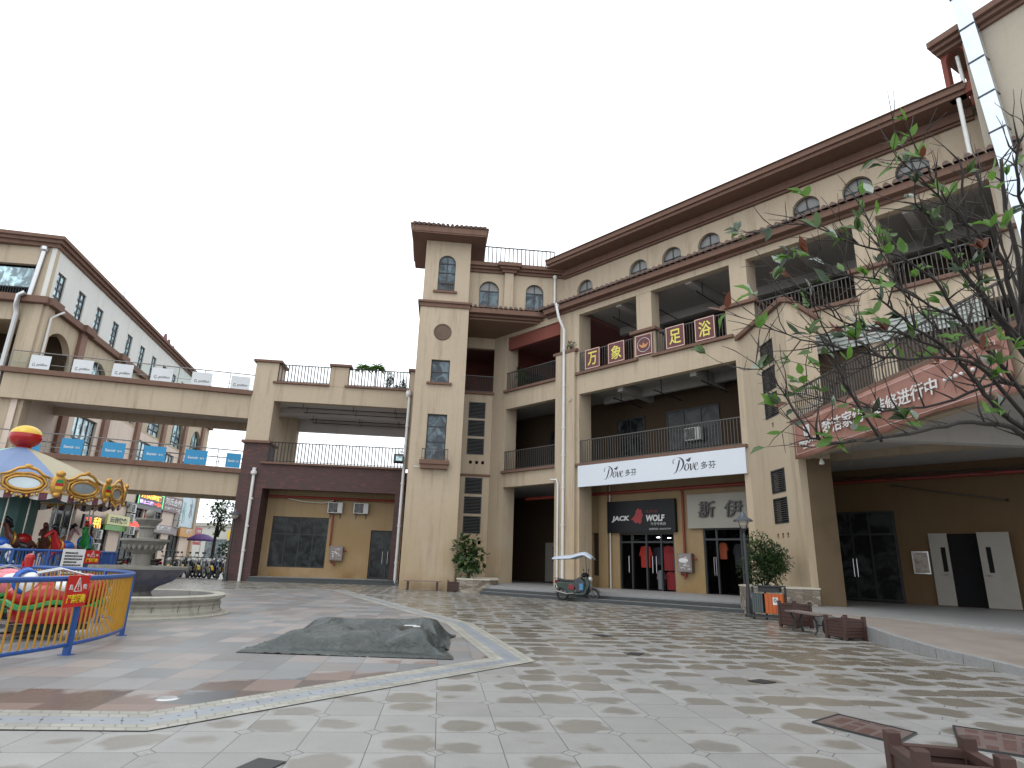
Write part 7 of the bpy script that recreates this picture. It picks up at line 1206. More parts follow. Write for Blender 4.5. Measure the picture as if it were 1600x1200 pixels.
24,1,-1,0,0,0,1,0,15,46,38,16,14,12,18,-3,4,4,14,-11,10,-8,0,0,0,0,0,7,-7,14,-14,0,0,18,-17,8,-9,0,0,10,-10,1,16,-15,8,20,19,-5,0,4,-4,-21,-20,-5,-1,-1,17,-21,-5,13,-21,-16,-15,0,-47,-45,-22,9,-12,7,-8,0,
24,0,0,0,5,-5,1,-1,14,47,30,32,6,13,9,17,-7,19,-14,14,-11,6,-6,7,-6,5,-5,2,-2,13,-13,5,-2,16,-19,12,-6,-6,0,7,-7,13,-12,-1,4,18,21,-8,6,-3,-8,2,-26,-7,-1,-2,15,-19,-3,12,-17,-21,-11,-3,-41,-46,-6,-26,14,-14,0,0,
24,0,0,0,0,7,-7,0,12,44,44,22,8,11,9,7,26,-19,2,15,-13,4,11,-13,0,0,6,-6,1,3,7,-11,15,3,-18,14,-14,0,6,-6,0,8,-8,7,-5,24,-9,8,-2,-1,-4,-8,11,-22,-1,-1,12,-18,-1,9,-24,-11,1,-16,-45,-33,-2,-39,7,-7,0,0,
24,0,4,-4,0,0,8,-8,12,48,40,10,25,6,9,7,28,-22,12,-5,-2,18,-13,-3,6,-6,0,3,-3,7,-7,14,2,-16,0,16,-16,0,0,0,0,0,6,-6,14,-13,8,-8,1,1,-1,-2,3,16,-21,6,-9,12,-4,-20,-8,-2,0,-25,-44,-5,-24,-45,0,1,-1,1,
24,0,0,8,1,2,-11,2,10,47,27,41,0,18,5,6,28,-20,1,10,-7,17,-14,5,-6,3,-3,6,-6,0,10,3,-13,1,12,-9,4,-8,1,3,-4,3,-3,8,-8,0,0,0,0,0,0,-1,0,2,17,-22,10,-14,-4,-5,12,-5,-29,-29,-24,8,-49,-37,1,0,1,-2,
24,0,6,-6,1,6,-7,5,9,45,28,25,40,-12,10,5,29,-16,-3,9,-5,15,-15,0,1,0,5,-5,0,0,8,-8,0,8,-7,-1,0,0,2,-2,5,-4,-1,1,-1,0,0,0,0,0,4,-5,0,0,-1,23,-26,3,-9,9,-20,4,-30,-20,12,-27,-51,-31,-4,0,-1,2,
48,-20,-3,5,-5,-1,2,6,13,32,39,21,37,23,-15,12,2,19,-23,-1,12,-10,0,0,4,-3,0,0,0,1,-1,0,6,-6,0,0,0,0,1,2,-3,1,2,-3,0,1,0,-1,8,1,-9,-1,0,0,-1,1,25,-32,4,-13,8,-24,-14,-7,16,-44,-51,-27,-8,-2,2,-2,
24,41,-27,-14,1,3,4,8,18,21,34,32,20,40,9,-13,4,20,-12,-20,-1,0,1,7,-7,2,-1,0,0,0,0,0,0,0,0,0,5,-5,0,0,7,-7,0,1,0,0,-1,7,-7,0,10,-10,5,-7,0,3,8,16,-36,-1,11,-23,-13,21,-16,-52,-45,-28,-13,0,0,0,
24,10,47,-28,24,0,1,-1,-4,23,24,31,33,20,30,-7,-2,2,6,-21,-6,-12,-1,0,5,-5,0,5,-5,1,0,7,-8,1,0,0,-1,1,-1,3,12,-14,-1,2,-1,1,5,-1,-6,7,-7,14,-14,1,-2,9,22,15,-33,-10,5,-19,7,16,-45,-50,-35,-31,-16,-3,0,0,
24,0,24,47,-38,35,-14,9,14,18,21,35,29,22,13,13,-3,-1,-1,-13,-16,-4,-7,-14,0,-1,7,-7,2,6,8,-8,2,-8,0,-1,0,0,0,11,-12,10,-9,0,8,-8,1,7,-7,-1,0,12,-3,-10,2,18,23,22,-27,-11,-8,-1,22,-26,-51,-37,-36,-31,-24,-3,4,-4,
65,-37,44,-28,26,-21,40,28,21,21,17,13,33,18,14,7,3,0,-5,-9,-13,-22,-11,-8,-5,5,-5,2,8,4,15,-3,-4,6,-9,-9,-2,-2,0,1,16,-16,-3,1,8,-8,-3,-1,9,-8,8,-9,0,1,16,21,17,27,-16,-2,-3,-9,10,-47,-29,-41,-40,-37,-28,-7,-1,0,
24,34,-25,-9,0,0,23,42,36,34,31,28,19,12,12,7,4,0,-4,-8,-14,-18,-16,-15,-5,1,13,4,7,12,-3,12,-6,1,6,-8,4,-6,2,-4,13,-17,1,-9,-5,-3,-4,-5,-5,-3,3,-1,3,14,19,22,18,10,11,-9,-3,3,-14,-33,-34,-38,-42,-44,-35,-16,5,-5,
25,-1,0,18,-8,-10,1,22,36,38,37,39,40,14,11,8,3,1,-1,-2,-16,-19,-15,-12,-9,10,11,12,8,1,5,3,2,0,0,4,-5,6,2,0,1,-13,3,-7,-3,-7,-7,-8,-7,-4,-3,3,6,19,19,17,14,10,3,1,-2,-7,-17,-22,-29,-38,-44,-46,-40,-26,-1,0,
24,2,13,-12,-3,10,-10,10,33,40,43,39,32,22,17,8,3,1,2,2,-4,-10,-21,-15,-13,11,12,5,7,7,-1,4,1,1,1,1,2,3,-6,0,0,6,-6,-4,-4,-7,-5,-4,-7,-2,0,0,3,10,13,14,20,10,5,-1,-2,-7,-15,-20,-22,-44,-42,-42,-40,-40,-4,0,
24,9,-9,3,13,-16,0,4,22,45,41,39,34,24,17,9,4,4,-3,-6,12,2,-7,-13,-15,-12,1,9,8,6,10,-2,4,1,1,0,1,0,0,1,4,-6,-2,-1,-4,-4,-5,-6,-1,-1,2,6,6,7,8,9,11,10,8,-3,-2,-6,-11,-21,-16,-28,-36,-38,-39,-38,-44,24,
24,1,-1,16,-15,-1,5,-5,16,33,42,39,38,28,13,10,5,2,-1,0,-7,15,7,3,-3,-7,-10,-10,5,6,5,8,-2,2,1,1,0,1,0,0,-1,-1,-1,-2,-1,-3,2,0,-2,2,13,12,8,8,8,3,1,0,-5,-5,-2,-5,-7,-8,-29,-45,-46,-45,-41,-42,47,24,
24,0,14,-14,0,6,-5,-1,8,25,34,41,30,39,14,2,4,2,1,2,2,1,-6,13,8,7,5,2,2,0,1,-1,-1,-1,0,-1,0,2,3,5,2,4,2,1,1,1,1,1,2,-1,0,0,-1,-1,-11,16,7,0,-1,0,-1,-6,-5,-4,-48,-28,-45,-49,-47,-33,45,30,
24,9,-9,0,0,0,7,1,-4,19,26,32,48,20,-6,10,5,4,0,0,1,2,0,-2,8,8,7,5,6,5,3,2,4,2,2,2,1,1,2,1,1,-1,1,-3,1,-1,-3,5,-2,-12,-3,-1,3,-6,16,9,1,14,3,0,-1,-4,-8,-17,1,-55,-45,-42,-42,-2,-29,22,
25,-1,0,0,0,5,-5,0,2,15,37,45,6,-12,4,9,5,2,0,-2,-1,1,6,4,6,6,7,11,6,6,5,5,5,2,3,3,3,2,4,2,2,0,-1,-1,-2,-2,-3,-5,-5,-4,-12,-7,-5,10,2,11,21,8,5,3,1,-3,-7,-8,-19,2,-51,-18,-49,-44,-16,1,
24,0,0,0,0,0,0,11,-9,22,49,-19,-8,2,2,7,0,4,-4,-1,-2,2,1,6,8,11,12,9,6,6,7,5,3,5,4,2,4,3,2,4,6,6,3,0,-3,-2,-4,-5,-6,-8,-8,-11,-10,-1,9,17,11,11,9,4,3,-5,-10,-15,2,-4,-5,-40,-3,-39,-45,-11,
31,-7,4,-3,-1,0,14,-14,11,43,-29,-9,-2,-2,-1,-1,0,-1,2,2,4,8,13,-11,-2,4,8,8,8,10,3,2,6,4,3,5,4,3,5,4,3,4,2,8,-9,-1,-3,-3,-4,-5,-7,-7,-10,-1,6,11,10,16,5,11,-4,-8,1,-18,-8,0,-8,3,-29,5,-12,-50,
24,8,-8,0,0,14,-14,-1,43,-22,-16,-4,0,0,0,2,9,-11,0,0,0,4,18,-12,13,-20,-3,0,1,2,4,3,3,4,3,5,4,4,4,3,5,4,4,4,8,-12,-4,-2,-4,-6,-5,-3,-2,5,4,6,7,8,18,-6,-5,-1,8,-16,-8,-7,1,-13,10,-23,0,3,
24,0,9,-8,12,-13,0,15,28,-37,-6,9,-9,6,-6,7,-6,0,13,-14,0,15,-10,19,-23,-1,0,0,10,-9,-1,0,0,0,0,0,0,4,5,14,-10,3,2,14,-24,-5,-2,-1,0,0,1,1,3,1,1,1,1,2,6,5,27,-26,-6,-6,-3,-1,-3,16,-20,0,0,0,
24,0,0,15,-15,0,30,18,-30,3,-8,-13,13,-13,10,-10,1,12,-10,13,-16,1,27,-17,-11,7,-7,3,-3,7,-7,5,-5,0,6,-6,1,4,-5,0,10,-7,14,-17,0,5,-5,2,-1,0,-1,1,-1,0,1,-1,1,1,2,6,26,-25,-6,-3,5,-7,0,0,13,-13,0,0,
24,0,10,-10,17,5,-7,28,-15,-28,0,15,-13,-2,11,-11,8,-8,0,0,17,-17,3,21,-21,-3,8,-8,0,6,-6,0,0,8,-8,4,1,-5,0,1,-1,1,-1,12,-4,-8,6,-6,0,0,0,0,0,5,-5,8,-8,0,4,-4,23,2,-19,-6,10,-7,3,-6,0,9,-9,0,
24,0,0,12,-12,1,11,18,-30,0,14,-14,0,13,-12,8,-9,0,0,0,0,17,-17,20,-17,8,0,-11,0,0,3,-3,1,-1,0,0,0,0,0,0,0,0,0,0,0,2,-1,4,-5,6,-6,1,3,-4,14,-14,0,0,0,0,0,24,-8,-6,-10,12,-12,10,-10,0,0,0,
24,0,0,0,10,-8,21,-23,0,13,-13,0,0,12,-12,0,5,0,-5,0,0,14,-14,1,18,-19,0,10,-10,0,0,0,0,0,0,0,0,0,0,0,1,-1,0,0,0,0,4,-4,0,0,0,11,-11,21,-18,-3,0,0,0,0,0,20,-17,-3,0,14,-14,9,-9,2,-2,0,
24,0,0,8,-8,15,-15,0,0,9,-9,0,0,9,-9,0,0,0,5,-5,0,9,-9,0,15,-15,13,-11,10,-12,0,0,0,0,0,0,1,-1,0,0,0,0,0,0,0,5,-5,10,-9,-1,9,-9,5,23,-28,0,3,-3,0,0,0,16,-16,1,-1,13,-13,0,8,-8,0,0,
24,0,4,-4,1,8,-9,0,0,2,-2,0,5,-5,0,0,9,-9,11,-11,0,0,0,7,-7,8,-8,24,-24,0,0,0,7,-7,0,4,-4,3,-3,0,0,1,-1,0,0,0,13,-13,7,-7,0,0,25,-25,14,-14,0,0,0,0,0,11,-10,-1,8,0,-8,5,-5,2,-2,0,
24,0,0,2,0,-2,0,0,0,0,0,0,0,0,0,0,0,8,-8,17,-17,0,0,0,1,-1,0,28,-28,0,0,14,-14,0,0,0,8,-8,0,0,7,-7,1,-1,0,0,18,-17,-1,1,-1,8,-8,28,-28,1,0,-1,0,0,0,0,0,1,-1,0,0,0,1,-1,0,0,
],]
tp=M(); _q=[]
for A_ in CLOTH:
    o_=[]
    for j in range(CNY):
        acc=0
        for i in range(CNX): acc+=A_[j*CNX+i]; o_.append(acc/1000)
    _q.append(o_)
for x,y,z in zip(*_q): tp.v.append((-2.28+(x+2.5)*.79,10.82+(y-10.95)*.84,(z-.012)*1.18))
for j in range(CNY-1):
    for i in range(CNX-1): a=j*CNX+i; tp.f.append((a,a+1,a+CNX+1,a+CNX)); tp.m.append(0)
tpm,ntt,tb=newmat('tarpaulin_grey_green'); n1=noi(ntt,pos(ntt),2.2,5,.65); ntt.links.new(mixc(ntt,n1.ss(.35,.7),(.028,.035,.034),(.050,.060,.058)),tb.inputs['Base Color']); rr=n1*.2+.28; ntt.links.new(rr.k,tb.inputs['Roughness']); bump(ntt,tb,noi(ntt,pos(ntt),4,5,.55,2.2).ss(.3,.7)+noi(ntt,pos(ntt),16,3)*.08,.45,.03)
o=tp.build('tarpaulin',tpm,smooth='all'); o.modifiers.new('sub','SUBSURF').render_levels=1; o.modifiers['sub'].levels=1; tag(o,'crumpled dark grey green tarpaulin spread over a low heap on the slabs','tarpaulin')
m=M(); 
for a,b,w in((-1.62,11.35,.2),(-1.5,11.25,.12)):
    zc=min(((vx-a)**2+(vy-b)**2,vz) for vx,vy,vz in tp.v)[1]; m.obox((a,b,zc+.02),w,.09,.012,.2)
m.build('white_label',WTX,o)
m=M(); 
for k in range(7): a=-2.5+.1*k; m.tube([(a,9.3-.01*k,.01),(a+.06,9.27+.03*(k%3),.012),(a+.13,9.3,.01)],.004,4)
m.build('white_cord',WTX,o)
# ================================================================ fountain
fx=at(211,925,14.7); FX,FY=fx.x,14.7
ft=thing('stone_fountain','three tiered grey stone fountain with ball finial standing in a round basin','fountain',(FX,FY,0))
fs,ntf,fb=newmat('fountain_stone'); pz=pos(ntf); x,y,z=sep(ntf,pz); n1=noi(ntf,pz,2.5,5,.65); n2=noi(ntf,comb(ntf,x*5.0,y*5.0,z*.7),1.6,4); col=mixc(ntf,n1,(.12,.115,.10),(.27,.255,.225)); col=mixc(ntf,n2.ss(.5,.75)*.6,col,(.07,.075,.065)); ntf.links.new(col,fb.inputs['Base Color']); fb.inputs['Roughness'].default_value=.75; bump(ntf,fb,noi(ntf,pz,30,4),.4,.01)
fs2,ntf2,fb2=newmat('cream_basin_stone'); pz2=pos(ntf2); x,y,z=sep(ntf2,pz2); n1=noi(ntf2,pz2,2.0,5,.65); n2=noi(ntf2,comb(ntf2,x*4.0,y*4.0,z*.9),1.6,4); col=mixc(ntf2,n1,(.27,.255,.21),(.42,.40,.345)); col=mixc(ntf2,n2.ss(.52,.74)*.55,col,(.12,.11,.085)); ntf2.links.new(col,fb2.inputs['Base Color']); fb2.inputs['Roughness'].default_value=.7; bump(ntf2,fb2,noi(ntf2,pz2,30,4),.4,.01)
MOS,ntm,mb=newmat('blue_mosaic'); x,y,z=sep(ntm,pos(ntm)); jj=((x/.06).frac().lt(.12)).max((y/.06).frac().lt(.12)); r_=wn(ntm,comb(ntm,(x/.06).floor(),(y/.06).floor(),0.0)); ntm.links.new(mixc(ntm,jj,mixc(ntm,r_,(.01,.015,.12),(.02,.05,.28)),(.2,.22,.3)),mb.inputs['Base Color']); mb.inputs['Roughness'].default_value=.35; mb.inputs['Specular IOR Level'].default_value=.25
c=(FX,FY,0)
m=M(); m.lathe([(r_*.955,z_) for r_,z_ in [(2.12,0),(2.12,.03),(1.92,.05),(1.92,.1),(1.88,.13),(1.86,.2),(1.9,.25),(1.86,.29),(1.9,.33),(1.97,.36),(1.98,.42),(1.94,.44),(1.74,.44),(1.72,.42),(1.72,.1)]],c,72); m.build('basin_wall',fs2,ft,smooth=True)
m=M(); m.lathe([(1.93,.0),(1.965,.0)],c,8)
m=M(); 
for k in range(22): a=2*PI*k/22; m.tube([(FX+1.82*math.cos(a),FY+1.82*math.sin(a),.06),(FX+1.80*math.cos(a),FY+1.80*math.sin(a),.16),(FX+1.83*math.cos(a),FY+1.83*math.sin(a),.25)],.006,4)
m.build('stone_joint',mat('joint_dark',(.12,.11,.09),.9,0,1),ft)
m=M(); m.lathe([(0,.2),(1.64,.2),(1.64,.27)],c,48); m.build('mosaic_lining',MOS,ft)
m=M(); m.lathe([(.55,.1),(.55,.3),(.36,.36),(.3,.45),(.42,.56),(.7,.68),(.9,.86),(.96,.93),(1.0,.95),(1.0,1.01),(.9,1.01),(.85,.95),(0,.9)],c,56); m.build('large_bowl',fs,ft,smooth=True)
m=M(); m.lathe([(.25,.9),(.25,1.0),(.19,1.03),(.19,1.27),(.24,1.3),(.28,1.34),(.42,1.48),(.47,1.55),(.50,1.56),(.50,1.61),(.42,1.61),(0,1.56)],c,40); m.build('middle_bowl',fs,ft,smooth=True)
m=M()
for k in range(20):
    a=2*PI*k/20; m.ball((FX+.37*math.cos(a),FY+.37*math.sin(a),1.44),.05,.05,.09,n=8); 
m.build('carved_petal',fs,ft,smooth=True)
m=M(); m.lathe([(.2,1.56),(.19,1.62),(.15,1.64),(.145,1.83),(.19,1.86),(.17,1.9),(.24,1.99),(.28,2.03),(.28,2.07),(.2,2.07),(0,2.05)],c,32); m.build('small_bowl',fs,ft,smooth=True)
m=M(); m.lathe([(.05,2.05),(.04,2.1)],c,10); m.ball((FX,FY,2.17),.1,n=20); m.build('ball_finial',fs,ft,smooth=True)
# ================================================================ ring fence of the kiddie ride
BLP=mat('fence_blue',(.02,.075,.27),.4,.12,6,dirt=.2); YLP=mat('fence_yellow',(.40,.20,.008),.4,.12,6,dirt=.25)
rf=thing('ring_fence','round low safety fence with blue rails and mustard yellow bars around the caterpillar ride','fence',(-10.5,8.5,0))
RC,RR=(-10.5,8.5),4.85
def arcp(c,r,z,a0,a1,n): return [(c[0]+r*math.cos(a0+(a1-a0)*i/n),c[1]+r*math.sin(a0+(a1-a0)*i/n),z) for i in range(n+1)]
m=M(); m.tube(arcp(RC,RR,.95,R(-70),R(120),80),.034,8); m.tube(arcp(RC,RR,.13,R(-70),R(120),80),.026,8); m.build('rail',BLP,rf,smooth=True)
PA=[R(-60),R(-30),math.atan2(8.77-8.5,-5.69+10.5)-R(1.5),R(27.5),R(55),R(82),R(110)]
for a in PA:
    m=M(); x,y=RC[0]+RR*math.cos(a),RC[1]+RR*math.sin(a); m.obox((x,y,.475),.07,.07,.95,a); m.obox((x,y,.006),.14,.14,.012,a); m.build('post',BLP,rf)
m=M(); nb=150
for k in range(nb):
    a=R(-70)+R(190)*k/nb
    if min(abs(a-p) for p in PA)<R(.7): continue
    x,y=RC[0]+RR*math.cos(a),RC[1]+RR*math.sin(a); m.tube([(x,y,.13),(x,y,.93)],.013,5)
b_=m.build('bar',YLP,rf); b_['kind']='stuff'
SRED=mat('sign_bright_red',(.50,.02,.015),.35,.06,3)
def warn(F,s0,s1,z0,z1,label,tilt=0):
    o=signbox('warning_sign',label,F,s0,s1,z0,z1,.03,.008,SRED,group='red warning signs on the fences'); c=(s0+s1)/2; w=s1-s0; h=z1-z0
    m=M(); P=[(c,z0+h*.93),(c-w*.17,z0+h*.5),(c+w*.17,z0+h*.5)]
    for a,b in zip(P,P[1:]+P[:1]): m.tube([F.p(a[0],.034,a[1]),F.p(b[0],.034,b[1])],.006,4)
    m.bx(F,c-.006,c+.006,.03,.038,z0+h*.62,z0+h*.8); m.bx(F,c-.007,c+.007,.03,.038,z0+h*.55,z0+h*.585); m.build('triangle',WTX,o)
    textc(F,s0+w*.1,s0+w*.26,z0+h*.55,z0+h*.72,.034,'危',WTX,o); textc(F,s1-w*.26,s1-w*.1,z0+h*.55,z0+h*.72,.034,'险',WTX,o)
    textc(F,s0+w*.08,s1-w*.08,z0+h*.12,z0+h*.4,.034,'严禁攀爬',mat('sign_yellow_letter',(.75,.55,.03),.4,0,1),o,bold=.03); return o
q=G(118,910,.78); aa=R(-12.5); Fw=Fr((RC[0]+RR*math.cos(aa)+.04*math.cos(aa),RC[1]+RR*math.sin(aa)),math.degrees(aa)+90)
def fence_frame(px,py,z):
    "frame tangent to the ring at the place seen at this pixel column"
    best=None
    for k in range(-600,1000):
        a=R(k/10); p=Vector((RC[0]+RR*math.cos(a),RC[1]+RR*math.sin(a),z)); v=ray(px,py); e=abs(math.atan2(p.x,p.y)-math.atan2(v.x,v.y))
        if k<350 and (best is None or e<best[0]): best=(e,a,p)
    return best
e,aa,p=fence_frame(113,925,.72); Fw=Fr((p.x+.04*math.cos(aa),p.y+.04*math.sin(aa)),math.degrees(aa)+90)
warn(Fw,-.22,.20,.60,.99,'red danger sign with white triangle hung on the front of the ring fence')
# board with printed rules seen behind the ring
# ================================================================ caterpillar ride
REDG=mat('gloss_red',(.36,.012,.012),.18,.06,3); GRNG=mat('gloss_green',(.02,.20,.05),.2,.08,3); BLUG=mat('gloss_blue',(.02,.10,.42),.2,.08,3); WHG=mat('gloss_white',(.75,.75,.76),.2,.03,3); PKG=mat('gloss_pink',(.62,.16,.20),.25,.06,3); YG=mat('gloss_yellow',(.62,.40,.03),.25,.06,3); BKG=mat('gloss_black',(.012,.012,.014),.15,.1,3); GD=mat('gold_paint',(.50,.27,.06),.32,.3,14,.45)
def ridecar(p,ang,body,band,lower,label,eye=True):
    t=thing('ride_car',label,'ride car',(p[0],p[1],0),'cars of the kiddie caterpillar ride'); F=Fr(p,math.degrees(ang)); rt=Matrix.Rotation(ang,3,'Z')
    m=M(); m.ball(F.p(0,0,.62),.62,.42,.30,n=24,rot=rt,mif=lambda i,k:0); m.ball(F.p(.34,0,.7),.34,.34,.26,n=20,rot=rt); m.build('body',body,t,smooth='all')
    m=M(); m.lathe([(.001,-.06),(.40,-.06),(.44,0),(.46,.12),(.44,.18)],F.p(0,0,.3),28,sx=1.35,sy=.95); m.build('lower_shell',body if lower is None else lower,t,smooth=True)
    m=M(); n=36; P=[]
    for i in range(n+1):
        a=2*PI*i/n; zz=.50+.045*math.sin(5*a); P.append(F.p(.645*math.cos(a),.445*math.sin(a),zz))
    m.tube(P,.04,6); m.build('wavy_band',band,t,smooth=True)
    for sg in(-1,1):
        m=M(); m.ball(F.p(-.40,sg*.24,.82),.15,.12,.17,n=18,rot=rt); o=m.build('eye',WHG,t,smooth='all'); m=M(); m.ball(F.p(-.50,sg*.28,.83),.07,.06,.09,n=14,rot=rt); m.build('pupil',BKG,o,smooth='all'); m=M(); m.torus(F.p(-.42,sg*.28,.84),.15,.035,n=20,m=6,rot=rt@Matrix.Rotation(.5*sg,3,'Z')); m.build('eye_rim',PKG if body is not REDG else BLUG,o,smooth='all')
    for sg in(-1,1):
        m=M(); m.ball(F.p(.12,sg*.34,.78),.20,.10,.11,n=18,rot=rt); m.build('side_opening',WHG,t,smooth='all')
    m=M(); m.tube([F.p(-.3,.3,.95),F.p(0,.36,1.02),F.p(.45,.3,.9)],.015,6); m.tube([F.p(-.3,-.3,.95),F.p(0,-.36,1.02),F.p(.45,-.3,.9)],.015,6); m.build('grab_rail',STEEL,t,smooth=True)
    m=M(); m.tube([F.p(0,0,.05),F.p(0,0,.28)],.09,8); m.bx(F,-.5,.5,-.1,.1,.12,.2); m.build('under_frame',BLACKM,t)
    return t
q=G(62,960,.55); ridecar((-7.0,10.15),R(38),REDG,GRNG,None,'glossy red ride car with bulging eyes and a green wavy band, nearest the fence')
ridecar((-8.45,9.5),R(55),GRNG,REDG,BLUG,'glossy green ride car with a pink rimmed eye behind the red one')
ridecar((-9.0,11.3),R(80),PKG,GRNG,GRNG,'pale pink and green ride car at the back of the ring')
ridecar((-9.5,8.6),R(15),BLUG,YG,None,'glossy blue ride car mostly cut by the left edge')
t=thing('ride_track','low black circular track on which the caterpillar ride cars run','ride track',(-9.3,9.9,0)); m=M(); m.tube(arcp((-9.3,9.9),1.9,.09,0,2*PI,48),.035,6,caps=False); m.tube(arcp((-9.3,9.9),2.2,.09,0,2*PI,48),.035,6,caps=False)
m.build('rail',STEEL,t); m=M()
for k in range(20): a=2*PI*k/20; m.tube([(-9.3+1.8*math.cos(a),9.9+1.8*math.sin(a),.05),(-9.3+2.3*math.cos(a),9.9+2.3*math.sin(a),.05)],.03,5)
m.build('sleeper',BLACKM,t)
m=M(); m.tube([(-7.4,9.85,1.0),(-7.4,9.85,1.12)],.012,6); m.lathe([(.06,1.06),(.065,1.2),(.05,1.24),(.0,1.26)],(-7.35,9.9,-.02),14); tag(m.build('beacon_lamp',REDG),'small red beacon on top of the red ride car','lamp')
# ================================================================ carousel
cq=at(36,700,17.5); CX,CY=cq.x,17.5
ca=thing('carousel','small carousel with striped canopy, gilded mirror boards and a red and yellow ball on top','carousel',(CX,CY,0))
CB=lambda m,n,mt,**k: m.build(n,mt,ca,**k)
Rr=2.5
cv=[mat('canopy_blue',(.13,.19,.33),.6,.12,2),mat('canopy_cream',(.34,.30,.20),.6,.12,2),mat('canopy_green',(.25,.48,.38),.6,.12,2),mat('canopy_pink',(.42,.20,.22),.6,.12,2)]
m=M(); m.lathe([(Rr*1.02,0),(Rr*1.02,.28),(0,.28)],(CX,CY,0),40); CB(m,'platform',mat('carousel_deck',(.12,.14,.2),.5,.2,4))
NS=12; off=R(-62)
m=M(); o_=len(m.v)
for k in range(NS):
    a0,a1=off+2*PI*k/NS,off+2*PI*(k+1)/NS
    for j in range(5):
        t0,t1=j/5,(j+1)/5; f=lambda t:(Rr*(1-t)**.92+.12,3.02+1.08*t**.95)
        (r0,z0),(r1,z1)=f(t0),f(t1); m.add([(CX+r0*math.cos(a0),CY+r0*math.sin(a0),z0),(CX+r0*math.cos(a1),CY+r0*math.sin(a1),z0),(CX+r1*math.cos(a1),CY+r1*math.sin(a1),z1),(CX+r1*math.cos(a0),CY+r1*math.sin(a0),z1)],[(0,1,2,3)],[0,0,1,1,3,2][(k+1)%6])
CB(m,'canopy',cv)
m=M()
for k in range(NS): a=off+2*PI*k/NS; m.tube([(CX+(Rr+.12)*math.cos(a),CY+(Rr+.12)*math.sin(a),3.03),(CX+.2*math.cos(a),CY+.2*math.sin(a),4.05)],.018,4)
CB(m,'canopy_rib',mat('rib_grey',(.25,.27,.3),.5,0,1))
m=M(); m.lathe([(.14,0),(.2,.04),(.18,.1),(.3,.16)],(CX,CY,4.02),20); m.ball((CX,CY,4.40),.40,.40,.33,n=28,mif=lambda i,k:1 if i<6 else 0); CB(m,'ball_finial',[REDG,YG],smooth='all')
m=M(); m.lathe([(.7,.28),(.7,2.7),(.9,2.9)],(CX,CY,0),12); CB(m,'centre_column',mat('painted_teal',(.07,.17,.15),.5,.5,1.5))
m=M(); m.lathe([(Rr-.1,2.75),(.2,3.0)],(CX,CY,0),24); CB(m,'canopy_lining',mat('lining_dark',(.05,.06,.06),.7,.2,2))
MIR=mat('oval_mirror',(.42,.48,.50),.12,.25,3,.55); LAT=mat('lattice_cream',(.52,.47,.38),.6,.15,12); FRG=mat('fringe_plum',(.13,.04,.06),.7,.5,10); FRW=mat('fringe_white',(.55,.53,.5),.7,.2,10)
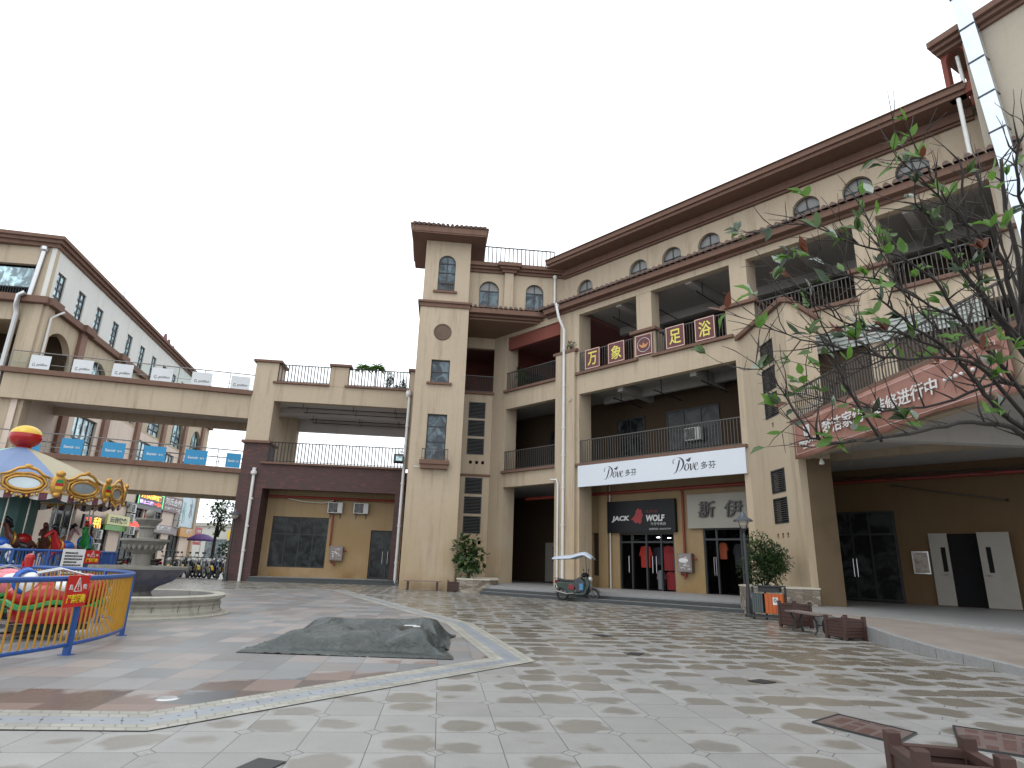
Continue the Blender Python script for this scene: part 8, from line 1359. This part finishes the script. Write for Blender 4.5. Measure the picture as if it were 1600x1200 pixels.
for k in range(NS*1):
    a=off+2*PI*(k+.5)/NS; w=2*(Rr+.12)*math.tan(PI/NS); F=Fr((CX+(Rr+.1)*math.cos(a),CY+(Rr+.1)*math.sin(a)),math.degrees(a)+90)
    m=M(); m.bx(F,-w/2,w/2,-.05,0,2.72,3.06); b=CB(m,'rounding_board',LAT)
    m=M()
    for i in range(-6,7):
        s=i*w/13
        for sg in(-1,1): m.tube([F.p(s-.07*sg,.008,2.76),F.p(s+.07*sg,.008,3.03)],.005,3)
    m.bx(F,-w/2,w/2,-.03,.02,3.05,3.09); m.bx(F,-w/2,w/2,-.03,.02,2.69,2.73)
    m.build('lattice',GD,b)
    rt=Matrix.Rotation(F.a,3,'Z'); m=M(); 
    def ell(c,rx,rz,d,n=28,wob=0): return [F.p(c[0]+(rx+wob*math.cos(9*2*PI*i/n))*math.cos(2*PI*i/n),d,c[1]+(rz+wob*math.cos(9*2*PI*i/n))*math.sin(2*PI*i/n)) for i in range(n+1)]
    m.tube(ell((0,2.9),.36,.17,.04),.035,6,caps=False); m.tube(ell((0,2.9),.44,.24,.02,36,.012),.035,6,caps=False)
    m.tube([F.p(-w*.36,.03,3.07),F.p(-w*.25,.04,3.12),F.p(-w*.14,.05,3.24),F.p(0,.05,3.30),F.p(w*.14,.05,3.24),F.p(w*.25,.04,3.12),F.p(w*.36,.03,3.07)],[.02,.035,.04,.05,.04,.035,.02],6)
    m.ball(F.p(0,.06,3.31),.09,.04,.06,n=10,rot=rt); 
    for i in range(-3,4): m.ball(F.p(i*.1,.05,2.64-.03*(3-abs(i))+.0),.04,n=6)
    m.build('gilt_frame',GD,b,smooth='all')
    m=M(); m.fprism(F,[(.345*math.cos(2*PI*i/28),2.9+.155*math.sin(2*PI*i/28)) for i in range(28)],.0,.03); m.build('mirror',MIR,b)
    m=M(); n=16; P=[(-w/2,2.72)]+[(-w/2+w*i/n,2.60-.10*abs(math.sin(PI*i/n*2))) for i in range(n+1)]+[(w/2,2.72)]
    for i in range(n): m.add([F.p(-w/2+w*i/n,.0,2.72),F.p(-w/2+w*(i+1)/n,.0,2.72),F.p(-w/2+w*(i+1)/n,.0,P[i+2][1]),F.p(-w/2+w*i/n,.0,P[i+1][1])],[(0,1,2,3)],0 if i%4<2 else 1)
    m.build('scalloped_fringe',[FRG,FRW],b)
    a2=off+2*PI*k/NS; F2=Fr((CX+(Rr+.2)*math.cos(a2),CY+(Rr+.2)*math.sin(a2)),math.degrees(a2)+90); rt2=Matrix.Rotation(F2.a,3,'Z')
    m=M(); m.ball(F2.p(0,0,2.92),.19,.05,.27,n=18,rot=rt2); m.ball(F2.p(0,.02,3.2),.12,.06,.09,n=10,rot=rt2); m.ball(F2.p(0,.02,2.66),.1,.05,.07,n=10,rot=rt2); s_=CB(m,'shield',GD,smooth='all')
    m=M()
    for i,(z0,z1) in enumerate(((2.8,2.88),(2.88,2.96),(2.96,3.05))): m.fprism(F2,[(-.09+.02*(i==0),z0),(.09-.02*(i==0),z0),(.09-.03*(i==2),z1),(-.09+.03*(i==2),z1)],.05,.065,[0,1,2][i])
    m.build('painted_stripe',[YG,REDG,GRNG],s_)
# horses, each grown as one skin
def horse(p,ang,z0,mt,mane,saddle,sad2):
    F=Fr(p,math.degrees(ang)); J={}
    J={'hip':(-.28,0,0,.15),'ribs':(.05,0,-.02,.16),'chest':(.27,0,.04,.14),'nk':(.38,0,.24,.085),'poll':(.47,0,.44,.07),'nose':(.66,0,.30,.045),'muz':(.70,0,.25,.04),
       'fl1':(.27,.08,-.12,.06),'fl2':(.42,.08,-.22,.035),'fl3':(.36,.08,-.38,.028),'fr1':(.27,-.08,-.12,.06),'fr2':(.45,-.08,-.12,.035),'fr3':(.48,-.08,-.30,.028),
       'bl1':(-.32,.08,-.12,.075),'bl2':(-.26,.08,-.28,.04),'bl3':(-.42,.08,-.42,.028),'br1':(-.32,-.08,-.12,.075),'br2':(-.22,-.08,-.26,.04),'br3':(-.36,-.08,-.44,.028),'t1':(-.42,0,.05,.04),'t2':(-.55,0,-.08,.05),'t3':(-.58,0,-.25,.02)}
    E=[('hip','ribs'),('ribs','chest'),('chest','nk'),('nk','poll'),('poll','nose'),('nose','muz'),('chest','fl1'),('fl1','fl2'),('fl2','fl3'),('chest','fr1'),('fr1','fr2'),('fr2','fr3'),('hip','bl1'),('bl1','bl2'),('bl2','bl3'),('hip','br1'),('br1','br2'),('br2','br3')]
    ks=list(J); me=bpy.data.meshes.new('horse'); C=Vector((CX,CY,0))
    me.from_pydata([tuple(F.p(J[k][0],J[k][1],z0+J[k][2])-C) for k in ks if k[0]!='t'],[(ks.index(a),ks.index(b)) for a,b in E],[]); 
    o=bpy.data.objects.new('horse',me); COL.objects.link(o); o.parent=ca; me.materials.append(mt)
    o.modifiers.new('skin','SKIN'); o.modifiers.new('sub','SUBSURF').levels=1; o.modifiers['sub'].render_levels=1
    for i,k in enumerate(k for k in ks if k[0]!='t'): me.skin_vertices[0].data[i].radius=(J[k][3],J[k][3])
    me.skin_vertices[0].data[0].use_root=True
    o.modifiers['skin'].use_smooth_shade=True
    m=M(); m.tube([F.p(.30,0,z0+.33),F.p(.40,0,z0+.5),F.p(.48,0,z0+.56),F.p(.55,0,z0+.52)],[.05,.07,.06,.02],8); m.build('mane',mane,o,smooth='all'); m=M(); m.tube([F.p(-.42,0,z0+.08),F.p(-.58,0,z0-.02),F.p(-.6,0,z0-.28)],[.03,.07,.02],8); m.build('tail',mane,o,smooth='all')
    m=M(); m.ball(F.p(-.02,0,z0+.05),.22,.175,.15,n=16,rot=Matrix.Rotation(ang,3,'Z')); m.build('saddle',saddle,o,smooth='all')
    m=M(); m.torus(F.p(.25,0,z0+.05),.165,.03,n=20,m=6,rot=Matrix.Rotation(ang+PI/2,3,'Z')); m.build('breast_strap',sad2,o,smooth='all')
    for sg in(-1,1): m=M(); m.ball(F.p(.54,.055*sg,z0+.4),.022,n=8); m.build('eye',BKG,o)
    m=M(); m.tube([F.p(0,0,.28),F.p(0,0,2.8)],.018,8); m.build('pole',mat('brass_pole',(.35,.33,.28),.25,.1,5,.8),o,smooth=True)
PNK=mat('horse_pink',(.55,.30,.32),.35,.1,3); BRH=mat('horse_brown',(.10,.03,.02),.3,.2,3)
def ringp(a,r): return (CX+r*math.cos(R(a)),CY+r*math.sin(R(a)))
for a,r,z,mt,mn,sd_,s2 in((-52,2.05,1.38,WHG,BKG,BLUG,YG),(-8,2.05,1.35,REDG,BKG,BLUG,GD),(-32,1.35,1.5,BRH,BKG,REDG,GD),(-95,2.0,1.3,WHG,YG,GRNG,PNK),(22,2.05,1.5,GRNG,REDG,YG,BLUG),(50,2.0,1.4,BRH,BKG,WHG,GD),(5,1.3,1.4,BRH,BRH,REDG,YG),(85,2.0,1.5,PNK,BKG,BLUG,GD)):
    horse(ringp(a,r),R(a-90 if r>1.6 else a-80),z,mt,mn,sd_,s2)
# blue fence round the carousel with its boards
cf=thing('carousel_fence','low blue safety fence with white bars in front of the carousel','fence',(CX,CY,0)); CR2=(CX,CY); r2=2.8
m=M(); m.tube(arcp(CR2,r2,1.28,R(-120),R(60),50),.03,6); m.tube(arcp(CR2,r2,.2,R(-120),R(60),50),.025,6); 
for a in range(-120,61,15): x,y=CX+r2*math.cos(R(a)),CY+r2*math.sin(R(a)); m.tube([(x,y,0),(x,y,1.3)],.035,6)
m.build('rail',BLP,cf,smooth=True); m=M()
for k in range(150):
    a=R(-120)+R(180)*k/150; x,y=CX+r2*math.cos(a),CY+r2*math.sin(a); m.tube([(x,y,.2),(x,y,1.27)],.011,4)
b_=m.build('bar',BLP,cf); b_['kind']='stuff'
def carfr(px,py,z):
    best=None
    for k in range(-1200,200):
        a=R(k/10); x,y=CX+r2*math.cos(a),CY+r2*math.sin(a); v=ray(px,py); e=abs(math.atan2(x,y)-math.atan2(v.x,v.y))
        if best is None or e<best[0]: best=(e,a,x,y)
    return Fr((best[2]+.05*math.cos(best[1]),best[3]+.05*math.sin(best[1])),math.degrees(best[1])+90)
Fc=carfr(139,875,1.1); warn(Fc,-.25,.25,.98,1.32,'red danger sign with white triangle on the blue carousel fence')
Fc=carfr(108,880,1.1); o=signbox('rules_board','white printed rules board hung on the blue carousel fence',Fc,-.3,.3,.55,1.34,.05,.01,WHITEP,cat='notice')
for k in range(9): textc(Fc,-.24,.24 if k%3 else .1,1.22-.075*k,1.26-.075*k,.056,'游客须知注意安全事项',INK,o)
# ================================================================ motorcycles and scooters
DULLC=mat('dull_chrome',(.22,.215,.21),.35,.25,9,.8,dirt=.4)
def motorbike(name,label,loc,rz,body,body2,scooter=True,group=None):
    t=thing(name,label,'motorcycle' if not scooter else 'scooter',(0,0,0),group); rx=Matrix.Identity(3); w=.62
    TY=mat('tyre_rubber',(.02,.02,.02),.8,.2,9,dirt=.5); r=.26 if scooter else .29
    for x in(-w,w):
        m=M(); m.torus((x,0,r),r-.045,.045,n=26,m=8); o=m.build('wheel',TY,t,smooth='all'); m=M(); m.torus((x,0,r),r-.09,.014,n=22,m=6)
        for k in range(8): a=PI*k/4; m.tube([(x,0,r),(x+(r-.09)*math.cos(a),0,r+(r-.09)*math.sin(a))],.008,4)
        m.tube([(x,-.06,r),(x,.06,r)],.04,8); m.build('rim',mat('dull_rim',(.14,.135,.13),.5,.3,9,.5,dirt=.4),o)
    m=M(); m.tube([(w-.24,0,.93),(w-.1,0,.6),(w,.0,r)],[.03,.04,.02],6); m.tube([(w-.22,.05,.9),(w,.07,r)],.02,6); m.tube([(w-.22,-.05,.9),(w,-.07,r)],.02,6); m.build('front_fork',DULLC,t,smooth=True)
    m=M(); m.tube([(w-.32,-.32,.98),(w-.24,-.12,.96),(w-.22,.12,.96),(w-.32,.32,.98)],.016,6); m.tube([(w-.34,-.36,.985),(w-.3,-.24,.97)],.024,6); m.tube([(w-.34,.36,.985),(w-.3,.24,.97)],.024,6)
    m.tube([(w-.26,.25,.98),(w-.28,.33,1.14)],.008,5); m.tube([(w-.26,-.25,.98),(w-.28,-.33,1.14)],.008,5); m.ball((w-.28,.34,1.18),.02,.06,.045,n=10); m.ball((w-.28,-.34,1.18),.02,.06,.045,n=10); m.build('handlebar',BLACKM,t,smooth='all')
    m=M(); 
    if scooter:
        m.fprism(Fr((0,0),0),[(.22,.22),(.36,.28),(.52,.62),(.44,.9),(.34,.95),(.3,.85),(.36,.62),(.26,.34),(-.1,.3),(-.12,.22)],-.17,.17)
        m.fprism(Fr((0,0),0),[(-.12,.24),(-.12,.5),(.0,.66),(-.1,.7),(-.72,.72),(-.88,.66),(-.8,.5),(-.5,.42),(-.3,.24)],-.15,.15)
    else:
        m.fprism(Fr((0,0),0),[(-.3,.35),(.25,.32),(.32,.5),(.3,.68),(.12,.78),(-.12,.72),(-.3,.6)],-.11,.11); m.fprism(Fr((0,0),0),[(-.3,.58),(-.75,.66),(-.9,.74),(-.8,.6),(-.45,.48),(-.3,.5)],-.09,.09)
    m.build('body',body,t,bevel=.035)
    m=M(); m.ball((w-.12,0,.84),.1,.1,.1,n=14); m.build('headlight',mat('headlight_glass',(.5,.5,.5),.1,.1,5,.3),t,smooth='all')
    m=M(); m.fprism(Fr((0,0),0),[(-.02,.66),(.02,.72),(-.15,.80),(-.55,.80),(-.8,.84),(-.82,.74),(-.5,.71),(-.15,.69)],-.13,.13); m.build('seat',mat('seat_vinyl',(.018,.018,.02),.45,.2,6),t,bevel=.03)
    m=M(); m.tube([(-.1,-.16,.3),(-.4,-.17,.27),(-.85,-.18,.36)],[.02,.035,.05],8); m.build('exhaust',DULLC,t,smooth=True)
    for x in(w,-w):
        m=M(); P=[(x+(r+.035)*math.cos(a),0,r+(r+.035)*math.sin(a)) for a in [R(k) for k in range(20,171,15)]]
        for p,q in zip(P,P[1:]): m.hexa([(p[0],-.06,p[2]-.008),(q[0],-.06,q[2]-.008),(q[0],.06,q[2]-.008),(p[0],.06,p[2]-.008),(p[0],-.06,p[2]+.008),(q[0],-.06,q[2]+.008),(q[0],.06,q[2]+.008),(p[0],.06,p[2]+.008)])
        m.build('mudguard',body2,t)
    m=M(); m.ball((-.1,0,.36),.2,.12,.14,n=12); m.tube([(-.05,.1,.25),(-.05,.22,.02)],.012,5); m.tube([(-.62,0,.26),(-.1,.09,.3)],.02,5); m.tube([(-.62,.1,.28),(-.62,.12,.6)],.022,6); m.tube([(-.62,-.1,.28),(-.62,-.12,.6)],.022,6); m.build('engine',mat('engine_metal',(.10,.095,.09),.4,.3,9,.7),t)
    m=M(); m.tube([(-.7,-.1,.82),(-.95,-.08,.84),(-.95,.08,.84),(-.7,.1,.82)],.012,5); m.build('luggage_rack',BLACKM,t); m=M(); m.bx(Fr((0,0),0),-.93,-.86,-.06,.06,.64,.72); m.build('tail_light',REDG,t); m=M(); m.obox((-.93,0,.52),.01,.17,.12); m.build('number_plate',mat('plate_white',(.5,.5,.48),.4,.1,4),t)
    t.location=loc; t.rotation_euler=(0,0,rz); return t
DGR=mat('paint_dark_green',(.03,.05,.04),.3,.3,6,dirt=.4); DRD=mat('paint_dark_red',(.20,.02,.03),.25,.3,6,dirt=.3); GRYP=mat('paint_grey',(.12,.115,.11),.4,.3,6,dirt=.4); BLB=mat('paint_black',(.02,.02,.022),.22,.3,6,dirt=.2); SLV=mat('paint_silver',(.32,.33,.35),.3,.2,6,.6); NVY=mat('paint_navy',(.03,.04,.10),.3,.2,5)
a_,b_=G(880,938.5),G(926,941); mid=(a_+b_)/2; dv_=b_-a_
sc=motorbike('scooter','dusty dark scooter with red panels under a pale blue rain canopy by the steps',(mid.x,mid.y,0),math.atan2(dv_.y,dv_.x),DGR,GRYP)
def att(m,name,mt,**k):
    loc,rot=sc.location.copy(),sc.rotation_euler.copy(); sc.location=(0,0,0); o=m.build(name,mt,sc,**k); sc.location=loc; return o
m=M(); m.fprism(Fr((0,0),0),[(-.35,.45),(-.1,.42),(-.12,.6),(-.32,.64)],-.165,.165); m.bx(Fr((0,0),0),-.92,-.78,-.1,.1,.70,.78); att(m,'side_panel',DRD,bevel=.02)
m=M(); m.tube([(.36,0,.9),(.32,0,1.84)],.014,6); att(m,'canopy_pole',BLACKM)
cn=M(); n=20; vs=[]
for i in range(n+1):
    x=-.98+1.62*i/n; cr=.06*math.sin(PI*min(1,max(0,(x+.2)/.85)))+ (x+.98)*.115 if x<.35 else .06*math.sin(PI*min(1,(x+.2)/.85))+.153-(x-.35)*.5
    for j in range(9): y=-.42+.84*j/8; wv=1-abs(x+.15)*.25; vs.append((x,y*wv,1.66+cr-.9*(y*wv)**2))
cn.add(vs,[(i*9+j,(i+1)*9+j,(i+1)*9+j+1,i*9+j+1) for i in range(n) for j in range(8)]); o=att(cn,'rain_canopy',mat('canopy_pale_blue',(.42,.47,.55),.4,.12,2),smooth='all'); o.modifiers.new('t','SOLIDIFY').thickness=.02
m=M(); m.fprism(Fr((0,0),0),[(.0,.32),(.3,.35),(.34,.7),(.12,.92),(-.1,.8),(-.12,.6)],-.19,.19); att(m,'rain_apron',mat('apron_grey',(.045,.048,.055),.6,.3,5),bevel=.05); m=M(); m.ball((.30,0,.98),.16,.18,.1,n=12); att(m,'cloth_bundle',BLK,smooth='all'); m=M(); m.obox((.2,.2,.55),.14,.03,.24); m.obox((.2,-.21,.55),.14,.03,.24); att(m,'blue_bag',mat('bag_blue',(.06,.2,.38),.5,.2,8))
# parked bikes by the far end
pb1=motorbike('parked_scooter','leftmost parked scooter beyond the fountain, dark with raised front',(-20.9,37.6,0),R(150),BLB,GRYP,True,'motorcycles parked beyond the fountain')
pb2=motorbike('parked_motorcycle','parked motorcycle with its front wheel turned to the square, first of the tight row',(-19.6,37.2,0),R(-60),BLB,YG,False,'motorcycles parked beyond the fountain')
names=['second','third','fourth','fifth','sixth','seventh','eighth','ninth','tenth']
for i,(x,y,r_,src,mt) in enumerate(((-19.1,37.5,-50,pb2,SLV),(-18.65,37.2,-42,pb1,None),(-18.2,37.4,-48,pb2,None),(-17.75,37.2,-40,pb1,SLV),(-17.3,37.0,-45,pb2,None),(-16.85,37.2,-50,pb1,NVY),(-16.4,37.0,-44,pb2,None))):
    c_=copytree(src,(x,y,0),R(r_),1.18,label='%s motorbike from the left in the tight dark row by the brick pier'%names[i])
    if mt: 
        for ch in c_.children:
            if ch.name.startswith('body'): ch.data=ch.data.copy(); ch.data.materials[0]=mt
pb1.scale=pb2.scale=(1.18,)*3
for i,(x,y,r_,src) in enumerate(((-22.2,38.5,170,pb1),(-23.4,38.2,160,pb2),(-24.6,38.6,175,pb2))):
    copytree(src,(x,y,0),R(r_),1.12,label='%s of the motorbikes parked along the shop doors behind the fountain'%('first','second','third')[i])
def parasol(x,y,h,r,c,label):
    t=thing('market_parasol',label,'parasol',(x,y,0)); m=M(); m.lathe([(r,h-.5),(r*.8,h-.32),(r*.45,h-.1),(0,h)],(x,y,0),16); m.lathe([(r,h-.5),(r,h-.62)],(x,y,0),16); m.build('canopy',mat('parasol_'+label[:6],c,.6,.2,3),t); m=M(); m.tube([(x,y,0),(x,y,h)],.03,6); m.build('pole',STEEL,t)
parasol(-27.2,56.5,3.1,1.15,(.06,.015,.12),'purple round parasol open behind the row of parked motorbikes')
# ================================================================ far background seen through the gap
bg_=thing('far_building','pale low building with a flat white wall behind the parked motorbikes','building',(-40,95,0)); m=M(); m.box(-47,-26,95,105,0,5.4); m.build('wall',mat('far_wall',(.50,.49,.45),.8,.06,1),bg_); m=M(); m.box(-47.2,-25.8,94.8,105.2,5.4,5.9); m.build('parapet',mat('far_trim',(.40,.38,.34),.8,.06,1),bg_); m=M(); m.box(-41.5,-39,94,95,3.6,4.8); m.build('yellow_sign',YG,bg_)
for k in range(3): m=M(); m.box(-45+6*k,-42+6*k,94.95,94.99,1,3.6); m.build('window',GLASS,bg_)
bg_=thing('far_building','tall white block with a gabled top fading behind the gap','building',(-60,170,0)); m=M(); m.add([(-66,170,0),(-48,170,0),(-48,185,0),(-66,185,0),(-66,170,17),(-48,170,13.5),(-48,185,13.5),(-66,185,17)],[(0,3,2,1),(4,5,6,7),(0,1,5,4),(1,2,6,5),(2,3,7,6),(3,0,4,7)]); m.build('wall',mat('far_white',(.78,.80,.82),.8,.03,1),bg_)
for k in range(2): m=M(); m.box(-62+7*k,-58+7*k,169.8,169.95,5,8); m.build('window',mat('far_window',(.6,.64,.68),.4,.05,1),bg_)
bushy('background_tree','leafy dark tree behind the left side of the brick pier','tree',(-21.2,46.5,2.6),(1.25,1.3,1.5),520,.26,.16,[GRD,GRL],12,lobes=14)
m=M(); m.tube([(-21.4,46.5,0),(-21.4,46.5,3.2),(-21.2,46.5,4.2)],[.14,.1,.04],8); m.build('trunk',BARK,bpy.data.objects['background_tree'])
for i,(x,y,h,w) in enumerate(((-30,70,4.5,3),(-24,72,5.0,3))):
    bushy('background_shrub',('left','right')[i]+' of two dark bushes far behind the parked motorbikes','shrub',(x,y,0),(w,1.5,h*.35),500,.4,.25,[GRD],3)
# ================================================================ magnolia in front, right
tr=thing('magnolia_tree','half bare magnolia with dark branches and scattered green and rust leaves at the right edge','tree',(3.9,4.3,0))
BR=[]
def px(x,y,Y): return at(x,y,Y)
main=[([(1690,1250,4.3),(1660,900,4.3),(1640,700,4.25),(1622,600,4.2),(1600,520,4.2),(1590,400,4.15),(1572,330,4.1),(1565,250,4.05)],.042,.016),
([(1612,560,4.2),(1575,440,4.1),(1545,350,4.0),(1528,270,3.9)],.03,.010),
([(1608,560,4.2),(1562,500,4.1),(1532,440,4.0),(1510,350,3.9),(1500,255,3.8)],.03,.009),
([(1600,540,4.2),(1540,470,4.0),(1495,410,3.9),(1455,345,3.8),(1430,320,3.75)],.026,.008),
([(1640,700,4.2),(1560,640,4.05),(1520,590,4.0),(1470,540,3.9),(1420,505,3.8),(1380,470,3.7)],.028,.008),
([(1655,740,4.2),(1580,668,4.1),(1500,662,4.0),(1420,678,3.9),(1340,690,3.8),(1290,690,3.7),(1262,676,3.65),(1215,600,3.6),(1170,560,3.55)],.026,.0035),
([(1630,690,4.2),(1545,585,4.0),(1480,560,3.9),(1400,560,3.8),(1320,545,3.7),(1250,530,3.6),(1180,500,3.5)],.022,.0035),
([(1378,690,3.9),(1320,600,3.8),(1300,540,3.75),(1270,480,3.7),(1240,440,3.65)],.013,.004),
([(1620,640,4.2),(1555,560,4.05),(1500,500,3.9),(1460,440,3.8),(1400,400,3.7),(1340,385,3.6),(1260,350,3.5),(1205,355,3.45)],.022,.0035),
([(1600,470,4.15),(1600,360,4.0),(1590,260,3.8),(1600,200,3.7)],.025,.008),
([(1575,480,4.1),(1540,380,3.9),(1480,320,3.8),(1430,270,3.7),(1395,235,3.6)],.018,.004),
([(1510,355,3.9),(1470,300,3.8),(1440,250,3.7),(1425,215,3.6)],.012,.003),
([(1470,545,3.9),(1400,520,3.8),(1330,510,3.7),(1290,480,3.6),(1230,470,3.5)],.014,.003),
([(1500,500,3.95),(1440,470,3.8),(1380,440,3.7),(1320,430,3.6),(1275,415,3.5)],.014,.003),
([(1660,620,4.3),(1560,600,4.2),(1470,630,4.1),(1380,640,4.0),(1300,625,3.9),(1220,610,3.8)],.02,.003),
([(1640,560,4.3),(1580,420,4.4),(1540,320,4.4),(1530,260,4.4)],.02,.005),
([(1580,600,4.1),(1520,560,4.3),(1450,500,4.3),(1400,440,4.4),(1360,350,4.4),(1330,300,4.4)],.016,.004),
([(1430,505,3.85),(1380,560,3.8),(1320,590,3.75),(1280,640,3.7),(1230,660,3.65)],.01,.003)]
tb_=M(); tw_=M(); lf_=[M() for _ in range(5)]; tips=[]
def smooth_pts(P,n=4):
    out=[]
    for i in range(len(P)-1):
        p0,p1,p2,p3=P[max(0,i-1)],P[i],P[i+1],P[min(len(P)-1,i+2)]
        for k in range(n): t=k/n; out.append(.5*((2*p1)+(p2-p0)*t+(2*p0-5*p1+4*p2-p3)*t*t+(3*p1-p0-3*p2+p3)*t**3))
    return out+[P[-1]]
r2_=random.Random(11)
for j,(P,r0,r1) in enumerate(main):
    Q=smooth_pts([px(*p) for p in P]); n=len(Q)
    Q=[q+Vector((r2_.gauss(0,.006),r2_.gauss(0,.006),r2_.gauss(0,.006))) for q in Q]
    (tb_).tube(Q,[(r0+(r1-r0)*(i/(n-1))**.7)*.8 for i in range(n)],7); BR.append((Q,r0,r1))
    for i in range(2,n):
        rr_=r0+(r1-r0)*i/(n-1); 
        if j==0 and i<12: continue
        for _ in range(2 if j else 1):
            if r2_.random()<.62:
                d=(Q[i]-Q[i-1]).normalized(); side=Vector((r2_.uniform(-1,.6),r2_.uniform(-1,1),r2_.uniform(-.5,1.1))).normalized()
                d=(d*.7+side).normalized(); L=r2_.uniform(.12,.42); a=Q[i]; pts=[a]
                for s in range(4): d=(d+Vector((r2_.uniform(-.25,.25),r2_.uniform(-.25,.25),r2_.uniform(-.15,.3)))).normalized(); a=a+d*L/4; pts.append(a)
                tw_.tube(pts,[min(rr_*.6,.006)]*2+[.0032,.0024,.0016],4); tips.append((a,d,j))
                if r2_.random()<.5:
                    d2=(d+Vector((r2_.uniform(-1,1),r2_.uniform(-1,1),r2_.uniform(-.6,.9)))).normalized(); b0=pts[2]; b1=b0+d2*L*.5; tw_.tube([b0,(b0+b1)/2,b1],[.003,.0024,.0015],4); tips.append((b1,d2,j))
    tips.append((Q[-1],(Q[-1]-Q[-2]).normalized(),j))
zmax=at(1400,215,3.7).z
for a,d,j in tips:
    if a.z<zmax and r2_.random()<.34:
        kind=r2_.random()
        for q in range(r2_.randint(1,4)):
            dd=(d+Vector((r2_.uniform(-1,1),r2_.uniform(-1,1),r2_.uniform(-.7,.9)))).normalized(); mi=0 if kind<.5 else (1 if kind<.74 else (2 if kind<.87 else 3))
            if r2_.random()<.06: mi=4
            leafcard(lf_[mi],a,dd,Vector((r2_.uniform(-.5,.5),-.8,r2_.uniform(.2,1))),r2_.uniform(.075,.135),r2_.uniform(.038,.06),0,curl=r2_.uniform(-.3,.8))
tb_.build('trunk',BARK,tr,smooth='all'); o=tw_.build('twigs',mat('twig_bark',(.04,.033,.028),.8,.4,30),tr,smooth='all')
for i,(m_,n_) in enumerate(zip(lf_,(GRB,GRL,GRO,GRD,GRP))): m_.build('foliage',n_,tr,smooth='all')
